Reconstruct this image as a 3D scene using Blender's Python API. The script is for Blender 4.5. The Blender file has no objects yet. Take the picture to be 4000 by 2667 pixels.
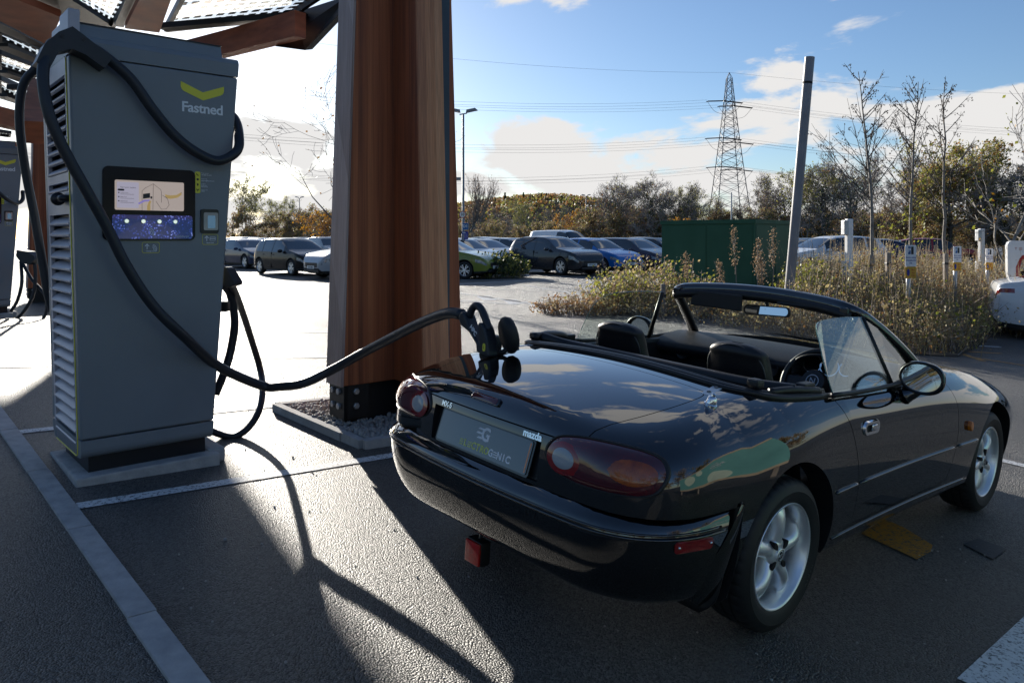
import bpy, bmesh, math, random
import numpy as np
from mathutils import Vector, Matrix, Euler
R_ = math.radians
scn = bpy.context.scene
COL = scn.collection
rnd = random.Random(7)

# ------------------------------------------------------------------ camera, sky, sun, exposure
FPX, HOR, CAMH = 2938.98, 932.28, 1.435      # focal length and horizon row for a 4000 px wide frame; eye height
cam = bpy.data.objects.new("camera", bpy.data.cameras.new("camera")); COL.objects.link(cam)
cam.location = (0, 0, CAMH); cam.rotation_euler = (R_(90), 0, 0)
cam.data.sensor_width = 36; cam.data.lens = FPX / 4000 * 36
cam.data.shift_y = -(1333.5 - HOR) / 4000
cam.data.clip_start = 0.05; cam.data.clip_end = 6000
scn.camera = cam
SUN_AZ, SUN_EL = R_(-24.6), R_(14.9)          # azimuth from +Y towards +X
SUN_DIR = Vector((math.sin(SUN_AZ) * math.cos(SUN_EL), math.cos(SUN_AZ) * math.cos(SUN_EL), math.sin(SUN_EL)))
world = bpy.data.worlds.new("World"); scn.world = world; world.use_nodes = True
wn, wl = world.node_tree.nodes, world.node_tree.links
bg = wn["Background"]
sky = wn.new("ShaderNodeTexSky"); sky.sky_type = 'NISHITA'; sky.sun_disc = False
sky.sun_elevation = SUN_EL; sky.sun_rotation = SUN_AZ
sky.air_density = 1.0; sky.dust_density = 0.45; sky.ozone_density = 3.0
# clouds: bright cumulus mixed over the sky by direction
tc = wn.new("ShaderNodeTexCoord")
mp = wn.new("ShaderNodeMapping"); mp.inputs["Scale"].default_value = (1.0, 1.0, 2.6)
mp.inputs["Location"].default_value = (0.35, 0.12, 0.07)
n1 = wn.new("ShaderNodeTexNoise"); n1.inputs["Scale"].default_value = 5.0; n1.inputs["Detail"].default_value = 9
n1.inputs["Roughness"].default_value = 0.56; n1.inputs["Distortion"].default_value = 0.25
sep = wn.new("ShaderNodeSeparateXYZ")
cov = wn.new("ShaderNodeValToRGB")            # a bank of cumulus low down, unseen thin cloud added higher for the boot's reflections
els = cov.color_ramp.elements; els[0].position = 0.0; els[0].color = (0.50,) * 3 + (1,); els[1].position = 1.0; els[1].color = (0.47,) * 3 + (1,)
for p_, v_ in ((0.03, 0.67), (0.09, 0.67), (0.15, 0.62), (0.20, 0.45), (0.27, 0.44), (0.34, 0.49), (0.42, 0.525), (0.62, 0.53), (0.78, 0.45)):
    e_ = els.new(p_); e_.color = (v_,) * 3 + (1,)
add = wn.new("ShaderNodeMath"); add.operation = 'ADD'
ramp = wn.new("ShaderNodeMapRange"); ramp.interpolation_type = 'SMOOTHSTEP'
ramp.inputs["From Min"].default_value = 1.045; ramp.inputs["From Max"].default_value = 1.13
wl.new(tc.outputs["Generated"], mp.inputs["Vector"]); wl.new(mp.outputs[0], n1.inputs["Vector"])
wl.new(tc.outputs["Generated"], sep.inputs[0]); wl.new(sep.outputs["Z"], cov.inputs["Fac"])
wl.new(n1.outputs["Fac"], add.inputs[0]); wl.new(cov.outputs[0], add.inputs[1]); wl.new(add.outputs[0], ramp.inputs["Value"])
mixc = wn.new("ShaderNodeMix"); mixc.data_type = 'RGBA'
mixc.inputs[7].default_value = (6.6, 6.5, 6.4, 1)
tint = wn.new("ShaderNodeMix"); tint.data_type = 'RGBA'; tint.blend_type = 'MULTIPLY'; tint.inputs[0].default_value = 1.0; tint.inputs[7].default_value = (0.93, 0.99, 1.10, 1)
front = wn.new("ShaderNodeMapRange"); front.inputs["From Min"].default_value = 0.15; front.inputs["From Max"].default_value = 0.55   # the cloud bank lies to the north only
fm_ = wn.new("ShaderNodeMath"); fm_.operation = 'MULTIPLY'
wl.new(sep.outputs["Y"], front.inputs["Value"]); wl.new(ramp.outputs[0], fm_.inputs[0]); wl.new(front.outputs[0], fm_.inputs[1])
wl.new(fm_.outputs[0], mixc.inputs[0]); wl.new(sky.outputs[0], tint.inputs[6]); wl.new(tint.outputs[2], mixc.inputs[6])
wl.new(mixc.outputs[2], bg.inputs["Color"]); bg.inputs["Strength"].default_value = 0.074
sun = bpy.data.objects.new("sun", bpy.data.lights.new("sun", 'SUN')); COL.objects.link(sun)
sun.data.energy = 5.0; sun.data.angle = R_(0.53); sun.data.color = (1.0, 0.93, 0.82)
sun.rotation_euler = (-SUN_DIR).to_track_quat('-Z', 'Y').to_euler()
scn.view_settings.view_transform = 'Standard'; scn.view_settings.look = 'None'
scn.view_settings.gamma = 1.0; scn.view_settings.exposure = 0.78
scn.cycles.max_bounces = 8; scn.cycles.transparent_max_bounces = 24
scn.cycles.use_denoising = True
scn.cycles.sample_clamp_indirect = 8.0

# ------------------------------------------------------------------ placing things
def sstep(a, b, x):
    t = min(1, max(0, (x - a) / (b - a))); return t * t * (3 - 2 * t)
def gz(X, Y):
    """height of the tarmac: the bays by the charger fall gently to the right, the rest is level"""
    r = sstep(3.5, 6.5, X); w = 1 - sstep(8.0 + 7 * r, 15.0 + 11 * r, Y)
    if Y < 0: w *= sstep(-14, -3, Y)
    x = max(-6.0, min(9.0, X))
    return w * (-0.0611 * x + 0.01086 * min(Y, 15) - 0.0081)
def ray(dx, dy):
    """direction through a point of the photo (in 2352 px units)"""
    return Vector(((dx * 1.70068 - 2000) / FPX, 1.0, -(dy * 1.70068 - HOR) / FPX))
def at(dx, dy, Y):
    r = ray(dx, dy); return Vector((r.x * Y, Y, CAMH + r.z * Y))
def G(dx, dy, h=0.0):
    """where that photo point meets the ground (raised by h)"""
    r = ray(dx, dy); z = h
    for _ in range(40):
        Y = (z - CAMH) / r.z; z = gz(r.x * Y, Y) + h
    return Vector((r.x * Y, Y, z))

# ------------------------------------------------------------------ object helpers
def link(o, parent=None):
    COL.objects.link(o)
    if parent is not None: o.parent = parent
    return o
def tag(o, label=None, cat=None, group=None, kind=None):
    if label: o["label"] = label
    if cat: o["category"] = cat
    if group: o["group"] = group
    if kind: o["kind"] = kind
    return o
def root(name, label, cat, loc=(0, 0, 0), rz=0.0, group=None, matrix=None):
    o = bpy.data.objects.new(name, None); link(o); o.empty_display_size = 0.2
    if matrix is not None: o.matrix_world = matrix
    else: o.location = loc; o.rotation_euler = (0, 0, rz)
    return tag(o, label, cat, group)
def copy_tree(o, parent=None):
    c = o.copy(); COL.objects.link(c)
    if parent is not None: c.parent = parent
    for ch in [k for k in o.children]: copy_tree(ch, c)
    return c

class MB:
    """collects geometry for one mesh"""
    def __init__(s): s.v = []; s.f = []; s.m = []; s.cur = 0; s.sm = []; s.smooth = False
    def add(s, vs, fs):
        n = len(s.v); s.v += [tuple(p) for p in vs]
        for f in fs: s.f.append([i + n for i in f]); s.m.append(s.cur); s.sm.append(s.smooth)
        return n
    def mat(s, i): s.cur = i; return s
    def sh(s, b=True): s.smooth = b; return s
    def box(s, lo, hi, M=None):
        x0, y0, z0 = lo; x1, y1, z1 = hi
        vs = [Vector(p) for p in ((x0,y0,z0),(x1,y0,z0),(x1,y1,z0),(x0,y1,z0),(x0,y0,z1),(x1,y0,z1),(x1,y1,z1),(x0,y1,z1))]
        if M is not None: vs = [M @ p for p in vs]
        s.add(vs, [(0,3,2,1),(4,5,6,7),(0,1,5,4),(1,2,6,5),(2,3,7,6),(3,0,4,7)]); return s
    def bbox(s, c, size, b=0.01, M=None):
        """box with chamfered edges about centre c"""
        hx, hy, hz = [k / 2 for k in size]; b = min(b, hx * .9, hy * .9, hz * .9); vs = []
        bm = bmesh.new(); bmesh.ops.create_cube(bm, size=1)
        for v in bm.verts: v.co = Vector((v.co.x * size[0], v.co.y * size[1], v.co.z * size[2]))
        bmesh.ops.bevel(bm, geom=bm.edges[:], offset=b, segments=2, profile=0.6, affect='EDGES')
        bm.verts.index_update(); c = Vector(c)
        vs = [(v.co + c) for v in bm.verts]
        if M is not None: vs = [M @ p for p in vs]
        fs = [[v.index for v in f.verts] for f in bm.faces]; bm.free()
        s.add(vs, fs); return s
    def prism(s, pts, d0, d1, ax='z', M=None):
        """polygon (2D) extruded between d0 and d1 along an axis"""
        def P(a, b, d): return Vector({'z': (a, b, d), 'y': (a, d, b), 'x': (d, a, b)}[ax])
        n = len(pts); vs = [P(a, b, d0) for a, b in pts] + [P(a, b, d1) for a, b in pts]
        if M is not None: vs = [M @ p for p in vs]
        s.add(vs, [list(range(n))[::-1], list(range(n, 2 * n))] + [[i, (i + 1) % n, n + (i + 1) % n, n + i] for i in range(n)]); return s
    def tube(s, pts, r, n=8, cap=True, flat=1.0):
        pts = [Vector(p) for p in pts]; m = len(pts)
        rs = r if isinstance(r, (list, tuple)) else [r] * m
        prev = None; vs = []
        for i, p in enumerate(pts):
            t = (pts[min(i + 1, m - 1)] - pts[max(i - 1, 0)]);
            t = t.normalized() if t.length > 1e-9 else Vector((0, 0, 1))
            if prev is None:
                u = Vector((0, 0, 1)) if abs(t.z) < .9 else Vector((1, 0, 0))
                u = (u - t * u.dot(t)).normalized()
            else:
                u = (prev - t * prev.dot(t));
                u = u.normalized() if u.length > 1e-6 else prev
            prev = u; w = t.cross(u)
            for k in range(n):
                a = 2 * math.pi * k / n
                vs.append(p + (u * math.cos(a) * flat + w * math.sin(a)) * rs[i])
        fs = []
        for i in range(m - 1):
            for k in range(n):
                k2 = (k + 1) % n
                fs.append([i * n + k, i * n + k2, (i + 1) * n + k2, (i + 1) * n + k])
        if cap: fs += [list(range(n))[::-1], [(m - 1) * n + k for k in range(n)]]
        s.add(vs, fs); return s
    def lathe(s, prof, n=32, M=None, closed=False, cap=True):
        """profile [(r, h)] spun about local z"""
        vs = []; m = len(prof)
        for r, h in prof:
            for k in range(n):
                a = 2 * math.pi * k / n; vs.append(Vector((r * math.cos(a), r * math.sin(a), h)))
        if M is not None: vs = [M @ p for p in vs]
        fs = []
        for i in range(m if closed else m - 1):
            j = (i + 1) % m
            for k in range(n):
                k2 = (k + 1) % n; fs.append([i * n + k, i * n + k2, j * n + k2, j * n + k])
        if not closed and cap:
            if prof[0][0] > 1e-6: fs.append(list(range(n))[::-1])
            if prof[-1][0] > 1e-6: fs.append([(m - 1) * n + k for k in range(n)])
        s.add(vs, fs); return s
    def ball(s, c, r, seg=10, rings=6, M=None):
        prof = [(max(1e-5, math.sin(math.pi * i / rings)), -math.cos(math.pi * i / rings)) for i in range(rings + 1)]
        rr = r if isinstance(r, (list, tuple)) else (r, r, r)
        T = Matrix.Translation(c) @ Matrix.Diagonal((rr[0], rr[1], rr[2], 1))
        return s.lathe(prof, seg, T if M is None else M @ T)
    def grid(s, P, nu, nv, wrap=False):
        """P(i,j) -> point on a (nu+1)x(nv+1) lattice"""
        vs = [P(i, j) for i in range(nu + 1) for j in range(nv + 1)]
        fs = [[i * (nv + 1) + j, (i + 1) * (nv + 1) + j, (i + 1) * (nv + 1) + j + 1, i * (nv + 1) + j + 1] for i in range(nu) for j in range(nv)]
        s.add(vs, fs); return s
    def quad(s, a, b, c, d): s.add([a, b, c, d], [(0, 1, 2, 3)]); return s
    def mesh(s, name):
        me = bpy.data.meshes.new(name); me.from_pydata(s.v, [], s.f)
        me.polygons.foreach_set("material_index", s.m)
        me.polygons.foreach_set("use_smooth", s.sm); me.update(); return me
    def build(s, name, mats, parent=None, autosmooth=None):
        me = s.mesh(name)
        for m in (mats if isinstance(mats, (list, tuple)) else [mats]): me.materials.append(m)
        if autosmooth is not None:
            me.polygons.foreach_set("use_smooth", [True] * len(me.polygons))
            me.set_sharp_from_angle(angle=R_(autosmooth))
        return link(bpy.data.objects.new(name, me), parent)

def text_mesh(body, size, ext=0.0006, align='CENTER', bold=0.0, shear=0.0, space=1.0):
    cu = bpy.data.curves.new("lettering", 'FONT'); cu.body = body; cu.size = size; cu.extrude = ext
    cu.align_x = align; cu.align_y = 'CENTER'; cu.offset = bold; cu.shear = shear; cu.space_character = space
    cu.resolution_u = 4
    o = bpy.data.objects.new("lettering", cu); COL.objects.link(o)
    dg = bpy.context.evaluated_depsgraph_get(); me = bpy.data.meshes.new_from_object(o.evaluated_get(dg))
    bpy.data.objects.remove(o); bpy.data.curves.remove(cu); return me
def text_into(mb, body, size, M, **k):
    me = text_mesh(body, size, **k)
    mb.add([M @ v.co for v in me.vertices], [list(p.vertices) for p in me.polygons]); bpy.data.meshes.remove(me)
def frame(o, x, z):
    """matrix with local x along x, local y along 'up', local z = outward normal"""
    x = Vector(x).normalized(); y = Vector(z); y = (y - x * y.dot(x)).normalized(); n = x.cross(y)
    return Matrix(((x.x, y.x, n.x, o[0]), (x.y, y.y, n.y, o[1]), (x.z, y.z, n.z, o[2]), (0, 0, 0, 1)))
def rrect(w, h, r, n=5, cx=0, cy=0):
    pts = []
    for sx, sy, a0 in ((1, 1, 0), (-1, 1, 90), (-1, -1, 180), (1, -1, 270)):
        for k in range(n + 1):
            a = R_(a0 + 90 * k / n); pts.append((cx + sx * (w / 2 - r) + r * math.cos(a), cy + sy * (h / 2 - r) + r * math.sin(a)))
    return pts
def spline(pts, n=8):
    """Catmull-Rom through 3D points"""
    P = [Vector(p) for p in pts]; P = [P[0] * 2 - P[1]] + P + [P[-1] * 2 - P[-2]]; out = []
    for i in range(1, len(P) - 2):
        a, b, c, d = P[i - 1:i + 3]
        for k in range(n):
            t = k / n
            out.append(0.5 * ((2 * b) + (c - a) * t + (2 * a - 5 * b + 4 * c - d) * t * t + (3 * b - a - 3 * c + d) * t ** 3))
    out.append(P[-2]); return out

# ------------------------------------------------------------------ materials
def mat(name, base, rough=0.5, metal=0.0, spec=0.5, var=0.0, vscale=8.0, bump=0.0, bscale=60.0, coat=0.0, base2=None,
        trans=0.0, ior=1.45, emit=None, estr=1.0, alpha=1.0, stretch=None, roughvar=0.0):
    m = bpy.data.materials.new(name); m.use_nodes = True
    N, L = m.node_tree.nodes, m.node_tree.links; b = N["Principled BSDF"]
    b.inputs["Base Color"].default_value = (*base, 1); b.inputs["Roughness"].default_value = rough
    b.inputs["Metallic"].default_value = metal; b.inputs["Specular IOR Level"].default_value = spec
    b.inputs["IOR"].default_value = ior
    if coat: b.inputs["Coat Weight"].default_value = coat; b.inputs["Coat Roughness"].default_value = 0.02
    if trans: b.inputs["Transmission Weight"].default_value = trans
    if alpha < 1: b.inputs["Alpha"].default_value = alpha
    if emit: b.inputs["Emission Color"].default_value = (*emit, 1); b.inputs["Emission Strength"].default_value = estr
    c = N.new("ShaderNodeTexCoord"); vec = c.outputs["Object"]
    if stretch:
        mpn = N.new("ShaderNodeMapping"); mpn.inputs["Scale"].default_value = stretch; L.new(vec, mpn.inputs[0]); vec = mpn.outputs[0]
    if var or base2 or roughvar:
        n = N.new("ShaderNodeTexNoise"); n.inputs["Scale"].default_value = vscale; n.inputs["Detail"].default_value = 6; L.new(vec, n.inputs["Vector"])
        if var or base2:
            mx = N.new("ShaderNodeMix"); mx.data_type = 'RGBA'
            lo = base if base2 else tuple(k * (1 - var) for k in base); hi = base2 or tuple(min(1, k * (1 + var)) for k in base)
            mx.inputs[6].default_value = (*lo, 1); mx.inputs[7].default_value = (*hi, 1)
            mr = N.new("ShaderNodeMapRange"); mr.inputs["From Min"].default_value = 0.3; mr.inputs["From Max"].default_value = 0.7
            L.new(n.outputs["Fac"], mr.inputs["Value"]); L.new(mr.outputs[0], mx.inputs[0]); L.new(mx.outputs[2], b.inputs["Base Color"])
        if roughvar:
            mr2 = N.new("ShaderNodeMapRange"); mr2.inputs["To Min"].default_value = max(0, rough - roughvar); mr2.inputs["To Max"].default_value = min(1, rough + roughvar)
            L.new(n.outputs["Fac"], mr2.inputs["Value"]); L.new(mr2.outputs[0], b.inputs["Roughness"])
    if bump:
        n2 = N.new("ShaderNodeTexNoise"); n2.inputs["Scale"].default_value = bscale; n2.inputs["Detail"].default_value = 4; L.new(vec, n2.inputs["Vector"])
        bp = N.new("ShaderNodeBump"); bp.inputs["Strength"].default_value = bump; bp.inputs["Distance"].default_value = 0.01
        L.new(n2.outputs["Fac"], bp.inputs["Height"]); L.new(bp.outputs[0], b.inputs["Normal"])
    return m
def glass(name, tint=(0.9, 0.95, 0.93), refl=1.0, ior=1.5):
    """thin window pane: clear see-through with mirror reflection by angle"""
    m = bpy.data.materials.new(name); m.use_nodes = True; N, L = m.node_tree.nodes, m.node_tree.links
    N.remove(N["Principled BSDF"]); out = N["Material Output"]
    t = N.new("ShaderNodeBsdfTransparent"); t.inputs[0].default_value = (*tint, 1)
    g = N.new("ShaderNodeBsdfGlossy"); g.inputs["Roughness"].default_value = 0.005; g.inputs[0].default_value = (refl, refl, refl, 1)
    f = N.new("ShaderNodeLayerWeight"); f.inputs[0].default_value = 0.5
    pw = N.new("ShaderNodeMath"); pw.operation = 'POWER'; pw.inputs[1].default_value = 4.6; L.new(f.outputs["Facing"], pw.inputs[0])
    mr = N.new("ShaderNodeMath"); mr.operation = 'MULTIPLY_ADD'; mr.inputs[1].default_value = 1.15; mr.inputs[2].default_value = 0.075; mr.use_clamp = True
    L.new(pw.outputs[0], mr.inputs[0])
    mx = N.new("ShaderNodeMixShader"); L.new(mr.outputs[0], mx.inputs[0])
    L.new(t.outputs[0], mx.inputs[1]); L.new(g.outputs[0], mx.inputs[2]); L.new(mx.outputs[0], out.inputs[0]); return m
M_ = {}
M_['black_paint'] = mat("black_paint", (0.0018, 0.0018, 0.0024), 0.03, spec=0.1, coat=1.0); M_['black_paint'].node_tree.nodes["Principled BSDF"].inputs["Coat IOR"].default_value = 1.9
M_['black_trim'] = mat("black_trim", (0.012, 0.012, 0.013), 0.42, bump=0.03, bscale=400)
M_['rubber'] = mat("rubber", (0.014, 0.014, 0.015), 0.55, bump=0.05, bscale=200)
M_['cable'] = mat("cable_rubber", (0.018, 0.022, 0.03), 0.42, roughvar=0.08, vscale=30)
M_['leather'] = mat("leather", (0.011, 0.0115, 0.014), 0.40, bump=0.12, bscale=500)
M_['dash'] = mat("dash_vinyl", (0.013, 0.0135, 0.016), 0.47, bump=0.1, bscale=600)
M_['chrome'] = mat("chrome", (0.82, 0.83, 0.85), 0.07, 1.0)
M_['mirror'] = mat("mirror", (0.9, 0.9, 0.92), 0.0, 1.0)
M_['alloy'] = mat("alloy", (0.86, 0.87, 0.89), 0.34, 0.75, roughvar=0.07, vscale=40)
M_['steel'] = mat("galvanised_steel", (0.42, 0.43, 0.45), 0.45, 0.8, var=0.15, vscale=12, roughvar=0.1)
M_['white'] = mat("white_paint", (0.8, 0.8, 0.8), 0.4, var=0.04)
M_['dark'] = mat("dark_interior", (0.006, 0.006, 0.007), 0.7)
M_['red_lens'] = mat("red_lens", (0.22, 0.006, 0.008), 0.06, coat=1.0, spec=0.6, var=0.2, vscale=30)
M_['plate_red'] = mat("dark_red_lens", (0.09, 0.004, 0.006), 0.05, coat=1.0)
M_['amber'] = mat("amber_lens", (0.62, 0.16, 0.01), 0.08, coat=1.0, var=0.15, vscale=60)
M_['glass'] = glass("window_glass")
M_['yellow'] = mat("yellow_vinyl", (0.72, 0.66, 0.06), 0.45, var=0.03)
M_['letter_white'] = mat("white_vinyl", (0.75, 0.77, 0.8), 0.5, var=0.03)
M_['letter_dark'] = mat("dark_vinyl", (0.02, 0.02, 0.025), 0.5, var=0.03)
# ================================================================== the black convertible (car axes: x forward from the rear axle, y left, z up)
CAR = Matrix(((0.75242, -0.65585, 0.06102, 0.47372), (0.65753, 0.75335, -0.01084, 3.41167), (-0.03886, 0.04828, 0.99808, 0.0), (0, 0, 0, 1)))
def CS(xs, ys):
    """natural cubic spline, linear outside"""
    xs = np.array(xs, float); ys = np.array(ys, float); n = len(xs); h = np.diff(xs)
    A = np.eye(n); b = np.zeros(n)
    for i in range(1, n - 1):
        A[i, i - 1:i + 2] = (h[i - 1], 2 * (h[i - 1] + h[i]), h[i]); b[i] = 6 * ((ys[i + 1] - ys[i]) / h[i] - (ys[i] - ys[i - 1]) / h[i - 1])
    m = np.linalg.solve(A, b)
    def f(x):
        x = np.asarray(x, float); i = np.clip(np.searchsorted(xs, x) - 1, 0, n - 2)
        xc = np.clip(x, xs[0], xs[-1]); t = xc - xs[i]; u = xs[i + 1] - xc; hh = h[i]
        y = m[i] * u ** 3 / (6 * hh) + m[i + 1] * t ** 3 / (6 * hh) + (ys[i] / hh - m[i] * hh / 6) * u + (ys[i + 1] / hh - m[i + 1] * hh / 6) * t
        s0 = (ys[1] - ys[0]) / h[0] - h[0] * (2 * m[0] + m[1]) / 6; s1 = (ys[-1] - ys[-2]) / h[-1] + h[-1] * (m[-2] + 2 * m[-1]) / 6
        return y + np.where(x < xs[0], (x - xs[0]) * s0, 0) + np.where(x > xs[-1], (x - xs[-1]) * s1, 0)
    return f
def smax(a, b, k):
    h = np.maximum(k - np.abs(a - b), 0) / k; return np.maximum(a, b) + h * h * k * 0.25
# half width of the body at its widest, side profile, top line, rear plan curve
w0 = CS([-0.95, -0.60, -0.30, 0.0, 0.35, 0.75, 1.2, 1.65, 2.0, 2.3, 2.6, 2.9, 3.15], [0.80, 0.818, 0.833, 0.838, 0.822, 0.812, 0.812, 0.824, 0.836, 0.838, 0.81, 0.72, 0.56])
wprof = CS([0.10, 0.20, 0.30, 0.42, 0.50, 0.60, 0.70, 0.80, 0.90, 1.05], [-0.085, -0.052, -0.024, -0.006, 0.0, -0.002, -0.013, -0.035, -0.070, -0.15])
t0 = CS([-0.95, -0.78, -0.62, -0.40, -0.195, 0.05, 0.45, 0.9, 1.4, 1.7, 2.0, 2.4, 2.8, 3.1], [0.790, 0.824, 0.852, 0.882, 0.899, 0.908, 0.900, 0.897, 0.905, 0.885, 0.845, 0.775, 0.68, 0.58])
crown = CS([-0.9, -0.75, -0.5, -0.2, 0.1, 0.5, 1.4, 2.0, 2.6, 3.1], [0.14, 0.13, 0.105, 0.085, 0.075, 0.07, 0.14, 0.14, 0.13, 0.1])
rz = CS([0.18, 0.30, 0.45, 0.56, 0.62, 0.70, 0.76, 0.82, 0.90], [-0.80, -0.84, -0.85, -0.848, -0.846, -0.838, -0.822, -0.79, -0.72])
fz = CS([0.15, 0.3, 0.45, 0.6, 0.75], [3.02, 3.10, 3.12, 3.06, 2.85])
def f_body(p):
    x, y, z = p[..., 0], p[..., 1], p[..., 2]; ay = np.sqrt(y * y + 1e-6)
    side = ay - (w0(x) + wprof(z))
    fend = 0.035 * np.exp(-((ay - 0.64) / 0.15) ** 2) * np.exp(-((x - 2.25) / 0.55) ** 2)
    top = z - (t0(x) - crown(x) * ay * ay + fend)
    rear = (rz(z) + 0.10 * ay ** 2.2 - x) * 0.97
    wall = smax(side, rear, 0.26)
    kt = 0.05 + 0.06 * np.clip((ay - 0.3) / 0.4, 0, 1) + 0.09 * np.clip((x + 0.75) / 0.45, 0, 1) ** 1.5 - 0.06 * np.clip((x - 0.0) / 0.5, 0, 1) + 0.05 * np.exp(-((x - 2.3) / 0.5) ** 2)
    f = smax(wall, top, kt)
    front = x - (fz(z) - 0.32 * ay ** 2.6)
    f = smax(f, front, 0.25)
    return smax(f, 0.205 - z, 0.02)
rb = CS([0.16, 0.22, 0.28, 0.36, 0.44, 0.485, 0.515, 0.545, 0.58], [-0.745, -0.785, -0.822, -0.858, -0.878, -0.884, -0.885, -0.866, -0.82])
def f_bump(p):
    x, y, z = p[..., 0], p[..., 1], p[..., 2]; ay = np.sqrt(y * y + 1e-6)
    side = ay - (w0(x) + 0.006 + np.minimum(wprof(z), 0) - 0.9 * np.maximum(0.36 - z, 0) ** 1.6 - 1.2 * np.maximum(z - 0.50, 0) ** 1.25)
    rear = (rb(z) + 0.105 * ay ** 2.2 - x) * 0.95
    f = smax(side, rear, 0.30)
    f = smax(f, z - 0.567, 0.012)
    return smax(f, 0.238 + 0.02 * np.exp(-(y / 0.35) ** 4) - z, 0.05)
def grad(F, p, e=4e-4):
    g = np.stack([F(p + d) - F(p - d) for d in np.eye(3) * e], -1); return g / np.linalg.norm(g, axis=-1, keepdims=True)
def cast(F, o, d, tmax=1.4, n=90):
    """outermost crossing of F=0 along rays that start inside"""
    o = np.asarray(o, float); d = np.asarray(d, float)
    ts = np.linspace(0.0, tmax, n); V = np.stack([F(o + d * t) for t in ts], 0)
    first = np.argmax(V > 0, axis=0); lo = ts[np.maximum(first - 1, 0)]; hi = ts[first]
    for _ in range(34):
        mid = (lo + hi) / 2; v = F(o + d * mid[..., None]); lo = np.where(v <= 0, mid, lo); hi = np.where(v > 0, mid, hi)
    return o + d * ((lo + hi) / 2)[..., None]
def capsule(F, xa, xb, zc, ne, ns, nv):
    """closed skin of F<0 seen from a spine along x"""
    cols = []
    for k in range(ne): a = math.pi / 2 + math.pi * k / ne; cols.append((xa, math.cos(a), -math.sin(a)))      # rear, right to left ... direction sweeps through -x
    cols = []
    for k in range(ns): cols.append((xa + (xb - xa) * k / ns, 0.0, -1.0))                       # right side, rear to front
    for k in range(ne): a = math.pi * k / ne; cols.append((xb, math.sin(a), -math.cos(a)))       # nose
    for k in range(ns): cols.append((xb - (xb - xa) * k / ns, 0.0, 1.0))                         # left side, front to rear
    for k in range(ne): a = math.pi * k / ne; cols.append((xa, -math.sin(a), math.cos(a)))       # tail
    vs = np.linspace(R_(-87), R_(87), nv); nc = len(cols)
    O = np.zeros((nc, nv, 3)); D = np.zeros((nc, nv, 3))
    for i, (x, dx, dy) in enumerate(cols):
        O[i, :, 0] = x; O[i, :, 2] = zc; D[i, :, 0] = dx * np.cos(vs); D[i, :, 1] = dy * np.cos(vs); D[i, :, 2] = np.sin(vs)
    Pt = cast(F, O, D); V = Pt.reshape(-1, 3); fs = []
    for i in range(nc):
        j = (i + 1) % nc
        for k in range(nv - 1): fs.append([i * nv + k, j * nv + k, j * nv + k + 1, i * nv + k + 1])
    for row, flip in ((nv - 1, False), (0, True)):
        L = [i * nv + row for i in range(nc)]; right = L[:ns + 1]; left = L[ns + ne:2 * ns + ne + 1][::-1]
        for a in range(ns):
            f = [right[a], right[a + 1], left[a + 1], left[a]]; fs.append(f[::-1] if flip else f)
        nose = L[ns:ns + ne + 1]; tail = L[2 * ns + ne:] + [L[0]]
        for f in (nose, tail): fs.append(f[::-1] if flip else f)
    return V, fs
def mesh_from(V, fs, name="m"):
    me = bpy.data.meshes.new(name); me.from_pydata([tuple(v) for v in V], [], [list(f) for f in fs]); me.update(); return me
def boolean(me, cutters, op='DIFFERENCE'):
    o = bpy.data.objects.new("tmp", me); COL.objects.link(o); tmp = []
    for c in cutters:
        co = bpy.data.objects.new("cut", c); COL.objects.link(co); tmp.append(co)
        md = o.modifiers.new("b", 'BOOLEAN'); md.operation = op; md.solver = 'EXACT'; md.object = co
    dg = bpy.context.evaluated_depsgraph_get(); out = bpy.data.meshes.new_from_object(o.evaluated_get(dg))
    for co in tmp: bpy.data.objects.remove(co)
    bpy.data.objects.remove(o); return out
def skin_normals(me, F, tol=3e-3):
    """faces that lie on F=0 get its exact normals; cut walls stay flat"""
    n = len(me.vertices); P = np.empty(n * 3); me.vertices.foreach_get("co", P); P = P.reshape(-1, 3)
    on = np.abs(F(P)) < tol; g = grad(F, P); nl = [None] * len(me.loops)
    for p in me.polygons:
        vi = p.vertices; sk = all(on[i] for i in vi) and abs(float(np.dot(g[list(vi)].mean(0), p.normal))) > 0.7
        p.material_index = 0 if sk else 1
        for li, i in zip(p.loop_indices, vi): nl[li] = tuple(g[i]) if sk else tuple(p.normal)
    me.polygons.foreach_set("use_smooth", [True] * len(me.polygons)); me.normals_split_custom_set(nl)
def obj(name, me, mats, parent=None):
    me.materials.clear()
    for m in (mats if isinstance(mats, (list, tuple)) else [mats]): me.materials.append(m)
    me.name = name; return link(bpy.data.objects.new(name, me), parent)
def prism_me(pts, d0, d1, ax): return MB().prism(pts, d0, d1, ax).mesh("cut")
def fix(me):
    bm = bmesh.new(); bm.from_mesh(me); bmesh.ops.recalc_face_normals(bm, faces=bm.faces[:]); bm.to_mesh(me); bm.free(); return me
def smooth2(pts, n=6):
    q = spline([(a, b, 0) for a, b in pts], n); return [(v.x, v.y) for v in q]

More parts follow.
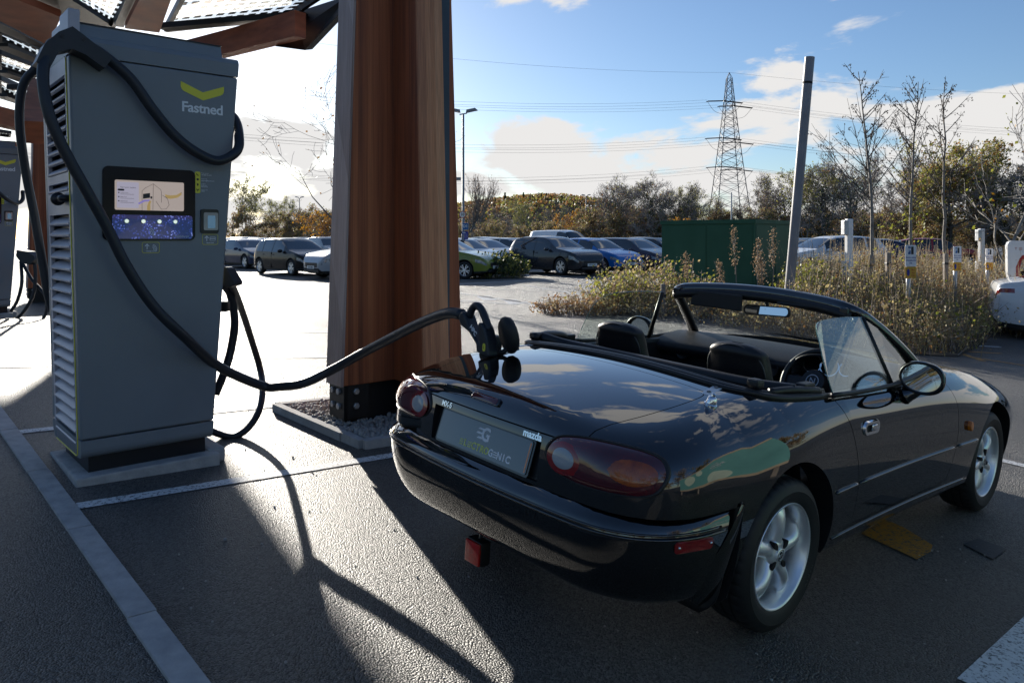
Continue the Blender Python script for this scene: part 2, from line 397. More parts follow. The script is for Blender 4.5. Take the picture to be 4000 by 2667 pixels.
car = root("convertible", "black two-seat convertible with its roof down, charging plug standing on its boot", "car", matrix=CAR)
V, F_ = capsule(f_body, -0.22, 2.45, 0.52, 46, 150, 84); body0 = fix(mesh_from(V, F_))
def arch(cx, r, ya, yb, z=0.288, n=56): return MB().prism([(cx + r * math.cos(2 * math.pi * k / n), z + r * math.sin(2 * math.pi * k / n)) for k in range(n)], ya, yb, 'y').mesh("cut")
arches = [fix(arch(0.0, 0.360, s * 0.50, s * 1.0)) for s in (-1, 1)] + [fix(arch(2.265, 0.348, s * 0.50, s * 1.0)) for s in (-1, 1)]
rail = [(-0.085, 0.0), (-0.088, 0.30), (-0.085, 0.50), (-0.06, 0.61), (0.0, 0.675), (0.12, 0.715), (0.40, 0.735), (0.90, 0.735), (1.25, 0.725), (1.42, 0.69)]
rail_h = [tuple(v) for v in smooth2(rail, 5)]
cock = rail_h + [(1.48, 0.5), (1.53, 0.2), (1.54, 0.0)]
cock = cock + [(x, -y) for x, y in cock[::-1] if y > 0]
cock_cut = fix(prism_me(cock, 0.32, 1.4, 'z'))
# door and boot-lid outlines
door_o = [(0.395, 0.90), (0.44, 0.80), (0.497, 0.68), (0.540, 0.55), (0.560, 0.45), (0.562, 0.36), (0.553, 0.286), (0.62, 0.283), (1.0, 0.283), (1.52, 0.283), (1.615, 0.31), (1.65, 0.42), (1.668, 0.55), (1.672, 0.68), (1.66, 0.78), (1.645, 0.90)]
def inset(pts, d):
    n = len(pts); c = []
    A = sum(pts[i][0] * pts[(i + 1) % n][1] - pts[(i + 1) % n][0] * pts[i][1] for i in range(n)); sg = 1 if A > 0 else -1
    for i in range(n):
        a, b, e = Vector(pts[i - 1]), Vector(pts[i]), Vector(pts[(i + 1) % n]); u = (b - a).normalized(); w = (e - b).normalized()
        nn = Vector((-u.y - w.y, u.x + w.x)); nn = nn / max(0.4, nn.length) ** 1.0
        k = nn.normalized() * d * sg / max(0.5, nn.normalized().dot(Vector((-w.y, w.x)))); c.append((b.x + k.x, b.y + k.y))
    return c
door_s = smooth2(door_o[:7], 4)[:-1] + door_o[6:10] + smooth2(door_o[10:], 4)
door_s = [p for i, p in enumerate(door_s) if i == 0 or (Vector(p) - Vector(door_s[i - 1])).length > 1e-3]
doors_out = [fix(prism_me(door_s, s * 0.70, s * 1.0, 'y')) for s in (-1, 1)]
lid_h = smooth2([(-0.195, 0.0), (-0.195, 0.30), (-0.196, 0.50), (-0.215, 0.553), (-0.28, 0.575), (-0.42, 0.575), (-0.56, 0.555), (-0.68, 0.525), (-0.76, 0.50), (-0.84, 0.485), (-1.0, 0.48)], 4)
lid_o = lid_h + [(x, -y) for x, y in lid_h[::-1] if y > 1e-6]
lid_cut = fix(prism_me(lid_o, 0.738, 1.2, 'z'))
panel_rec = fix(MB().prism([(-1.0, 0.574), (-1.0, 0.711), (-0.792, 0.711), (-0.826, 0.574)], -0.318, 0.318, 'y').mesh("cut"))
bump_room = fix(MB().box((-1.2, -1.1, 0.0), (-0.36, 1.1, 0.5605)).mesh("cut"))
def carve(me, cuts):
    for c in cuts: me = boolean(me, [c])
    return me
shell = carve(body0.copy(), arches + [cock_cut, bump_room])
lidm = boolean(shell.copy(), [fix(prism_me(inset(lid_o, 0.0042), 0.7430, 1.2, 'z'))], 'INTERSECT')
shell = carve(shell, [lid_cut])
door_ms = [boolean(shell.copy(), [fix(prism_me(inset(door_s, 0.0042), s * 0.6985, s * 1.0, 'y'))], 'INTERSECT') for s in (-1, 1)]
shell = carve(shell, doors_out + [panel_rec])
bodyo = obj("body", shell, [M_['black_paint'], M_['dash']], car); skin_normals(shell, f_body)
lid = obj("boot_lid", lidm, [M_['black_paint'], M_['dash']], car); skin_normals(lidm, f_body)
door_objs = []
for m in door_ms: door_objs.append(obj("door", m, [M_['black_paint'], M_['dash']], car)); skin_normals(m, f_body)
V, F_ = capsule(f_bump, -0.42, -0.10, 0.40, 60, 16, 70); bm0 = fix(mesh_from(V, F_))
bm0 = boolean(bm0, [fix(MB().box((-1.5, -1.2, -0.5), (-0.375, 1.2, 1.0)).mesh("c"))], 'INTERSECT')
bm0 = carve(bm0, [fix(MB().prism([(-0.372, 0.62), (-0.392, 0.57), (-0.52, 0.39), (-0.56, 0.10), (-0.3, 0.1), (-0.3, 0.62)], s * 0.45, s * 1.0, 'y').mesh("c")) for s in (-1, 1)])
bumper = obj("rear_bumper", bm0, [M_['black_paint'], M_['dash']], car); skin_normals(bm0, f_bump)
# ------------------------------------------------------------------ convertible: fittings
def tail_pt(s, phi, z, F=f_body, off=0.0, ox=-0.55, oy=0.30):
    """point on the tail at bearing phi (degrees from straight back) and height z; s=-1 right, 1 left"""
    phi = np.asarray(phi, float); z = np.asarray(z, float)
    o = np.stack([np.full_like(z, ox), np.full_like(z, s * oy), z], -1)
    d = np.stack([-np.cos(np.radians(phi)), s * np.sin(np.radians(phi)), np.zeros_like(z)], -1)
    P = cast(F, o, d); return P + grad(F, P) * np.asarray(off)[..., None], grad(F, P)
def side_pt(s, x, z, off=0.0, F=f_body):
    x = np.asarray(x, float); z = np.asarray(z, float) + 0 * x
    o = np.stack([x, 0 * x, z], -1); d = np.stack([0 * x, s + 0 * x, 0 * x], -1)
    P = cast(F, o, d); return P + grad(F, P) * np.asarray(off)[..., None], grad(F, P)
def lens(s, outline, name, mats, parent, h=0.010, base=0.0, rings=10, flatness=5, gasket=None):
    """domed lens over an outline [(phi, z)] on the tail"""
    out = smooth2(outline + [outline[0]], 5)[:-1]; c = np.mean(out, 0); n = len(out); vs = []; 
    for r in range(1, rings + 1):
        k = r / rings; q = c + (np.array(out) - c) * k
        off = base + h * (1 - k ** flatness); P, N = tail_pt(s, q[:, 0], q[:, 1], off=np.full(n, off)); vs.append(P)
    P, N = tail_pt(s, c[:1], c[1:], off=np.array([base + h])); V = [tuple(P[0])] + [tuple(p) for r in vs for p in r]
    fs = [[0, 1 + k, 1 + (k + 1) % n] for k in range(n)]
    for r in range(rings - 1):
        for k in range(n): a = 1 + r * n; fs.append([a + k, a + n + k, a + n + (k + 1) % n, a + (k + 1) % n])
    me = fix(mesh_from(V, fs, name)); me.polygons.foreach_set("use_smooth", [True] * len(me.polygons)); o = obj(name, me, mats, parent)
    if gasket:
        V = []; 
        for k, of in ((0.985, -0.002), (1.0, 0.004), (1.05, 0.004), (1.065, -0.004)):
            q = c + (np.array(out) - c) * k; P, N = tail_pt(s, q[:, 0], q[:, 1], off=np.full(n, of)); V += [tuple(p) for p in P]
        fs = [[r * n + k, (r + 1) * n + k, (r + 1) * n + (k + 1) % n, r * n + (k + 1) % n] for r in range(3) for k in range(n)]
        me = fix(mesh_from(V, fs, "gasket")); me.polygons.foreach_set("use_smooth", [True] * len(me.polygons)); obj("gasket", me, gasket, o)
    return o
M_['lens_clear'] = mat("clear_lens", (0.30, 0.33, 0.36), 0.10, coat=1.0, bump=0.25, bscale=220)
M_['lens_red'] = mat("tail_lamp_red", (0.055, 0.004, 0.010), 0.04, coat=1.0, spec=0.7, base2=(0.10, 0.006, 0.012), vscale=9)
M_['lens_amber'] = mat("tail_lamp_amber", (0.42, 0.085, 0.004), 0.05, coat=1.0, bump=0.3, bscale=160, base2=(0.16, 0.02, 0.004), vscale=16)
lamp_o = [(10.1, .686), (11.7, .714), (18.6, .745), (32.9, .760), (47.5, .764), (59, .761), (68, .752), (72.6, .735), (73, .70), (70.4, .665), (67.6, .641), (62, .628), (54.3, .624), (44.2, .621), (33.8, .621), (24.7, .631), (16.8, .650), (12.2, .668)]
for s in (-1, 1):
    L = lens(s, lamp_o, "tail_lamp", M_['lens_red'], car, h=0.012, gasket=M_['black_trim'])
    def circ(cp, cz, rp, rz_, n=14): return [(cp + rp * math.cos(2 * math.pi * k / n), cz + rz_ * math.sin(2 * math.pi * k / n)) for k in range(n)]
    lens(s, circ(25.5, 0.685, 13.5, 0.052), "brake_lens", M_['red_lens'], L, h=0.003, base=0.0105, rings=6)
    lens(s, circ(25.5, 0.685, 8.2, 0.033), "reverse_lens", M_['lens_clear'], L, h=0.003, base=0.0135, rings=6)
    lens(s, [(49, .693), (53, .720), (60, .726), (67, .718), (69.5, .695), (67, .668), (60, .656), (52, .664)], "indicator_lens", M_['lens_amber'], L, h=0.002, base=0.0108, rings=6)
# high brake light, reflectors, side markers
def patch(pts3, name, m, parent, th=0.006):
    """small raised plate through a ring of points with outward normals [(P,N)]"""
    P = np.array([p for p, n in pts3]); N = np.array([n for p, n in pts3]); n = len(P); c = P.mean(0); cn = N.mean(0)
    V = list(P - N * 0.003) + list(P + N * th * 0.7) + list(c + (P - c) * 0.93 + N * th) + [c + cn * th * 1.05]
    fs = [[r * n + k, (r + 1) * n + k, (r + 1) * n + (k + 1) % n, r * n + (k + 1) % n] for r in range(2) for k in range(n)] + [[2 * n + k, 3 * n, 2 * n + (k + 1) % n] for k in range(n)]
    me = fix(mesh_from(V, fs, name)); me.polygons.foreach_set("use_smooth", [True] * len(me.polygons)); me.set_sharp_from_angle(angle=R_(40)); return obj(name, me, m, parent)
def rear_ring(pts, F=f_body):
    y = np.array([p[0] for p in pts], float); z = np.array([p[1] for p in pts], float)
    P = cast(F, np.stack([0 * y - 0.45, y, z], -1), np.stack([0 * y - 1, 0 * y, 0 * y], -1)); return list(zip(P, grad(F, P)))
def side_ring(s, pts, F=f_body):
    P, N = side_pt(s, np.array([p[0] for p in pts]), np.array([p[1] for p in pts]), F=F); return list(zip(P, N))
hb = patch(rear_ring(rrect(0.168, 0.026, 0.012, 4, 0.02, 0.788)), "high_brake_lamp_housing", M_['black_paint'], lid, 0.010)
patch([(p + n * 0.008, n) for p, n in rear_ring(rrect(0.15, 0.019, 0.008, 4, 0.02, 0.788))], "high_brake_lamp", M_['plate_red'], hb, 0.004)
for s in (-1, 1):
    rf = patch(side_ring(s, rrect(0.150, 0.038, 0.012, 4, -0.60, 0.474), f_bump), "side_reflector", M_['red_lens'], bumper, 0.006)
    for dx in (-0.062, 0.062):
        P, N = side_pt(s, np.array([-0.60 + dx]), np.array([0.476]), 0.006, F=f_bump); MB().sh().ball(P[0], 0.0045, 8, 6).build("screw", M_['chrome'], rf)
    patch(side_ring(s, [(1.804 + 0.017 * math.cos(k * math.pi / 8), 0.561 + 0.026 * math.sin(k * math.pi / 8)) for k in range(16)]), "side_indicator", M_['amber'], bodyo, 0.018)
# bumper ridges and bumper-to-body seam
rid = MB().sh()
ph = np.linspace(-84, 84, 90)
for zz, rr in ((0.513, 0.0045), (0.499, 0.0045)):
    P = []
    for a in ph:
        s = -1 if a < 0 else 1
        q, n_ = tail_pt(s, [abs(a)], [zz], F=f_bump, ox=-0.25, oy=0.0); P.append(q[0])
    P = [p for p in P if p[0] < -0.45]; rid.tube(P, rr, 6)
rid.build("bumper_ridge", M_['black_paint'], bumper)
# door furniture, rub strips, sill strip
for k, s in ((0, -1), (1, 1)):
    d_ = door_objs[k]
    P, N = side_pt(s, np.array([0.668]), np.array([0.690])); n = Vector(N[0]); c = Vector(P[0])
    Mh = frame(c, (1, 0, 0), (0, 0, 1)) if s < 0 else frame(c, (-1, 0, 0), (0, 0, 1))
    hm = MB().sh(); ring = rrect(0.142, 0.054, 0.024, 5); inn = rrect(0.112, 0.030, 0.013, 5); m_ = len(ring)
    V = [Mh @ Vector((a, b, 0.0)) for a, b in rrect(0.15, 0.062, 0.027, 5)] + [Mh @ Vector((a, b, 0.010)) for a, b in ring] + [Mh @ Vector((a, b, 0.009)) for a, b in inn] + [Mh @ Vector((a, b, 0.001)) for a, b in rrect(0.106, 0.025, 0.011, 5)]
    hm.add(V, [[r * m_ + q, r * m_ + (q + 1) % m_, (r + 1) * m_ + (q + 1) % m_, (r + 1) * m_ + q] for r in range(3) for q in range(m_)])
    h = hm.build("door_handle", M_['chrome'], d_, 35)
    MB().prism(rrect(0.104, 0.024, 0.010, 4), 0.0008, 0.002, 'z', Mh).build("handle_recess", M_['dark'], h)
    MB().sh().bbox((0.018 if s < 0 else -0.018, 0, 0.009), (0.050, 0.026, 0.010), 0.004, Mh).build("handle_pull", M_['chrome'], h)
    for x0, x1, par in ((0.34, 0.548, bodyo), (0.566, 1.666, d_), (1.678, 1.945, bodyo)):
        xs = np.linspace(x0, x1, 18); P, N = side_pt(s, xs, 0 * xs + 0.470, 0.002)
        MB().sh().tube([tuple(p) for p in P], [0.003] + [0.0085] * 16 + [0.003], 8, flat=1.0).build("rub_strip", M_['black_paint'], par)
    xs = np.linspace(0.40, 1.90, 24); P, N = side_pt(s, xs, 0 * xs + 0.262, 0.001)
    MB().sh().tube([tuple(p) for p in P], 0.006, 6).build("sill_strip", M_['black_paint'], bodyo)
# badges
def rear_frame(y, z, F=f_body, off=0.001):
    (p, n), = rear_ring([(y, z)], F); n = Vector(n); p = Vector(p) + n * off
    x = Vector((0, -1, 0)); x = (x - n * x.dot(n)).normalized(); return frame(p, x, n.cross(x))
def rear_text(body, size, y, z, name, m, parent, **k):
    mb = MB(); text_into(mb, body, size, rear_frame(y, z), ext=0.0018, **k); return mb.build(name, m, parent)
rear_text("MX-5", 0.030, 0.236, 0.7245, "badge", M_['chrome'], bodyo, bold=0.0004)
rear_text("mazda", 0.036, -0.272, 0.7245, "badge", M_['chrome'], bodyo, bold=0.0012)
# number plate in its recess
pm = frame((-0.829, 0.0, 0.6405), (0, -1, 0), (0.30, 0, 1.0))
M_['plate'] = mat("plate_dark", (0.045, 0.055, 0.065), 0.06, spec=0.8, coat=1.0)
pl_ = MB().prism(rrect(0.535, 0.118, 0.008, 3), 0.002, 0.005, 'z', pm).build("number_plate", M_['plate'], car)
M_['plate_frame'] = mat("plate_frame", (0.02, 0.02, 0.022), 0.2, coat=0.5)
MB().prism(rrect(0.556, 0.134, 0.012, 3), -0.004, 0.0015, 'z', pm).build("plate_holder", M_['plate_frame'], pl_)
tm = MB(); T = lambda x, y: pm @ Matrix.Translation((x, y, 0.0054))
for k, ch in enumerate("ELECTRO"):
    if ch == 'E':
        for q in (-1, 0, 1): tm.prism([(-0.011, q * 0.0085 - 0.0018), (0.010, q * 0.0085 - 0.0018), (0.012, q * 0.0085 + 0.0018), (-0.009, q * 0.0085 + 0.0018)], 0, 0.0006, 'z', T(-0.112 + k * 0.0255, -0.034))
    else: text_into(tm, ch, 0.036, T(-0.112 + k * 0.0255, -0.034), ext=0.0004, bold=0.0011)
M_['lime'] = mat("lime_vinyl", (0.55, 0.6, 0.15), 0.4, var=0.03)
tm.build("lettering", M_['lime'], pl_)
tm = MB()
for k, ch in enumerate("GENIC"):
    if ch == 'E':
        for q in (-1, 0, 1): tm.prism([(-0.011, q * 0.0085 - 0.0018), (0.010, q * 0.0085 - 0.0018), (0.012, q * 0.0085 + 0.0018), (-0.009, q * 0.0085 + 0.0018)], 0, 0.0006, 'z', T(0.0675 + k * 0.0245, -0.034))
    else: text_into(tm, ch, 0.036, T(0.0675 + k * 0.0245, -0.034), ext=0.0004, bold=0.0011)
tm.build("lettering", M_['letter_white'], pl_)
tm = MB(); text_into(tm, "G", 0.068, T(0.016, 0.020), ext=0.0004, bold=0.002)
for q, (a, b) in enumerate(((-0.034, 0.010), (-0.040, 0.0), (-0.030, 0.0))): tm.prism([(a, 0.034 - q * 0.0165), (b, 0.034 - q * 0.0165), (b + 0.004, 0.041 - q * 0.0165), (a + 0.006, 0.041 - q * 0.0165)], 0, 0.0006, 'z', T(0, 0))
tm.build("emblem", M_['letter_white'], pl_)
MB().prism([(0.255, -0.052), (0.262, -0.052), (0.262, 0.052), (0.255, 0.052)], 0.0052, 0.0056, 'z', pm).build("plate_stripe", M_['amber'], pl_)
# aerial base, hinge brackets
M_['iron_grey'] = mat("screw_steel", (0.2, 0.2, 0.21), 0.4, 0.7, var=0.1); M_['bracket'] = mat("polished_bracket", (0.62, 0.64, 0.67), 0.45, 0.1, var=0.05)
ab = MB().sh(); (p, n) = np.array([-0.295, -0.635, 0.853]), None
P = cast(f_body, np.array([[-0.295, -0.635, 0.6]]), np.array([[0, 0, 1.0]])); N = grad(f_body, P)[0]; P = P[0]
Ma = frame(P - N * 0.003, Vector((1, 0, 0)), Vector(N).cross(Vector((1, 0, 0))))
ab.lathe([(0.0245, 0), (0.0245, 0.008), (0.020, 0.012), (0.0175, 0.030), (0.0135, 0.036), (0.008, 0.038), (0.008, 0.046), (0.004, 0.05), (0.0, 0.051)], 20, Ma).build("aerial_base", M_['chrome'], bodyo, 40)
for s in (-1, 1):
    q = [(-0.225, 0.582), (-0.225, 0.545), (-0.085, 0.512), (-0.085, 0.552)]; V = []
    P = cast(f_body, np.array([[x, s * y, 0.6] for x, y in q]), np.array([[0, 0, 1.0]] * 4)); N = grad(f_body, P)
    br = patch(list(zip(P, N)), "hinge_bracket", M_['bracket'], bodyo, 0.0015)
    for x, y in ((-0.19, 0.555), (-0.12, 0.540)):
        P = cast(f_body, np.array([[x, s * y, 0.6]]), np.array([[0, 0, 1.0]])); MB().sh().ball(P[0] + np.array([0, 0, 0.003]), (0.009, 0.009, 0.004), 10, 6).build("screw", M_['iron_grey'], br)
# cockpit rail, folded roof, bar behind the seats
def deck_z(x, y): return cast(f_body, np.array([[x, y, 0.6]]), np.array([[0, 0, 1.0]]))[0][2]
half = smooth2(rail[:8], 6); rp = [(x, -y) for x, y in half[::-1]] + half[1:]
rl = MB().sh()
for ox_, r in ((-0.018, 0.010), (0.006, 0.012), (0.03, 0.010)):
    pts = []
    for x, y in rp:
        k = min(1, max(0, (0.70 - abs(y)) / 0.12)); xx = x + ox_ * (0.35 + 0.65 * k); yy = y - math.copysign(ox_ * (1 - k) * 1.0, y) if abs(y) > 0.3 else y
        if abs(xx) < 0.42: pts.append((xx, yy, deck_z(min(xx, 0.40), yy) + 0.004))
    rl.tube(pts, r, 8)
rl.build("cockpit_rail", M_['black_trim'], bodyo)
tp = MB().sh(); rnd.seed(3)
def fold(i, j):
    y = -0.66 + 1.32 * i / 60; u = j / 22; k = 1 - 0.10 * (abs(y) / 0.66) ** 3
    return (-0.06 + 0.24 * u, y, 0.80 * k + 0.060 * math.sin(math.pi * u) + 0.012 * math.sin(u * 17 + 3 * math.sin(y * 5)) + 0.006 * math.sin(y * 23 + u * 7))
tp.grid(fold, 60, 22); tp.build("folded_roof", M_['leather'], car)
tb = MB().sh().tube(spline([(0.02, 0.60, 0.90), (0.11, 0.50, 0.872), (0.135, 0.30, 0.868), (0.14, 0, 0.866), (0.14, -0.30, 0.866), (0.15, -0.55, 0.866), (0.20, -0.695, 0.868)], 8), 0.030, 10)
tb.tube(spline([(-0.03, 0.60, 0.905), (0.10, 0.635, 0.905), (0.22, 0.665, 0.893), (0.30, 0.69, 0.872)], 6), 0.022, 8)
tb.tube(spline([(0.06, -0.665, 0.872), (0.16, -0.69, 0.876), (0.27, -0.706, 0.868), (0.36, -0.712, 0.858)], 6), 0.016, 8)
tb.build("roof_frame", M_['black_trim'], car)
for s in (-1, 1):
    MB().bbox((0.30, s * 0.685, 0.868), (0.085, 0.045, 0.05), 0.008).build("roof_catch", M_['black_trim'], car); MB().bbox((0.01, s * 0.63, 0.905), (0.05, 0.055, 0.035), 0.012).build("roof_pivot", M_['black_trim'], car)
# seats
def make_seat(y0):
    se = MB().sh(); secs = [(0.34, 0.245, 0.075, 0), (0.60, 0.245, 0.075, 0), (0.72, 0.225, 0.070, 0), (0.79, 0.172, 0.064, 0), (0.86, 0.149, 0.060, 0), (0.92, 0.144, 0.057, 0), (0.96, 0.130, 0.052, 0), (0.985, 0.103, 0.042, 0), (0.998, 0.066, 0.028, 0), (1.004, 0.012, 0.006, 0)]
    zs = [q[0] for q in secs]; fw = CS(zs, [q[1] for q in secs]); ft = CS(zs, [q[2] for q in secs])
    Z = list(np.linspace(0.34, 0.95, 22)) + list(0.95 + 0.054 * np.sin(np.linspace(0.15, math.pi / 2, 9))); nth = 28
    def P(i, j):
        z = Z[i]; a = 2 * math.pi * j / nth; w = max(0.004, float(fw(z))); t = max(0.003, float(ft(z)))
        if z > 0.95: w = 0.137 * math.sqrt(max(0.0, 1 - ((z - 0.95) / 0.0545) ** 2)) ** 0.8 + 0.002; t = 0.055 * math.sqrt(max(0.0, 1 - ((z - 0.95) / 0.0545) ** 2)) + 0.002
        ca, sa = math.cos(a), math.sin(a); k = 0.62
        return (0.335 - 0.27 * (z - 0.97) + t * math.copysign(abs(ca) ** k, ca), y0 + w * math.copysign(abs(sa) ** k, sa), z)
    se.grid(P, len(Z) - 1, nth); seat = se.build("seat", M_['leather'], car)
    MB().sh().bbox((0.74, y0, 0.36), (0.56, 0.50, 0.16), 0.06).build("seat_cushion", M_['leather'], seat)
    pts = []
    for a in np.linspace(0, math.pi, 26):
        y = 0.1455 * math.cos(a); z = 0.86 + 0.137 * math.sin(a) ** 0.8; pts.append((0.335 - 0.27 * (z - 0.97) - 0.036, y0 + y * (1.0 if z < 0.97 else 0.985), z))
    MB().sh().tube(pts, 0.0035, 6).build("piping", mat("stitching", (0.05, 0.052, 0.058), 0.5, var=0.1), seat)
for y0 in (-0.345, 0.345): make_seat(y0)
# dashboard, binnacle, wheel, column
prof = smooth2([(1.47, 0.872), (1.36, 0.882), (1.22, 0.868), (1.11, 0.838), (1.075, 0.81), (1.085, 0.775), (1.12, 0.74), (1.14, 0.62), (1.20, 0.45)], 4) + [(1.5, 0.45)]
db = MB().sh(); ys = np.linspace(-0.71, 0.71, 41)
db.grid(lambda i, j: (prof[j][0] + 0.05 * (1 - (ys[i] / 0.71) ** 2), ys[i], prof[j][1] - 0.01 * (ys[i] / 0.71) ** 2), 40, len(prof) - 1)
dash = db.build("dashboard", M_['dash'], car)
bn = MB().sh(); bp_ = [(1.30, 0.05), (1.20, 0.105), (1.02, 0.118), (1.01, 0.110), (1.10, 0.095), (1.14, 0.0)]
def bin_(i, j):
    a = math.pi * (i / 24); r = (0.118, 0.118, 0.118, 0.107, 0.107)[j]; x = (1.30, 1.16, 1.03, 1.03, 1.14)[j]
    return (x, -0.395 + r * 1.45 * math.cos(a), 0.795 + (r if j else 0.085) * math.sin(a) ** 0.75)
bn.grid(bin_, 24, 4).build("instrument_hood", M_['dash'], dash)
for k, (yy, rr) in enumerate(((-0.475, 0.036), (-0.39, 0.05), (-0.30, 0.05))):
    MB().lathe([(rr, 0), (rr, 0.006), (rr - 0.005, 0.006), (rr - 0.005, 0)], 28, frame((1.12, yy, 0.845), (0, -1, 0), (0.25, 0, 1)), closed=True).build("gauge_ring", M_['chrome'], dash)
for yy in (0.52, 0.10, -0.06, -0.62): MB().sh().lathe([(0.045, 0), (0.05, 0.012), (0.04, 0.014), (0.036, 0.004), (0.0, 0.004)], 20, frame((1.135, yy, 0.775), (0, -1, 0), (0.1, 0, 1))).build("air_vent", M_['black_trim'], dash)
WC = Vector((1.0, -0.385, 0.765)); WM = frame(WC, (0, -1, 0), (0.42, 0, 0.91))
sw = MB().sh().lathe([(0.176 + 0.0155 * math.cos(a), 0.0155 * math.sin(a)) for a in np.linspace(0, 2 * math.pi, 11)[:-1]], 44, WM, closed=True)
st = sw.build("steering_wheel", M_['leather'], car)
sp = MB()
for a in (0, 180, 270): sp.bbox((0.10 * math.cos(R_(a)), 0.10 * math.sin(R_(a)), -0.008), (0.16 if a != 270 else 0.05, 0.05 if a != 270 else 0.16, 0.012), 0.004, WM)
sp.lathe([(0.062, -0.05), (0.066, 0.03), (0.058, 0.048), (0.0, 0.05)], 28, WM)
hub = sp.build("wheel_hub", M_['leather'], st, 35)
hbm = MB().lathe([(0.033, 0.0505), (0.033, 0.052), (0.029, 0.052), (0.029, 0.0505)], 26, WM, closed=True); text_into(hbm, "N", 0.042, WM @ Matrix.Translation((0, 0, 0.0512)), ext=0.0006)
hbm.build("hub_badge", M_['steel'], hub)
cl = MB().bbox((0.02, -0.06, -0.10), (0.11, 0.10, 0.18), 0.02, WM); cl.tube([WM @ Vector((0.07, 0.03, -0.06)), WM @ Vector((0.17, 0.045, -0.05))], 0.008, 8); cl.tube([WM @ Vector((-0.07, 0.03, -0.06)), WM @ Vector((-0.17, 0.045, -0.05))], 0.008, 8)
cl.build("steering_column", M_['black_trim'], st)
# door cards and tunnel
for k, s in ((0, -1), (1, 1)):
    MB().bbox((1.03, s * 0.705, 0.585), (1.15, 0.05, 0.50), 0.03).build("door_card", M_['dash'], door_objs[k])
MB().bbox((0.80, 0.0, 0.45), (1.0, 0.20, 0.26), 0.04).build("centre_tunnel", M_['dash'], car)
# windscreen frame, glass, header trim
hf = [(1.46, 0.69, 0.865), (1.335, 0.648, 0.965), (1.205, 0.603, 1.055), (1.11, 0.568, 1.112), (1.06, 0.535, 1.140), (1.045, 0.48, 1.157), (1.06, 0.36, 1.172), (1.08, 0.18, 1.184), (1.086, 0.0, 1.188)]
full = [(x, -y, z) for x, y, z in hf] + hf[::-1][1:]
sp_ = spline(full, 5)
fr = MB().sh(); 
def hr(p): return 0.026 + 0.008 * min(1, max(0, (0.58 - abs(p.y)) / 0.1))
fr.tube(sp_, [hr(p) for p in sp_], 12)
wf = fr.build("windscreen_frame", M_['black_paint'], car)
ht = MB().sh(); tp_ = [(p.x - 0.028, p.y * 0.985, p.z - 0.026) for p in sp_ if abs(p.y) < 0.53]
ht.tube(tp_, 0.026, 10); ht.build("header_trim", M_['black_trim'], wf)
for s in (-1, 1):
    MB().bbox((1.012, s * 0.499, 1.146), (0.035, 0.045, 0.034), 0.008).build("roof_latch", M_['plate_frame'], wf)
    ip = spline([(1.44, s * 0.655, 0.862), (1.31, s * 0.615, 0.962), (1.18, s * 0.572, 1.05), (1.07, s * 0.53, 1.115)], 5)
    MB().sh().tube(ip, 0.024, 8).build("pillar_trim", M_['black_trim'], wf)
top = [p for p in sp_ if abs(p.y) < 0.56]; n = len(top)
def ws(i, j):
    t = top[i]; y = t.y; k = j / 8
    b = Vector((1.555 - 0.20 * (y / 0.66) ** 2 * 0.8, y * 1.2, 0.878))
    return t.lerp(b, k)
MB().sh().grid(ws, n - 1, 8).build("windscreen", M_['glass'], car)
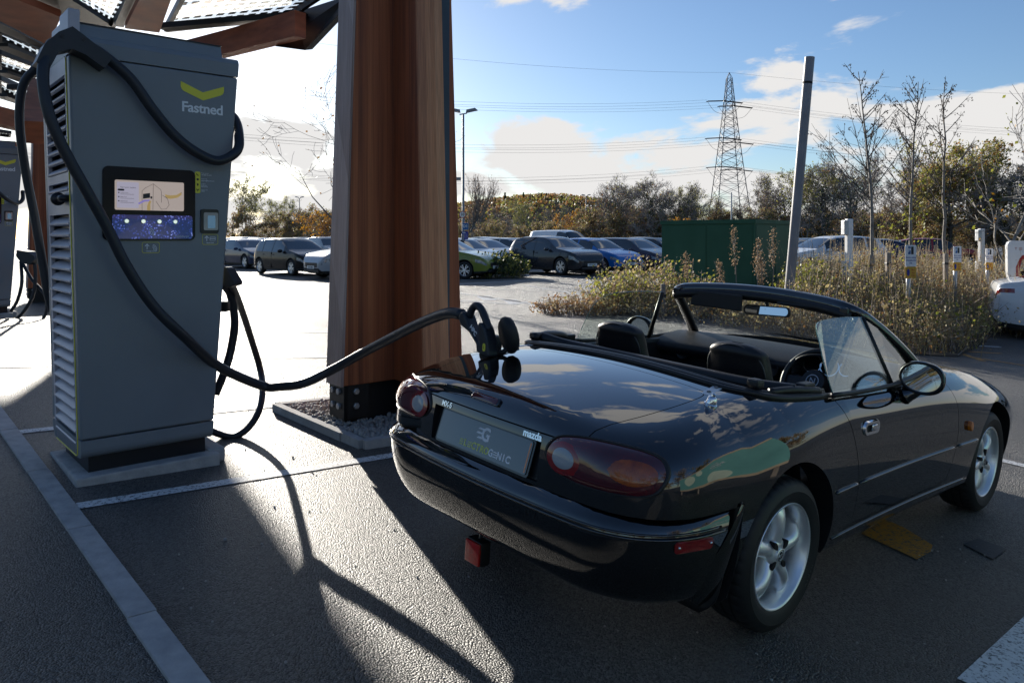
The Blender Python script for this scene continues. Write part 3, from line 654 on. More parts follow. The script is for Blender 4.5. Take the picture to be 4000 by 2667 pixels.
for s in (-1, 1):
    o2 = [(0.43, 0.745, 0.825), (0.434, 0.70, 0.93), (0.450, 0.658, 1.035), (0.475, 0.628, 1.085), (0.515, 0.606, 1.112), (0.58, 0.597, 1.126), (0.70, 0.593, 1.132), (0.85, 0.592, 1.133), (0.985, 0.592, 1.128)]
    o2 = [tuple(v) for v in spline(o2, 4)] + [(1.045, 0.735, 0.80)]
    inn = [Vector((x, s * y, z)) for x, y, z in o2]; V = inn + [v + Vector((0, s * 0.004, 0.002)) for v in inn]; n = len(inn)
    g = MB(); g.mat(0).add(V, [list(range(n))[::-1], list(range(n, 2 * n))]); g.mat(1).add(V, [[i, (i + 1) % n, n + (i + 1) % n, n + i] for i in range(n)])
    g.build("side_window", [M_['glass'], M_.setdefault('glass_edge', mat("glass_edge", (0.10, 0.22, 0.18), 0.1, coat=1.0))], door_objs[0 if s < 0 else 1])
    dv = MB().sh().tube([(0.992, s * 0.592, 1.128), (1.056, s * 0.738, 0.795)], 0.0125, 8).build("window_divider", M_['black_trim'], door_objs[0 if s < 0 else 1])
    q = [(1.0, 0.595, 1.122), (1.07, 0.735, 0.80), (1.36, 0.705, 0.83), (1.30, 0.655, 0.955), (1.16, 0.612, 1.06)]
    MB().add([(x, s * y, z) for x, y, z in q], [list(range(5))]) and None
    mbq = MB(); mbq.add([(x, s * y, z) for x, y, z in q], [list(range(5))]); mbq.build("quarter_window", M_['glass'], door_objs[0 if s < 0 else 1])
    # belt seal
    xs = np.linspace(0.41, 1.30, 12); bl = [(x, s * 0.748, 0.842 - 0.012 * math.sin((x - 0.41) / 0.89 * math.pi)) for x in xs]
    MB().sh().tube(bl, 0.011, 8).build("belt_seal", M_['black_trim'], door_objs[0 if s < 0 else 1])
    # mirror
    mc = Vector((1.135, s * 0.838, 0.873)); mm = MB().sh()
    def mp_(i, j):
        u = i / 12; a = 2 * math.pi * j / 32; r = [1.0, 1.02, 1.02, 1.0, 0.97, 0.92, 0.85, 0.77, 0.67, 0.55, 0.41, 0.24, 0.02][i]
        ca, sa = math.cos(a), math.sin(a); k = 0.86
        return (mc.x - 0.045 + 0.115 * u ** 1.15, mc.y + 0.098 * r * math.copysign(abs(ca) ** k, ca), mc.z + 0.076 * r * math.copysign(abs(sa) ** k, sa))
    mm.grid(mp_, 12, 32); mi = mm.build("door_mirror", M_['black_paint'], door_objs[0 if s < 0 else 1])
    rim = MB().sh().tube([(mc.x - 0.046, mc.y + 0.092 * math.cos(a), mc.z + 0.070 * math.sin(a)) for a in np.linspace(0, 2 * math.pi, 33)], 0.007, 6, cap=False).build("mirror_rim", M_['black_trim'], mi)
    mg = MB(); tilt = -0.10 * s
    mg.add([(mc.x - 0.040 + tilt * 0.0 + 0.08 * s * (0.088 * math.cos(a)), mc.y + 0.088 * math.cos(a), mc.z + 0.066 * math.sin(a)) for a in np.linspace(0, 2 * math.pi, 41)[:-1]], [list(range(40))])
    mg.build("mirror_glass", M_['mirror'], mi)
    MB().sh().tube(spline([(1.10, s * 0.765, 0.775), (1.11, s * 0.79, 0.79), (1.125, s * 0.815, 0.815)], 4), [0.042, 0.038, 0.035, 0.031, 0.03, 0.029, 0.028, 0.028, 0.028], 10).build("mirror_foot", M_['black_paint'], mi)
rv = MB().sh().prism(rrect(0.275, 0.056, 0.025, 5), -0.012, 0.0, 'z', frame((1.105, -0.025, 1.088), (0, -1, 0.05), (0.12, 0, 1)))
rvm = rv.build("rear_view_mirror", M_['black_trim'], car, 40)
MB().prism(rrect(0.255, 0.042, 0.019, 5), 0.0005, 0.002, 'z', frame((1.105, -0.025, 1.088), (0, -1, 0.05), (0.12, 0, 1))).build("mirror_glass", M_['mirror'], rvm)
MB().sh().tube([(1.112, -0.02, 1.09), (1.13, -0.015, 1.12), (1.10, 0.0, 1.165)], 0.011, 8).build("mirror_stalk", M_['black_trim'], rvm)
MB().bbox((1.015, 0.235, 1.118), (0.016, 0.33, 0.088), 0.007).build("sun_visor", M_['dash'], car)
MB().bbox((1.06, -0.30, 1.145), (0.10, 0.33, 0.016), 0.007, None).build("sun_visor", M_['dash'], car)
# rear fog lamp on its bracket, mud flaps, exhaust-less underside
fg = MB().bbox((-0.725, 0.11, 0.153), (0.05, 0.098, 0.098), 0.012); fg.tube([(-0.72, 0.11, 0.20), (-0.70, 0.10, 0.27)], 0.008, 8)
fo = fg.build("fog_lamp", M_['black_trim'], car, 35)
MB().bbox((-0.754, 0.11, 0.153), (0.012, 0.088, 0.088), 0.005).build("lamp_lens", mat("fog_lens", (0.45, 0.008, 0.006), 0.1, coat=1.0, var=0.3, vscale=50), fo, 35)
for s in (-1, 1):
    fl = MB().sh()
    def fp(i, j, s=s):
        u = i / 10; v = j / 14; z = 0.575 - 0.40 * v
        xo = -0.388 - 0.012 * math.sin(v * 3) - 0.115 * min(1, v / 0.55) * (1 - u) * 0 
        yo = 0.832 - 0.05 * v; yi = 0.60
        y = yo + (yi - yo) * u; x = -0.372 - 0.06 * v + 0.0 * u
        if v > 0.8: y = yo - 0.05 * ((v - .8) / .2) ** 2 + (yi + 0.05 * ((v - .8) / .2) ** 2 - yo) * u
        return (x, s * y, z)
    fl.grid(fp, 10, 14); mf = fl.build("mud_flap", M_['black_trim'], car)
    mdf = mf.modifiers.new("t", 'SOLIDIFY'); mdf.thickness = 0.006
    # flared edge of the flap running down the bumper end
    e = spline([(-0.380, s * 0.835, 0.570), (-0.41, s * 0.833, 0.52), (-0.46, s * 0.825, 0.45), (-0.515, s * 0.805, 0.378), (-0.53, s * 0.77, 0.31), (-0.50, s * 0.73, 0.24)], 5); i_ = spline([(-0.355, s * 0.828, 0.565), (-0.365, s * 0.826, 0.50), (-0.37, s * 0.815, 0.42), (-0.385, s * 0.80, 0.33), (-0.41, s * 0.775, 0.25), (-0.44, s * 0.735, 0.20)], 5)
    MB().sh().grid(lambda a, b: tuple(e[a].lerp(i_[a], b / 4) + Vector((0, s * 0.010 * math.sin(b / 4 * math.pi), 0))), len(e) - 1, 4).build("flap_flare", M_['black_paint'], mf)
# wheels
def make_wheel():
    w = bpy.data.objects.new("wheel", None); link(w, car)
    t = MB().sh(); nseg = 200
    pr_ = [(0.1965, -0.006), (0.203, 0.001), (0.214, 0.005), (0.226, 0.0095), (0.240, 0.011), (0.246, 0.0125), (0.249, 0.0105), (0.262, 0.006), (0.274, -0.003), (0.281, -0.011), (0.2855, -0.020), (0.2872, -0.032), (0.288, -0.046), (0.2815, -0.048), (0.2815, -0.054), (0.288, -0.056), (0.288, -0.086), (0.2815, -0.088), (0.2815, -0.095), (0.288, -0.097), (0.288, -0.125), (0.2815, -0.127), (0.2815, -0.133), (0.288, -0.135), (0.287, -0.155), (0.282, -0.170), (0.262, -0.186), (0.23, -0.19), (0.197, -0.18)]
    def tp(i, j):
        r, h = pr_[j]; a = 2 * math.pi * i / nseg
        if 9 <= j <= 12 and i % 5 == 0: r -= 0.0045
        if (15 <= j <= 16 or 19 <= j <= 20) and i % 5 == 2: r -= 0.003
        return (r * math.cos(a), r * math.sin(a), h)
    t.grid(tp, nseg, len(pr_) - 1); tyre = t.build("tyre", M_['rubber'], w, 38)
    lt = MB()
    def arc_text(txt, r, a0, da, size):
        for k, ch in enumerate(txt):
            a = R_(a0 - k * da); Mt = Matrix.Translation((r * math.cos(a), r * math.sin(a), 0.0085)) @ Matrix.Rotation(a - math.pi / 2, 4, 'Z'); text_into(lt, ch, size, Mt, ext=0.002, bold=0.0006)
    arc_text("Rapid", 0.2355, 158, 4.6, 0.026); arc_text("P309", 0.2355, 108, 4.2, 0.026); arc_text("Rapid", 0.2355, -22, 4.6, 0.026)
    lt.build("lettering", mat("tyre_lettering", (0.035, 0.036, 0.04), 0.5, var=0.1), tyre)
    rm = MB().sh().lathe([(0.2005, -0.010), (0.2005, -0.001), (0.198, 0.0015), (0.193, 0.0), (0.190, -0.006), (0.186, -0.016), (0.181, -0.026), (0.178, -0.06), (0.176, -0.13), (0.195, -0.16)], 72, cap=False)
    rim = rm.build("rim", M_['alloy'], w, 50)
    MB().lathe([(0.18, -0.105), (0.0, -0.105)], 40).build("wheel_back", M_['dark'], rim)
    MB().lathe([(0.12, -0.088), (0.12, -0.080), (0.05, -0.080), (0.05, -0.07), (0.0, -0.07)], 40).build("brake_disc", mat("brake_disc", (0.12, 0.10, 0.09), 0.45, 0.7, var=0.2), rim)
    sk = MB().sh()
    wf_ = CS([0.02, 0.05, 0.085, 0.12, 0.15, 0.183], [0.036, 0.031, 0.0265, 0.0275, 0.033, 0.047]); zf_ = CS([0.02, 0.05, 0.09, 0.13, 0.16, 0.186], [-0.020, -0.0185, -0.012, -0.0125, -0.021, -0.036])
    rs = np.linspace(0.0, 0.186, 20)
    for q in range(5):
        A = R_(90 - 3 + 72 * q)
        def spk(i, j, A=A):
            r = rs[i]; u = -1 + 2 * j / 14; w_ = float(wf_(r)); e = abs(u)
            if e > 0.86: uu = math.copysign(1.0, u); dz = -0.018 - 0.040 * (e - 0.86) / 0.14
            else: uu = u / 0.86; dz = -0.018 * abs(uu) ** 2.4
            a = uu * w_; z = float(zf_(r)) + dz; return (r * math.cos(A) - a * math.sin(A), r * math.sin(A) + a * math.cos(A), z)
        sk.grid(spk, 19, 14)
    sk.lathe([(0.060, -0.045), (0.056, -0.026), (0.046, -0.0195), (0.03, -0.0165), (0.0, -0.016)], 36)
    so = sk.build("spokes", M_['alloy'], rim, 50)
    for k in range(4):
        lg = MB()
        a = R_(40 + 90 * k); Ml = Matrix.Translation((0.052 * math.cos(a), 0.052 * math.sin(a), -0.0165)) @ Matrix.Rotation(a, 4, 'Z')
        lg.prism([(0.017 * math.cos(t_) * (1.25 if math.cos(t_) < 0 else 1), 0.0105 * math.sin(t_) * (1 - 0.3 * max(0, -math.cos(t_)))) for t_ in np.linspace(0, 2 * math.pi, 21)[:-1]], -0.02, 0.0035, 'z', Ml); lg.build("lug_recess", M_['dark'], so)
    cp = MB().sh().lathe([(0.0255, -0.018), (0.0255, -0.012), (0.023, -0.010), (0.0, -0.0095)], 30).build("wheel_cap", M_['alloy'], rim, 40)
    ct = MB().lathe([(0.0225, -0.0098), (0.0225, -0.0091), (0.0208, -0.0091), (0.0208, -0.0098)], 28, closed=True); text_into(ct, "FOX", 0.015, Matrix.Translation((0, -0.006, -0.0094)) @ Matrix.Rotation(0.5, 4, 'Z'), ext=0.0005, bold=0.0006)
    ct.prism([(-0.010, 0.004), (-0.002, 0.003), (0.004, 0.008), (0.010, 0.003), (0.006, 0.013), (-0.003, 0.016), (-0.011, 0.012)], -0.0098, -0.0091, 'z'); ct.build("cap_emblem", M_['letter_dark'], cp)
    return w
wh = make_wheel()
def wheel_at(o, x, s, y, camber, steer, spin, R0=0.288):
    n = Vector((steer * -s, s * 1.0, -camber)).normalized()            # outward axis (top leans in)
    xx = Vector((1, 0, 0)) if s < 0 else Vector((-1, 0, 0)); xx = (xx - n * xx.dot(n)).normalized(); yy = n.cross(xx)
    m = Matrix(((xx.x, yy.x, n.x, x), (xx.y, yy.y, n.y, s * y), (xx.z, yy.z, n.z, R0), (0, 0, 0, 1)))
    o.matrix_local = m @ Matrix.Rotation(R_(spin), 4, 'Z')
for k, (x, s, y, c, st_, spn) in enumerate(((0, -1, 0.796, 0.032, 0, 0), (0, 1, 0.796, 0.032, 0, 20), (2.265, -1, 0.792, 0.020, 0.007, 30), (2.265, 1, 0.792, 0.020, 0.0, 50))):
    o = wh if k == 0 else copy_tree(wh, car); wheel_at(o, x, s, y, c, st_, spn)
# ================================================================== ground, markings, kerbs
def asphalt():
    m = bpy.data.materials.new("asphalt"); m.use_nodes = True; N, L = m.node_tree.nodes, m.node_tree.links; b = N["Principled BSDF"]
    c = N.new("ShaderNodeTexCoord"); v = N.new("ShaderNodeTexVoronoi"); v.inputs["Scale"].default_value = 135; L.new(c.outputs["Object"], v.inputs["Vector"])
    v2 = N.new("ShaderNodeTexNoise"); v2.inputs["Scale"].default_value = 0.55; v2.inputs["Detail"].default_value = 5; L.new(c.outputs["Object"], v2.inputs["Vector"])
    v3 = N.new("ShaderNodeTexNoise"); v3.inputs["Scale"].default_value = 60; v3.inputs["Detail"].default_value = 4; L.new(c.outputs["Object"], v3.inputs["Vector"])
    cr = N.new("ShaderNodeValToRGB"); cr.color_ramp.elements[0].position = 0.15; cr.color_ramp.elements[0].color = (0.005, 0.006, 0.007, 1)
    cr.color_ramp.elements[1].position = 0.95; cr.color_ramp.elements[1].color = (0.150, 0.145, 0.138, 1); L.new(v.outputs["Color"], cr.inputs[0])
    mr = N.new("ShaderNodeMapRange"); mr.inputs["From Min"].default_value = 0.3; mr.inputs["From Max"].default_value = 0.7; mr.inputs["To Min"].default_value = 0.62; mr.inputs["To Max"].default_value = 1.25; L.new(v2.outputs[0], mr.inputs[0])
    mx = N.new("ShaderNodeMix"); mx.data_type = 'RGBA'; mx.blend_type = 'MULTIPLY'; mx.inputs[0].default_value = 1; L.new(cr.outputs[0], mx.inputs[6]); L.new(mr.outputs[0], mx.inputs[7])
    st = N.new("ShaderNodeTexNoise"); st.inputs["Scale"].default_value = 1.35; st.inputs["Detail"].default_value = 9; st.inputs["Roughness"].default_value = 0.68; L.new(c.outputs["Object"], st.inputs["Vector"])
    sr_ = N.new("ShaderNodeMapRange"); sr_.inputs["From Min"].default_value = 0.60; sr_.inputs["From Max"].default_value = 0.66; sr_.inputs["To Min"].default_value = 1.0; sr_.inputs["To Max"].default_value = 0.45; L.new(st.outputs[0], sr_.inputs[0])
    m2 = N.new("ShaderNodeMix"); m2.data_type = 'RGBA'; m2.blend_type = 'MULTIPLY'; m2.inputs[0].default_value = 1; L.new(mx.outputs[2], m2.inputs[6]); L.new(sr_.outputs[0], m2.inputs[7])
    L.new(m2.outputs[2], b.inputs["Base Color"]); b.inputs["Roughness"].default_value = 0.50; b.inputs["Specular IOR Level"].default_value = 0.7
    h = N.new("ShaderNodeMath"); h.operation = 'MULTIPLY_ADD'; h.inputs[1].default_value = -1.9; L.new(v.outputs["Distance"], h.inputs[0]); L.new(v3.outputs[0], h.inputs[2])
    bp = N.new("ShaderNodeBump"); bp.inputs["Strength"].default_value = 0.9; bp.inputs["Distance"].default_value = 0.009; L.new(h.outputs[0], bp.inputs["Height"]); L.new(bp.outputs[0], b.inputs["Normal"])
    return m
M_['asphalt'] = asphalt()
def axis(near, far): return sorted(set([-x for x in far] + near + far))
gx = sorted(set(list(np.arange(-7, 7.01, 0.35)) + [s * k for s in (-1, 1) for k in (8, 10, 14, 20, 30, 45, 70, 110, 180, 300, 600, 1200, 3000)]))
gy = sorted(set([-3000, -800, -300, -100, -50, -30, -20] + list(np.arange(-15, 16.01, 0.4)) + [18, 22, 28, 36, 50, 70, 100, 150, 250, 450, 900, 1800, 3600]))
g = MB().sh(); g.grid(lambda i, j: (gx[i], gy[j], gz(gx[i], gy[j])), len(gx) - 1, len(gy) - 1)
tag(g.build("ground", M_['asphalt']), kind="structure")
def line_paint(name, col, wear=0.42):
    m = mat(name, col, 0.6, bump=0.4, bscale=150); N, L = m.node_tree.nodes, m.node_tree.links; b = N["Principled BSDF"]
    c = N.new("ShaderNodeTexCoord"); n = N.new("ShaderNodeTexNoise"); n.inputs["Scale"].default_value = 55; n.inputs["Detail"].default_value = 8; n.inputs["Roughness"].default_value = 0.75; L.new(c.outputs["Object"], n.inputs["Vector"])
    r = N.new("ShaderNodeMapRange"); r.inputs["From Min"].default_value = wear - 0.05; r.inputs["From Max"].default_value = wear + 0.03; L.new(n.outputs[0], r.inputs[0])
    mx = N.new("ShaderNodeMix"); mx.data_type = 'RGBA'; mx.inputs[6].default_value = (0.07, 0.07, 0.072, 1); mx.inputs[7].default_value = (*col, 1); L.new(r.outputs[0], mx.inputs[0]); L.new(mx.outputs[2], b.inputs["Base Color"]); return m
M_['line'] = line_paint("line_paint", (0.66, 0.67, 0.67), 0.455); M_['yline'] = line_paint("yellow_line_paint", (0.45, 0.20, 0.02), 0.47); M_['oline'] = line_paint("orange_line_paint", (0.6, 0.3, 0.1), 0.47)
def strip(mb, a, b, w, h=0.004, seg=0.4):
    a, b = Vector(a[:2]), Vector(b[:2]); d = b - a; n = max(1, int(d.length / seg)); u = d.normalized(); p = Vector((-u.y, u.x)) * w / 2
    def P(i, j): q = a + d * i / n + p * (2 * j - 1); return (q.x, q.y, gz(q.x, q.y) + h)
    mb.grid(P, n, 1)
def poly(mb, pts, h=0.004): mb.add([(p[0], p[1], gz(p[0], p[1]) + h) for p in pts], [list(range(len(pts)))])
U = Vector((0.775, 0.632)); Wd = Vector((-0.632, 0.775))                # bay directions
wl_ = MB(); A = G(178, 1163); strip(wl_, A, Vector(A[:2]) + U * 6.5, 0.085)
A = G(40, 993); strip(wl_, A, Vector(A[:2]) + U * 1.72, 0.085)
for q in (((0, 843), (113, 841), .1), ((500, 822), (757, 820), .12), ((640, 765), (757, 763), .12), ((545, 755), (700, 727), .12), ((640, 672), (757, 690), .2), ((300, 1480), (300, 1481), .01)): strip(wl_, G(*q[0]), G(*q[1]), q[2])
for q in (((1045, 672), (1352, 716), .12), ((1045, 690), (1190, 700), .12), ((1045, 664), (1250, 668), .10), ((1045, 653), (1275, 641), .12), ((1190, 622), (1215, 634), .1), ((1045, 644), (1340, 640), .1), ((1200, 655), (1420, 690), .1), ((2295, 1056), (2420, 1086), .10), ((2190, 792), (2420, 802), .10)): strip(wl_, G(*q[0]), G(*q[1]), q[2])
for x, y in ((1120, 684), (1180, 692), (1242, 701), (1300, 709)): strip(wl_, G(x - 12, y - 4), G(x + 8, y + 6), .35)
A, B = G(2290, 1600), G(2440, 1440); strip(wl_, A, B, 0.24)
tag(wl_.build("bay_markings", M_['line']), kind="structure")
yl = MB(); poly(yl, [G(1978, 1226), G(2030, 1193), G(2075, 1212), G(2142, 1253), G(2138, 1268), G(2106, 1286)], 0.005)
for q in (((2190, 806), (2300, 812), .10), ((2240, 822), (2420, 850), .10), ((2190, 806), (2260, 830), .10)): strip(yl, G(*q[0]), G(*q[1]), q[2])
tag(yl.build("yellow_markings", M_['yline']), kind="structure")
ol = MB()
for q in (((1215, 694), (1352, 714), .10), ((1240, 684), (1330, 680), .1)): strip(ol, G(*q[0]), G(*q[1]), q[2], 0.006)
tag(ol.build("orange_markings", M_['oline']), kind="structure")
M_['concrete'] = mat("concrete", (0.44, 0.43, 0.42), 0.85, base2=(0.30, 0.30, 0.30), vscale=14, bump=0.35, bscale=70)
M_['iron'] = mat("cast_iron", (0.035, 0.037, 0.04), 0.6, bump=0.3, bscale=90)
dc = MB(); q = [G(2212, 1251), G(2246, 1238), G(2312, 1262), G(2281, 1286)]; poly(dc, q, 0.006)
dco = dc.build("drain_cover", M_['iron']); tag(dco, "dark iron drain cover set in the tarmac beside the convertible", "drain cover")
def kerb_run(name, pts, w, hgt, seg, m):
    mb = MB(); a, b = Vector(pts[0][:2]), Vector(pts[1][:2]); d = b - a; L = d.length; u = d / L; p = Vector((-u.y, u.x)); t = 0
    while t < L - 0.02:
        e = min(L, t + seg); q0 = a + u * (t + 0.004); q1 = a + u * (e - 0.004); vs = []
        j = rnd.uniform(-0.004, 0.004)
        for dz in (-0.05, hgt):
            for q, s in ((q0, -1), (q1, -1), (q1, 1), (q0, 1)):
                r = q + p * (s * w / 2 + j); vs.append((r.x, r.y, gz(r.x, r.y) + dz))
        mb.add(vs, [(0, 3, 2, 1), (4, 5, 6, 7), (0, 1, 5, 4), (1, 2, 6, 5), (2, 3, 7, 6), (3, 0, 4, 7)]); t = e
    return tag(mb.build(name, m), kind="structure")
a, b = G(0, 962), G(425, 1552); d = (Vector(b) - Vector(a)).normalized(); kerb_run("edging_kerb", (Vector(a) - d * 1.5, Vector(b) + d * 2.5), 0.095, 0.012, 0.915, M_['concrete'])
kA, kB, kC, kD = G(634, 943), G(832, 1030), None, None
kA, kB = Vector(kA[:2]), Vector(kB[:2]); side = (kB - kA); kC = kB + Vector((-side.y, side.x)).normalized() * side.length * 1.0 * 1; 
perp = Vector((0.775, 0.632)) * side.length; kC = kB + perp; kD = kA + perp
for p, q in ((kA, kB), (kB, kC), (kA, kD), (kD, kC)): kerb_run("kerb", (p, q), 0.06, 0.055, 0.92, M_['concrete'])
# gravel bed inside the kerb square: loose stones
M_['gravel'] = mat("gravel_stone", (0.42, 0.40, 0.37), 0.8, base2=(0.22, 0.22, 0.22), vscale=30, bump=0.2, bscale=80)
gv = MB(); gv.sh(); gr = random.Random(5); kc = (kA + kC) / 2
bm_ = bmesh.new(); bmesh.ops.create_icosphere(bm_, subdivisions=1, radius=1); IV = [v.co.copy() for v in bm_.verts]; IF = [[v.index for v in f.verts] for f in bm_.faces]; bm_.free()
for k in range(3600):
    s, t = gr.uniform(0.03, 0.97), gr.uniform(0.03, 0.97); p = kA + (kB - kA) * s + perp * t
    r = gr.uniform(0.011, 0.024); e = Euler((gr.uniform(0, 6), gr.uniform(0, 6), gr.uniform(0, 6))).to_matrix(); dg = (r * gr.uniform(.7, 1.4), r * gr.uniform(.6, 1.1), r * gr.uniform(.5, .9))
    heap = 0.03 * math.exp(-((p - kc).length / 0.4) ** 2); o = Vector((p.x, p.y, gz(p.x, p.y) + 0.028 + heap + gr.uniform(-.012, .02)))
    gv.add([o + e @ Vector((v.x * dg[0] * gr.uniform(.85, 1.15), v.y * dg[1], v.z * dg[2])) for v in IV], IF)
base = MB().add
gb = MB(); poly(gb, [kA, kB, kC, kD], 0.018); tag(gb.build("gravel_bed", M_['gravel']), kind="structure")
tag(gv.build("gravel", M_['gravel']), kind="stuff")
lt_ = MB(); lr = random.Random(9)
for k in range(420):
    p = (lr.uniform(-3.2, 3.5), lr.uniform(1.9, 7)); r = lr.uniform(0.002, 0.006) * (1.6 if lr.random() < .06 else 1); e = Euler((lr.uniform(0, 6), lr.uniform(0, 6), 0)).to_matrix(); o = Vector((p[0], p[1], gz(*p) + r * 0.5))
    lt_.add([o + e @ (v * r) for v in IV], IF)
tag(lt_.build("loose_grit", M_['gravel']), kind="stuff")

# ================================================================== rapid charger (x along the front, y into the cabinet, z up)
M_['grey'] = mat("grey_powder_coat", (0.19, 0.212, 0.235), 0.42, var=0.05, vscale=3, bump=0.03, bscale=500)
M_['grey_lit'] = mat("grey_sky_lit", (0.42, 0.41, 0.46), 0.42, var=0.06)  # paler than the front: sky glare on the sides put into the colour
M_['cab_black'] = mat("cabinet_black", (0.012, 0.012, 0.016), 0.35)
ang = R_(90 - 48.5); CO = G(202.9, 1076, 0.06)
def xl(z): return -0.0405 - 0.0277 * z
def xr(z): return 0.6215 + 0.0705 * z
def make_charger(label, loc, detail=True):
    ch = root("rapid_charger", label, "charger", loc, ang, "rapid chargers under the timber canopy")
    y0, y1 = -0.05, 0.62
    def hull(z0, z1, ins, nm, m, zb=0.0, rb=0.0, par=None, y0_=None, y1_=None, n=8):
        mb = MB(); zs = np.linspace(z0, z1, n + 1); a = y0 if y0_ is None else y0_; b_ = y1 if y1_ is None else y1_
        vs = []; fs = []
        for z in zs: vs += [(xl(z) + ins, a, z), (xr(z) - ins, a, z), (xr(z) - ins, b_, z), (xl(z) + ins, b_, z)]
        for i in range(n): fs += [[i * 4 + k, i * 4 + (k + 1) % 4, (i + 1) * 4 + (k + 1) % 4, (i + 1) * 4 + k] for k in range(4)]
        fs += [[3, 2, 1, 0], [n * 4, n * 4 + 1, n * 4 + 2, n * 4 + 3]]; mb.add(vs, fs)
        o = mb.build(nm, m, par or ch)
        md = o.modifiers.new("b", 'BEVEL'); md.width = 0.012; md.segments = 3; md.limit_method = 'ANGLE'; md.angle_limit = R_(50); o.data.polygons.foreach_set("use_smooth", [True] * len(o.data.polygons)); o.data.set_sharp_from_angle(angle=R_(40)); return o
    # front and back skins, side louvre bay between them
    hull(0.163, 2.146, 0.0, "front_panel", M_['grey'], y0_=-0.05, y1_=0.015)
    hull(0.163, 2.146, 0.0, "back_panel", M_['grey'], y0_=0.60, y1_=0.66)
    hull(0.10, 2.146, 0.045, "cabinet", M_['cab_black'], y0_=0.012, y1_=0.602)
    # lower skirt with rounded toe
    sk = MB(); pr = [(-0.05, 0.158)] + [(-0.05 + 0.05 * (1 - math.cos(a)), 0.108 - 0.046 * math.sin(a)) for a in np.linspace(0, math.pi / 2, 6)] + [(0.61, 0.062), (0.65, 0.10), (0.66, 0.158)]
    vs = [(xl(z), y, z) for y, z in pr] + [(xr(z), y, z) for y, z in pr]; n = len(pr)
    sk.add(vs, [list(range(n)), list(range(n, 2 * n))[::-1]] + [[i, n + i, n + (i + 1) % n, (i + 1) % n] for i in range(n)])
    sk.build("skirt", M_['grey'], ch)
    # head: sloped top with raised lid
    hd = MB(); pr = [(-0.05, 2.151), (-0.05, 2.225), (-0.035, 2.250), (-0.005, 2.262), (0.62, 2.262), (0.66, 2.23), (0.66, 2.151)]
    n = len(pr); vs = [(xl(z), y, z) for y, z in pr] + [(xr(z), y, z) for y, z in pr]; hd.add(vs, [list(range(n)), list(range(n, 2 * n))[::-1]] + [[i, n + i, n + (i + 1) % n, (i + 1) % n] for i in range(n)])
    head = hd.build("head", M_['grey'], ch)
    MB().prism([(-0.02, 2.245), (0.005, 2.325), (0.60, 2.325), (0.62, 2.245)], -0.062, 0.692, 'x').build("lid", M_['grey'], head)
    MB().box((-0.065, 0.0, 2.325), (0.695, 0.60, 2.332)).build("lid_edge", M_['cab_black'], head)
    # left and right louvred sides
    for sd in (-1, 1):
        fx = xl if sd < 0 else xr
        fr = MB()
        def bar(ya, yb, za, zb):
            vs = []
            for z in (za, zb):
                for y in (ya, yb): vs += [(fx(z), y, z), (fx(z) - sd * 0.02, y, z)]
            fr.add(vs, [(0, 2, 6, 4), (1, 5, 7, 3), (0, 1, 3, 2), (4, 6, 7, 5), (0, 4, 5, 1), (2, 3, 7, 6)])
        bar(0.015, 0.060, 0.10, 2.146); bar(0.555, 0.60, 0.10, 2.146)
        for za, zb in ((0.062, 0.115), (1.335, 1.455), (1.505, 1.552), (2.06, 2.15)): bar(0.06, 0.555, za, zb)
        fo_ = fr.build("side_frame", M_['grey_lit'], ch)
        for za, zb, nl in ((0.115, 1.335, 20), (1.455, 1.505, 1), (1.552, 2.06, 9)):
            st_ = (zb - za) / nl
            for k in range(nl):
                z = za + k * st_; lv = MB(); cpts = [(-0.004, 0.0), (0.018, 0.10 * 0), (0.020, st_ * 0.18), (0.0, st_ * 0.62), (-0.016, st_ * 0.78), (-0.022, st_ * 0.72), (-0.006, st_ * 0.5)] if False else [(0.002, 0.0), (0.016, st_ * 0.10), (0.017, st_ * 0.22), (-0.004, st_ * 0.62), (-0.030, st_ * 0.82), (-0.034, st_ * 0.76), (-0.010, st_ * 0.5)]
                vs = [(fx(z) + sd * (a - 0.012), 0.06, z + b) for a, b in cpts] + [(fx(z) + sd * (a - 0.012), 0.555, z + b) for a, b in cpts]; n = len(cpts)
                lv.add(vs, [list(range(n)), list(range(n, 2 * n))[::-1]] + [[i, (i + 1) % n, n + (i + 1) % n, n + i] for i in range(n)])
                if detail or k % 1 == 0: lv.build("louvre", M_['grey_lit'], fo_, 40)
        yt = MB().tube([(fx(z) + sd * 0.001, 0.018, z) for z in np.linspace(2.14, 0.12, 8)] + [(fx(0.075) + sd * 0.001, 0.03, 0.075), (fx(0.064) + sd * 0.001, 0.06, 0.064), (fx(0.062) + sd * 0.001, 0.55, 0.062)], 0.0035, 6)
        yt.build("yellow_trim", M_['yellow'], fo_)
    kn = MB().sh().tube([(xl(1.42) + 0.0, 0.045, 1.415), (xl(1.42) - 0.028, 0.05, 1.415), (xl(1.42) - 0.03, 0.12, 1.415)], 0.018, 10); kn.lathe([(0.0, -0.02), (0.034, -0.02), (0.036, 0.0), (0.022, 0.03), (0.018, 0.05)], 16, frame((xl(1.42) - 0.03, 0.16, 1.415), (0, 0, 1), (1, 0, 0)))
    kn.build("side_lock", M_['cab_black'], ch)
    # lettering, emblem, screen
    Y = -0.0505
    Fm = lambda x, z, d=0.0: frame((x, Y - d, z), (1, 0, 0), (0, 0, 1))
    em = MB(); em.prism([(0.449, 2.084), (0.570, 2.036), (0.690, 2.084), (0.690, 2.056), (0.684, 2.040), (0.672, 2.031), (0.572, 1.990), (0.466, 2.031), (0.455, 2.040), (0.449, 2.056)], Y - 0.0012, Y + 0.002, 'y'); em.build("emblem", M_['yellow'], ch)
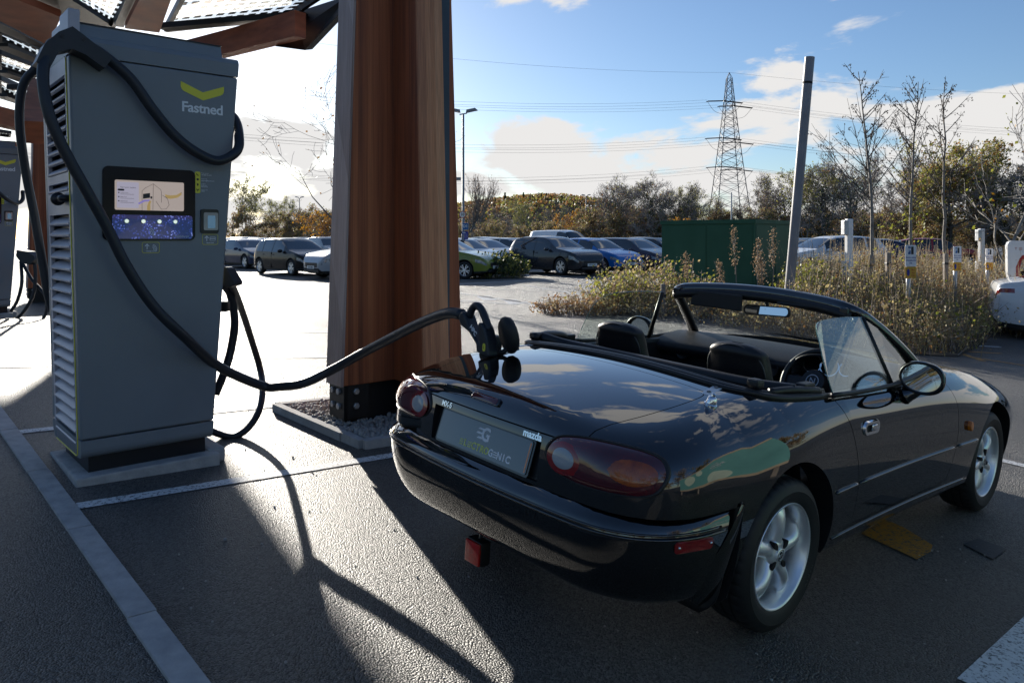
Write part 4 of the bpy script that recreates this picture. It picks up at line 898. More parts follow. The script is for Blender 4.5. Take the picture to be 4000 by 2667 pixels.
    tx = MB(); text_into(tx, "Fastned", 0.079, Fm(0.569, 1.942), ext=0.0012, bold=0.0016, space=0.95); tx.build("lettering", M_['letter_white'], ch)
    bz = MB().prism(rrect(0.472, 0.393, 0.03, 6, 0.290, 1.391), Y - 0.006, Y + 0.004, 'y').build("screen_bezel", M_.setdefault('bezel', mat("screen_glass_black", (0.003, 0.003, 0.010), 0.12, spec=0.2, var=0.1)), ch)
    sc = bpy.data.materials.get("screen_picture")
    if not sc:
        sc = mat("screen_picture", (0.25, 0.23, 0.22), 0.15, emit=(0.62, 0.50, 0.44), estr=0.30); mat("screen_card", (0.3, 0.28, 0.33), 0.2, emit=(0.55, 0.5, 0.62), estr=0.30); mat("screen_ink", (0.03, 0.025, 0.04), 0.4)
    MB().prism(rrect(0.352, 0.159, 0.008, 4, 0.288, 1.437), Y - 0.0075, Y - 0.006, 'y').build("display", sc, bz)
    D_ = bpy.data.materials
    MB().prism(rrect(0.108, 0.138, 0.005, 3, 0.176, 1.437), Y - 0.0082, Y - 0.0076, 'y').build("display_card", D_["screen_card"], bz)
    ik = MB(); text_into(ik, "Start your session", 0.0105, Fm(0.177, 1.478, 0.0086), ext=0.0002)
    for k, (t_, zz) in enumerate((("Charge Card", 1.449), ("Bank Card", 1.427), ("Fastned app", 1.405))): text_into(ik, t_, 0.0072, Fm(0.139, zz, 0.0086), ext=0.0002, align='LEFT'); ik.prism([(0.139, zz - 0.009), (0.206, zz - 0.009), (0.206, zz - 0.0075), (0.139, zz - 0.0075)], Y - 0.0088, Y - 0.0085, 'y'); ik.lathe([(0.0035, -0.0002), (0.0035, 0.0002)], 10, Fm(0.131, zz, 0.0086))
    ik.prism(rrect(0.032, 0.010, 0.0045, 4, 0.142, 1.464), Y - 0.0088, Y - 0.0083, 'y'); ik.build("display_text", D_["screen_ink"], bz)
    dr = MB()
    for pl in ([(0.246, 1.358), (0.246, 1.462), (0.262, 1.478), (0.303, 1.503), (0.342, 1.472), (0.345, 1.455), (0.345, 1.402)], [(0.303, 1.503), (0.301, 1.36)], [(0.316, 1.41), (0.33, 1.388), (0.345, 1.365), (0.37, 1.368), (0.385, 1.39), (0.378, 1.42), (0.366, 1.436)], [(0.35, 1.442), (0.372, 1.428), (0.40, 1.43), (0.43, 1.446), (0.452, 1.462)]):
        dr.tube([(x, Y - 0.0083, z) for x, z in pl], 0.0009, 5)
    dr.prism([(0.251, 1.42), (0.286, 1.426), (0.286, 1.452), (0.251, 1.446)], Y - 0.0086, Y - 0.0078, 'y'); dr.prism(rrect(0.009, 0.012, 0.002, 2, 0.293, 1.428), Y - 0.0086, Y - 0.0078, 'y'); dr.build("display_drawing", D_["screen_ink"], bz)
    hd_ = MB(); hd_.prism([(0.226, 1.396), (0.255, 1.414), (0.286, 1.416), (0.286, 1.408), (0.258, 1.404), (0.230, 1.388)], Y - 0.0092, Y - 0.0086, 'y'); hd_.build("display_hand", M_.setdefault('lilac', mat("screen_lilac", (0.3, 0.22, 0.5), 0.3, emit=(0.35, 0.28, 0.75), estr=0.25)), bz)
    hd_ = MB(); hd_.prism([(0.366, 1.436), (0.38, 1.425), (0.392, 1.424), (0.43, 1.432), (0.452, 1.45), (0.448, 1.462), (0.425, 1.447), (0.39, 1.443), (0.362, 1.447)], Y - 0.0094, Y - 0.0086, 'y'); hd_.prism([(0.271, 1.358), (0.288, 1.358), (0.287, 1.39), (0.292, 1.408), (0.283, 1.412), (0.276, 1.395), (0.272, 1.385)], Y - 0.0094, Y - 0.0086, 'y'); hd_.build("display_hand", M_.setdefault('ochre', mat("screen_ochre", (0.4, 0.26, 0.08), 0.3, emit=(0.62, 0.42, 0.16), estr=0.25)), bz)
    # photo-like blue sparkle panel under the display
    sb = bpy.data.materials.get("screen_blue")
    if not sb:
        sb = mat("screen_blue", (0.01, 0.012, 0.06), 0.1, coat=0.5); N, L = sb.node_tree.nodes, sb.node_tree.links; b = N["Principled BSDF"]
        c = N.new("ShaderNodeTexCoord"); v = N.new("ShaderNodeTexVoronoi"); v.inputs["Scale"].default_value = 85; n = N.new("ShaderNodeTexNoise"); n.inputs["Scale"].default_value = 13; n.inputs["Detail"].default_value = 6
        L.new(c.outputs["Object"], v.inputs["Vector"]); L.new(c.outputs["Object"], n.inputs["Vector"])
        r1 = N.new("ShaderNodeMapRange"); r1.inputs["From Min"].default_value = 0.50; r1.inputs["From Max"].default_value = 0.05; L.new(v.outputs["Distance"], r1.inputs[0])
        r2 = N.new("ShaderNodeMapRange"); r2.inputs["From Min"].default_value = 0.47; r2.inputs["From Max"].default_value = 0.66; L.new(n.outputs[0], r2.inputs[0])
        mu = N.new("ShaderNodeMath"); mu.operation = 'MULTIPLY'; L.new(r1.outputs[0], mu.inputs[0]); L.new(r2.outputs[0], mu.inputs[1])
        cr = N.new("ShaderNodeValToRGB"); cr.color_ramp.elements[0].color = (0.004, 0.006, 0.07, 1); cr.color_ramp.elements[1].color = (0.45, 0.5, 0.8, 1); e = cr.color_ramp.elements.new(0.3); e.color = (0.03, 0.05, 0.32, 1); L.new(mu.outputs[0], cr.inputs[0])
        L.new(cr.outputs[0], b.inputs["Emission Color"]); b.inputs["Emission Strength"].default_value = 0.55; L.new(cr.outputs[0], b.inputs["Base Color"])
    MB().prism(rrect(0.41, 0.128, 0.012, 3, 0.305, 1.268), Y - 0.0075, Y - 0.006, 'y').build("lower_display", sb, bz)
    M_.setdefault('button', mat("lit_button", (0.6, 0.62, 0.6), 0.3, emit=(0.75, 0.85, 0.75), estr=0.5))
    for bx in (0.169, 0.252, 0.334, 0.417):
        bt = MB().sh().lathe([(0.0135, 0), (0.0135, 0.003), (0.011, 0.005), (0.0, 0.005)], 22, Fm(bx, 1.298, 0.0076)).build("button", M_['chrome'], bz, 35); MB().lathe([(0.0088, 0.0052), (0.0088, 0.006), (0.0, 0.006)], 20, Fm(bx, 1.298, 0.0076)).build("button_face", M_['button'], bt)
    def waves(mb, x, z, s, d=0.0002, flip=1):
        for r in (0.4, 0.7, 1.0): mb.tube([(x + s * r * math.cos(a), Y - d, z + s * r * math.sin(a)) for a in np.linspace(R_(-35), R_(80), 9)], s * 0.075, 5)
    wv = MB(); waves(wv, 0.279, 1.235, 0.027, 0.008); wv.build("contactless_mark", M_['letter_white'], bz)
    hp = MB(); text_into(hp, "hypercharger", 0.014, Fm(0.455, 1.217, 0.0078), ext=0.0002); hp.build("lettering", M_['letter_white'], bz)
    # card reader and its stickers
    cr_ = MB().prism(rrect(0.100, 0.138, 0.012, 4, 0.606, 1.303), Y - 0.010, Y + 0.004, 'y').build("card_reader", M_['cab_black'], ch)
    MB().prism(rrect(0.081, 0.101, 0.008, 4, 0.612, 1.303), Y - 0.0115, Y - 0.010, 'y').build("reader_face", M_.setdefault('reader', mat("reader_grey", (0.32, 0.33, 0.33), 0.25, coat=0.4, var=0.1)), cr_)
    MB().prism(rrect(0.043, 0.072, 0.003, 3, 0.615, 1.300), Y - 0.0122, Y - 0.0115, 'y').build("reader_screen", M_.setdefault('reader_s', mat("reader_screen", (0.16, 0.27, 0.36), 0.2, emit=(0.2, 0.4, 0.6), estr=0.12)), cr_)
    def sticker(cx, cz, word, waves_=False):
        ou = rrect(0.090, 0.060, 0.010, 4, cx, cz); inn = rrect(0.085, 0.055, 0.008, 4, cx, cz); mb = MB(); n = len(ou)
        mb.add([(a, Y - 0.0008, b) for a, b in ou] + [(a, Y - 0.0008, b) for a, b in inn], [[i, (i + 1) % n, n + (i + 1) % n, n + i] for i in range(n)])
        so = mb.build("sticker", M_['yellow'], ch); tb_ = MB(); text_into(tb_, word, 0.0095, Fm(cx, cz - 0.0195, 0.0008), ext=0.0002, bold=0.0002)
        tb_.prism([(cx - 0.021, cz - 0.009), (cx - 0.017, cz - 0.009), (cx - 0.017, cz + 0.014), (cx - 0.021, cz + 0.014)], Y - 0.001, Y, 'y'); tb_.prism([(cx - 0.031, cz + 0.008), (cx - 0.028, cz + 0.006), (cx - 0.019, cz + 0.015), (cx - 0.010, cz + 0.006), (cx - 0.007, cz + 0.008), (cx - 0.019, cz + 0.022)], Y - 0.001, Y, 'y')
        if waves_: waves(tb_, cx + 0.006, cz - 0.008, 0.024, 0.0006)
        else:
            ou = rrect(0.030, 0.021, 0.004, 3, cx + 0.014, cz + 0.004); tb_.tube([(a, Y - 0.0006, b) for a, b in ou + ou[:1]], 0.0012, 5); tb_.prism([(cx, cz + 0.003), (cx + 0.029, cz + 0.003), (cx + 0.029, cz + 0.007), (cx, cz + 0.007)], Y - 0.001, Y, 'y')
        tb_.build("sticker_text", M_['letter_white'], so)
    sticker(0.2925, 1.156, "Charge Card", True); sticker(0.611, 1.200, "Bank Card")
    ys_ = MB().prism(rrect(0.030, 0.122, 0.008, 3, 0.5415, 1.523), Y - 0.001, Y + 0.001, 'y').build("info_strip", M_['yellow'], ch)
    ic = MB(); ic.tube([(0.536, Y - 0.0012, 1.573), (0.537, Y - 0.0012, 1.567), (0.542, Y - 0.0012, 1.563), (0.547, Y - 0.0012, 1.563)], 0.002, 6); ic.lathe([(0.0065, -0.0004), (0.0065, 0.0004)], 14, Fm(0.5415, 1.540, 0.0012)); ic.lathe([(0.005, -0.0004), (0.005, 0.0004)], 12, Fm(0.5415, 1.512, 0.0012)); ic.prism([(0.5375, 1.509), (0.5415, 1.501), (0.5455, 1.509)], Y - 0.0016, Y - 0.0008, 'y'); ic.prism([(0.533, 1.487), (0.5415, 1.482), (0.550, 1.487), (0.549, 1.482), (0.543, 1.479), (0.543, 1.471), (0.540, 1.471), (0.540, 1.479), (0.534, 1.482)], Y - 0.0016, Y - 0.0008, 'y'); ic.build("icons", M_['letter_dark'], ys_)
    it = MB()
    for t_, z, s in (("Phone number", 1.576, .0072), ("+44 808 196 6593", 1.566, .0078), ("Online help", 1.544, .0072), ("support@fastned.co.uk", 1.534, .0078), ("Location", 1.516, .0072), ("Redbridge", 1.507, .0078), ("Park & Ride", 1.499, .0078), ("Station code", 1.482, .0072), ("44000", 1.474, .0078)): text_into(it, t_, s, Fm(0.561, z, 0.0005), ext=0.0002, align='LEFT', bold=0.0001 if s > .0075 else 0)
    it.build("info_text", M_['letter_white'], ch)
    # cable holder at the top left corner
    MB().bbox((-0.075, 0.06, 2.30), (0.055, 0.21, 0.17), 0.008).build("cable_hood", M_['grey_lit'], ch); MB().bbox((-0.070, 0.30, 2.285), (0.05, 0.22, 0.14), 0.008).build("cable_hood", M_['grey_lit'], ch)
    cv = MB(); arc = [(-0.225, 2.06), (-0.262, 2.02), (-0.255, 2.09), (-0.21, 2.175), (-0.150, 2.235), (-0.108, 2.262), (-0.068, 2.235), (0.0, 2.175), (0.05, 2.13), (0.02, 2.085), (-0.04, 2.13), (-0.105, 2.165), (-0.165, 2.135)]
    cv.prism([(-0.205, 2.035), (-0.262, 2.06), (-0.225, 2.155), (-0.165, 2.225), (-0.105, 2.262), (-0.05, 2.225), (0.075, 2.135), (0.04, 2.075), (-0.045, 2.130), (-0.105, 2.150), (-0.165, 2.125)], -0.165, -0.052, 'y', None)
    co = cv.build("cable_saddle", M_['cable'], ch)
    for x in (-0.150, -0.055): MB().lathe([(0.009, 0), (0.009, 0.004), (0.0, 0.004)], 12, Fm(x, 2.205, 0.1145)).build("screw", M_['cab_black'], co)
    pb = MB().box((0.0, 0.0, -0.02), (0.60, 0.54, 0.07)); pb.build("pedestal", M_['cab_black'], ch)
    return ch
ch1 = make_charger("dark grey rapid charger with a lit screen standing nearest the camera", CO)
def plinth(ch, label):
    M = ch.matrix_world if False else Matrix.Translation(ch.location) @ Matrix.Rotation(ang, 4, 'Z')
    mb = MB().bbox((0.29, 0.25, -0.075), (0.73, 0.68, 0.11), 0.012, M); mb.bbox((0.66, 0.28, -0.05), (0.10, 0.62, 0.085), 0.02, M)
    o = mb.build("concrete_plinth", M_['concrete']); tag(o, label, "plinth", "concrete plinths under the chargers"); return o
plinth(ch1, "rough concrete plinth under the nearest rapid charger")
ch2 = copy_tree(ch1); ch2.location = (-7.37, 9.92, gz(-6, 9.9) + 0.06); ch2["label"] = "second rapid charger further back at the left edge of the photo"
plinth(ch2, "concrete plinth under the far left rapid charger")
# charging cables
RT = Matrix.Translation(CO) @ Matrix.Rotation(ang, 4, 'Z')
L3 = lambda x, y, z: RT @ Vector((x, y, z))
hc = root("charging_cable", "thick black charging cable sagging from the charger over to the convertible's boot", "cable", L3(-0.10, -0.11, 2.2))
def child_pts(o, pts): return [Vector(p) - o.location for p in pts]
run = [L3(0.74, 0.22, 2.02), L3(0.80, 0.08, 1.93), L3(0.775, -0.06, 1.80), L3(0.735, -0.12, 1.705), L3(0.629, -0.125, 1.645), L3(0.508, -0.12, 1.686), L3(0.393, -0.115, 1.772), L3(0.281, -0.115, 1.902), L3(0.173, -0.11, 2.051), L3(0.049, -0.11, 2.15), L3(-0.03, -0.11, 2.19), L3(-0.105, -0.11, 2.205), L3(-0.18, -0.11, 2.175)]
run += [at(*p) for p in ((115, 118, 3.72), (101, 150, 3.68), (100, 200, 3.66), (115, 270, 3.66), (150, 350, 3.70), (200, 440, 3.76), (245, 520, 3.83), (290, 610, 3.89), (350, 700, 3.97), (420, 770, 4.08), (500, 840, 4.36), (600, 885, 4.62), (645, 887, 4.58), (700, 879, 4.53), (767, 847, 4.54), (830, 812, 4.44), (885, 783, 4.25), (960, 745, 3.96), (1025, 720, 3.72), (1062, 722, 3.62))]
CT = CAR @ Vector((-0.45, 0.630, 1.015))
MB().sh().tube(child_pts(hc, spline(run, 6)), 0.0275, 12).build("cable", M_['cable'], hc)
# connector: gun body standing on the boot, its loop handle and dust cap (plane of the gun: car y-z)
KM = Matrix.Translation(-hc.location) @ CAR @ Matrix.Translation((-0.44, 0.0, 0.0))
gun = MB(); T2 = 0.032
gun.prism([(0.555 + (a_ - 0.555) * 1.10, 0.96 + (b_ - 0.96) * (1.10 if b_ > 0.96 else 1.0)) for a_, b_ in [(0.660, 1.004), (0.647, 1.030), (0.628, 1.036), (0.606, 1.014), (0.585, 0.985), (0.548, 0.948), (0.520, 0.920), (0.506, 0.914), (0.512, 0.950), (0.520, 1.000), (0.500, 1.004), (0.478, 0.985), (0.455, 0.935), (0.442, 0.885), (0.438, 0.862), (0.518, 0.868), (0.527, 0.905), (0.575, 0.950), (0.640, 0.975)]], -T2, T2, 'x', KM)
gob = gun.build("connector", M_['cable'], hc); md = gob.modifiers.new("b", 'BEVEL'); md.width = 0.008; md.segments = 2; md.limit_method = 'ANGLE'; md.angle_limit = R_(30)
hl = MB().sh().tube([KM @ Vector((0, y, z)) for y, z in spline([(0.622, 1.020, 0), (0.598, 1.050, 0), (0.565, 1.066, 0), (0.535, 1.056, 0), (0.503, 1.020, 0), (0.484, 0.985, 0)], 4) for y, z in [(y, z)]] if False else [KM @ Vector((0, v.x, v.y)) for v in spline([(0.620, 1.02, 0), (0.603, 1.058, 0), (0.572, 1.078, 0), (0.536, 1.066, 0), (0.495, 1.018, 0), (0.470, 0.975, 0)], 4)], 0.018, 10)
hl.build("handle", M_['cable'], gob)
tg = MB(); kf = KM @ frame((-T2 - 0.0006, 0.545, 0.965), (0, -0.77, -0.64), (0, -0.64, 0.77)); text_into(tg, "HPC", 0.030, kf, ext=0.0006, bold=0.0008); tg.build("lettering", M_['letter_white'], gob)
pt = MB().prism(rrect(0.020, 0.036, 0.009, 4), 0, 0.0012, 'z', KM @ frame((-T2 + 0.0002, 0.460, 0.900), (0, -1, 0), (0, 0, 1)) @ Matrix.Translation((0, 0, 0.0)))
pt.build("pictogram", M_['yellow'], gob); p2_ = MB(); text_into(p2_, "L", 0.02, KM @ frame((-T2 - 0.0012, 0.460, 0.900), (0, -1, 0), (0, 0, 1)), ext=0.0004); p2_.build("pictogram_letter", M_['letter_dark'], gob)
cp_ = MB().sh(); cp_.lathe([(0.0, -0.03), (0.056, -0.028), (0.066, -0.015), (0.068, 0.0), (0.060, 0.02), (0.035, 0.03), (0.0, 0.032)], 24, KM @ Matrix.Translation((0.06, 0.395, 0.962)) @ Matrix.Rotation(R_(-14), 4, 'Z') @ Matrix.Rotation(R_(74), 4, 'Y') @ Matrix.Diagonal((1.30, 0.98, 1, 1)))
dcap = cp_.build("dust_cap", M_['rubber'], hc); MB().sh().tube([KM @ Vector((0.06, 0.395, 0.90)), KM @ Vector((0.05, 0.42, 0.88)), KM @ Vector((0.03, 0.44, 0.872))], 0.012, 8).build("cap_strap", M_['rubber'], dcap)
# the charging inlet cover beside it on the boot
sp = root("inlet_cover", "small black inlet flap propped on the boot behind the charging plug", "inlet cover", CAR @ Vector((-0.30, 0.615, 0.86)))
IM = Matrix.Translation(-sp.location) @ CAR
MB().bbox((-0.32, 0.60, 0.892), (0.10, 0.08, 0.075), 0.02, IM).build("flap", M_['rubber'], sp, 40); MB().tube([IM @ Vector((-0.27, 0.58, 0.905)), IM @ Vector((-0.22, 0.50, 0.882))], 0.004, 6).tube([IM @ Vector((-0.27, 0.58, 0.885)), IM @ Vector((-0.22, 0.50, 0.880))], 0.004, 6).build("flap_stay", M_['steel'], sp)
# cable on the far side of the charger
c2 = root("charging_cable", "black charging cable hanging down behind the louvred side of the nearest charger", "cable", L3(-0.1, 0.5, 2.2))
MB().sh().tube(child_pts(c2, spline([L3(-0.02, 0.60, 2.10)] + [at(*p) for p in ((108, 140, 4.35), (80, 160, 4.33), (56, 190, 4.33), (46, 235, 4.34), (46, 300, 4.36), (60, 400, 4.40), (80, 500, 4.43), (97, 600, 4.45), (112, 680, 4.47), (135, 760, 4.55))], 6)), 0.024, 12).build("cable", M_['cable'], c2)
MB().sh().tube(child_pts(c2, [L3(-0.02, 0.60, 2.10), at(108, 140, 4.35), at(80, 160, 4.33)]), 0.034, 10).build("cable_sleeve", M_['cable'], c2)
# holstered plug with its cable loop at the right side
c3 = root("charging_cable", "looped charging cable with its plug holstered on the right side of the nearest charger", "cable", L3(0.72, 0.2, 1.1))
MB().sh().tube(child_pts(c3, spline([at(*p) for p in ((527, 640, 4.5), (553, 705, 4.9), (576, 775, 5.2), (597, 845, 5.35), (603, 895, 5.2), (594, 945, 5.03), (566, 986, 4.9), (530, 1003, 4.84), (485, 990, 4.78))], 6)), 0.022, 10).build("cable", M_['cable'], c3)
MB().sh().tube(child_pts(c3, spline([at(*p) for p in ((512, 650, 4.6), (530, 680, 4.7), (539, 740, 4.75), (531, 800, 4.75), (517, 850, 4.72), (495, 905, 4.70))], 6)), 0.025, 10).build("cable", M_['cable'], c3)
pk = MB(); P = [at(x, y, 4.44) - c3.location for x, y in ((515, 612), (523, 617), (541, 647), (541, 655), (518, 662), (505, 640))]; Q = [p + Vector((0.02, 0.07, 0)) for p in P]; n = len(P)
pk.add(P + Q, [list(range(n))[::-1], list(range(n, 2 * n))] + [[i, (i + 1) % n, n + (i + 1) % n, n + i] for i in range(n)]); po = pk.build("connector", M_['cable'], c3); md = po.modifiers.new("b", 'BEVEL'); md.width = 0.008; md.segments = 2
MB().bbox(at(514, 704, 4.50) - c3.location, (0.06, 0.05, 0.06), 0.01).build("holster", M_['cab_black'], c3)
# cables of the second charger
c4 = root("charging_cable", "tangle of charging cable loops beside the far left charger", "cable", Vector((-6.7, 10.2, 1.0)))
for pts, r in ((((40, 585, 10.2), (65, 585, 10.1), (80, 610, 10.1), (78, 670, 10.1), (55, 715, 10.1), (28, 740, 10.2)), .022), (((50, 600, 10.3), (72, 640, 10.2), (104, 680, 10.1), (105, 720, 10.1), (80, 750, 10.1), (45, 748, 10.2), (30, 740, 10.3)), .02), (((48, 600, 10.3), (50, 650, 10.2), (40, 690, 10.2), (25, 715, 10.2)), .022)):
    MB().sh().tube(child_pts(c4, spline([at(*p) for p in pts], 6)), r, 8).build("cable", M_['cable'], c4)
pk = MB(); P = [at(x, y, 10.0) - c4.location for x, y in ((38, 574), (62, 578), (78, 588), (80, 596), (66, 608), (50, 604), (37, 590))]; Q = [p + Vector((0.03, 0.14, 0)) for p in P]; n = len(P); pk.add(P + Q, [list(range(n))[::-1], list(range(n, 2 * n))] + [[i, (i + 1) % n, n + (i + 1) % n, n + i] for i in range(n)]); pk.build("connector", M_['cable'], c4)
fl = root("charging_cable", "charging cable looped round the right edge of the far left charger's head", "cable", Vector((-6.6, 10.2, 1.9)))
MB().sh().tube(child_pts(fl, spline([at(*p) for p in ((-20, 430, 9.9), (0, 445, 9.95), (20, 460, 10.1), (40, 467, 10.3), (52, 458, 10.4), (52, 440, 10.5))], 6)), 0.026, 8).build("cable", M_['cable'], fl)
# ================================================================== timber canopy with solar panels
def wood(name, c1, c2, c3, sc=1.0):
    m = bpy.data.materials.new(name); m.use_nodes = True; N, L = m.node_tree.nodes, m.node_tree.links; b = N["Principled BSDF"]
    c = N.new("ShaderNodeTexCoord"); mp = N.new("ShaderNodeMapping"); mp.inputs["Scale"].default_value = (9 * sc, 9 * sc, 0.35); L.new(c.outputs["Object"], mp.inputs[0])
    n = N.new("ShaderNodeTexNoise"); n.inputs["Scale"].default_value = 1.6; n.inputs["Detail"].default_value = 7; n.inputs["Distortion"].default_value = 0.6; L.new(mp.outputs[0], n.inputs["Vector"])
    mp2 = N.new("ShaderNodeMapping"); mp2.inputs["Scale"].default_value = (90, 90, 1.2); L.new(c.outputs["Object"], mp2.inputs[0])
    n2 = N.new("ShaderNodeTexNoise"); n2.inputs["Scale"].default_value = 1.5; n2.inputs["Detail"].default_value = 5; L.new(mp2.outputs[0], n2.inputs["Vector"])
    # boards about 4 cm thick glued together, each with its own tone
    sp = N.new("ShaderNodeSeparateXYZ"); L.new(c.outputs["Object"], sp.inputs[0])
    ml = N.new("ShaderNodeMath"); ml.operation = 'MULTIPLY_ADD'; ml.inputs[1].default_value = 22; L.new(sp.outputs["X"], ml.inputs[0])
    m3 = N.new("ShaderNodeMath"); m3.operation = 'MULTIPLY'; m3.inputs[1].default_value = 15; L.new(sp.outputs["Y"], m3.inputs[0]); L.new(m3.outputs[0], ml.inputs[2])
    fl = N.new("ShaderNodeMath"); fl.operation = 'FLOOR'; L.new(ml.outputs[0], fl.inputs[0]); wn_ = N.new("ShaderNodeTexWhiteNoise"); wn_.noise_dimensions = '1D'; L.new(fl.outputs[0], wn_.inputs["W"])
    mxf = N.new("ShaderNodeMath"); mxf.operation = 'MULTIPLY_ADD'; mxf.inputs[1].default_value = 0.42; L.new(wn_.outputs["Value"], mxf.inputs[0])
    a2 = N.new("ShaderNodeMath"); a2.operation = 'MULTIPLY_ADD'; a2.inputs[1].default_value = 0.75; a2.inputs[2].default_value = -0.12; L.new(n.outputs[0], a2.inputs[0]); L.new(a2.outputs[0], mxf.inputs[2])
    cr = N.new("ShaderNodeValToRGB"); cr.color_ramp.elements[0].position = 0.12; cr.color_ramp.elements[0].color = (*c1, 1); cr.color_ramp.elements[1].position = 0.85; cr.color_ramp.elements[1].color = (*c3, 1); e = cr.color_ramp.elements.new(0.45); e.color = (*c2, 1); L.new(mxf.outputs[0], cr.inputs[0])
    mr = N.new("ShaderNodeMapRange"); mr.inputs["From Min"].default_value = .3; mr.inputs["From Max"].default_value = .7; mr.inputs["To Min"].default_value = .75; mr.inputs["To Max"].default_value = 1.15; L.new(n2.outputs[0], mr.inputs[0])
    mx = N.new("ShaderNodeMix"); mx.data_type = 'RGBA'; mx.blend_type = 'MULTIPLY'; mx.inputs[0].default_value = 1; L.new(cr.outputs[0], mx.inputs[6]); L.new(mr.outputs[0], mx.inputs[7]); L.new(mx.outputs[2], b.inputs["Base Color"])
    b.inputs["Roughness"].default_value = 0.55; bp = N.new("ShaderNodeBump"); bp.inputs["Strength"].default_value = .25; bp.inputs["Distance"].default_value = .004; L.new(n2.outputs[0], bp.inputs["Height"]); L.new(bp.outputs[0], b.inputs["Normal"]); return m
M_['wood'] = wood("cedar_timber", (0.14, 0.038, 0.016), (0.36, 0.10, 0.036), (0.54, 0.18, 0.065))
M_['wood_skylit'] = wood("skylit_timber", (0.36, 0.14, 0.07), (0.55, 0.235, 0.11), (0.66, 0.33, 0.17))  # pale column face: the sky's reflection painted into the timber colour
M_['wood_grey'] = wood("weathered_timber", (0.24, 0.16, 0.14), (0.36, 0.26, 0.23), (0.48, 0.38, 0.35))
M_['teal'] = mat("blue_grey_steel", (0.045, 0.075, 0.105), 0.45, var=0.15, vscale=3)
M_['black_steel'] = mat("black_steel", (0.010, 0.010, 0.011), 0.5, var=0.2)
can = root("solar_canopy", "timber solar canopy on broad red-brown columns rising over the chargers", "canopy", (-0.835, 5.52, gz(-0.8, 5.5)))
U3, W3 = Vector((0.775, 0.632, 0)), Vector((-0.632, 0.775, 0))
def make_column():
    co = bpy.data.objects.new("column", None); link(co, can)
    zb, zt = 0.33, 4.25
    def arm(d, p, hw, name, m, face=None, fm=None, hb=0.495, ht=0.375, core=0.0):
        mb = MB(); vs = []
        for z, L_ in ((zb, hb), (3.1, hb + (ht - hb) * 0.83), (zt, ht)):
            for a, s in ((core, -1), (core, 1), (L_, 1), (L_, -1)): vs.append(d * a + p * (s * hw) + Vector((0, 0, z)))
        fs = [(0, 1, 2, 3)[::-1], (8, 9, 10, 11)] + [[i * 4 + k, i * 4 + (k + 1) % 4, (i + 1) * 4 + (k + 1) % 4, (i + 1) * 4 + k] for i in range(2) for k in range(4)]
        mb.add(vs, fs)
        o = mb.build(name, m, co); md = o.modifiers.new("b", 'BEVEL'); md.width = 0.006; md.segments = 2; return o
    arm(-U3, W3, 0.118, "timber_arm", M_['wood'], core=0.08)
    arm(U3, W3, 0.117, "timber_arm", M_['wood'], core=0.08)
    arm(-W3, U3, 0.104, "timber_arm", M_['wood'], core=0.08)
    arm(W3, U3, 0.105, "timber_arm", M_['wood'], core=0.08)
    def facing(d, p, hw, m, hb=0.495, ht=0.375, th=0.018):
        mb = MB(); vs = []
        for z, L_ in ((zb - 0.004, hb), (3.1, hb + (ht - hb) * 0.83), (zt, ht)):
            for a, s in ((L_ + 0.001, -1), (L_ + 0.001, 1), (L_ + th, 1), (L_ + th, -1)): vs.append(d * a + p * (s * hw) + Vector((0, 0, z)))
        mb.add(vs, [(3, 2, 1, 0), (8, 9, 10, 11)] + [[i * 4 + k, i * 4 + (k + 1) % 4, (i + 1) * 4 + (k + 1) % 4, (i + 1) * 4 + k] for i in range(2) for k in range(4)]); mb.build("facing_board", m, co)
    facing(-U3, W3, 0.117, M_['wood_grey']); facing(-W3, U3, 0.103, M_['wood_skylit'])
    # steel downpipe in the corner, steel shoe and bolts
    dp = MB(); c = U3 * 0.17 - W3 * 0.245; vs = [c + U3 * (a * 0.048) + W3 * (b * 0.10) + Vector((0, 0, z)) for z in (0.1, 4.2) for a, b in ((-1, -1), (1, -1), (1, 1), (-1, 1))]
    dp.add(vs, [(0, 3, 2, 1), (4, 5, 6, 7), (0, 1, 5, 4), (1, 2, 6, 5), (2, 3, 7, 6), (3, 0, 4, 7)]); dp.build("downpipe", M_['teal'], co)
    Rm = Matrix(((U3.x, W3.x, 0, 0), (U3.y, W3.y, 0, 0), (0, 0, 1, 0), (0, 0, 0, 1)))
    sh = MB().box((-0.46, -0.07, -0.04), (0.46, 0.07, 0.34), Rm).box((-0.06, -0.46, -0.04), (0.06, -0.071, 0.34), Rm).box((-0.06, 0.071, -0.04), (0.06, 0.46, 0.34), Rm)
    shoe = sh.build("steel_shoe", M_['black_steel'], co)
    pl = MB().box((-0.485, -0.11, 0.10), (-0.30, -0.072, 0.335), Rm).box((-0.485, 0.072, 0.10), (-0.30, 0.11, 0.335), Rm).box((-0.49, -0.11, 0.10), (-0.462, 0.11, 0.335), Rm); pl.build("shoe_plate", M_['black_steel'], shoe)
    for y, z in ((-0.045, 0.285), (0.045, 0.285), (-0.045, 0.185), (0.045, 0.185)):
        MB().lathe([(0.023, 0), (0.023, 0.014), (0.018, 0.018), (0.0, 0.018)], 6, Rm @ frame((-0.4905, y, z), (0, -1, 0), (0, 0, 1))).build("bolt", M_['steel'], shoe)
    for z in (0.285, 0.185): MB().lathe([(0.023, 0), (0.023, 0.014), (0.018, 0.018), (0.0, 0.018)], 6, Rm @ frame((-0.40, -0.1105, z), (1, 0, 0), (0, 0, 1))).build("bolt", M_['steel'], shoe)
    return co
col1 = make_column()
col2 = copy_tree(col1, can); col2.location = Vector((-10.5, 17.2, 0)) - can.location + Vector((0, 0, gz(-6, 17)))
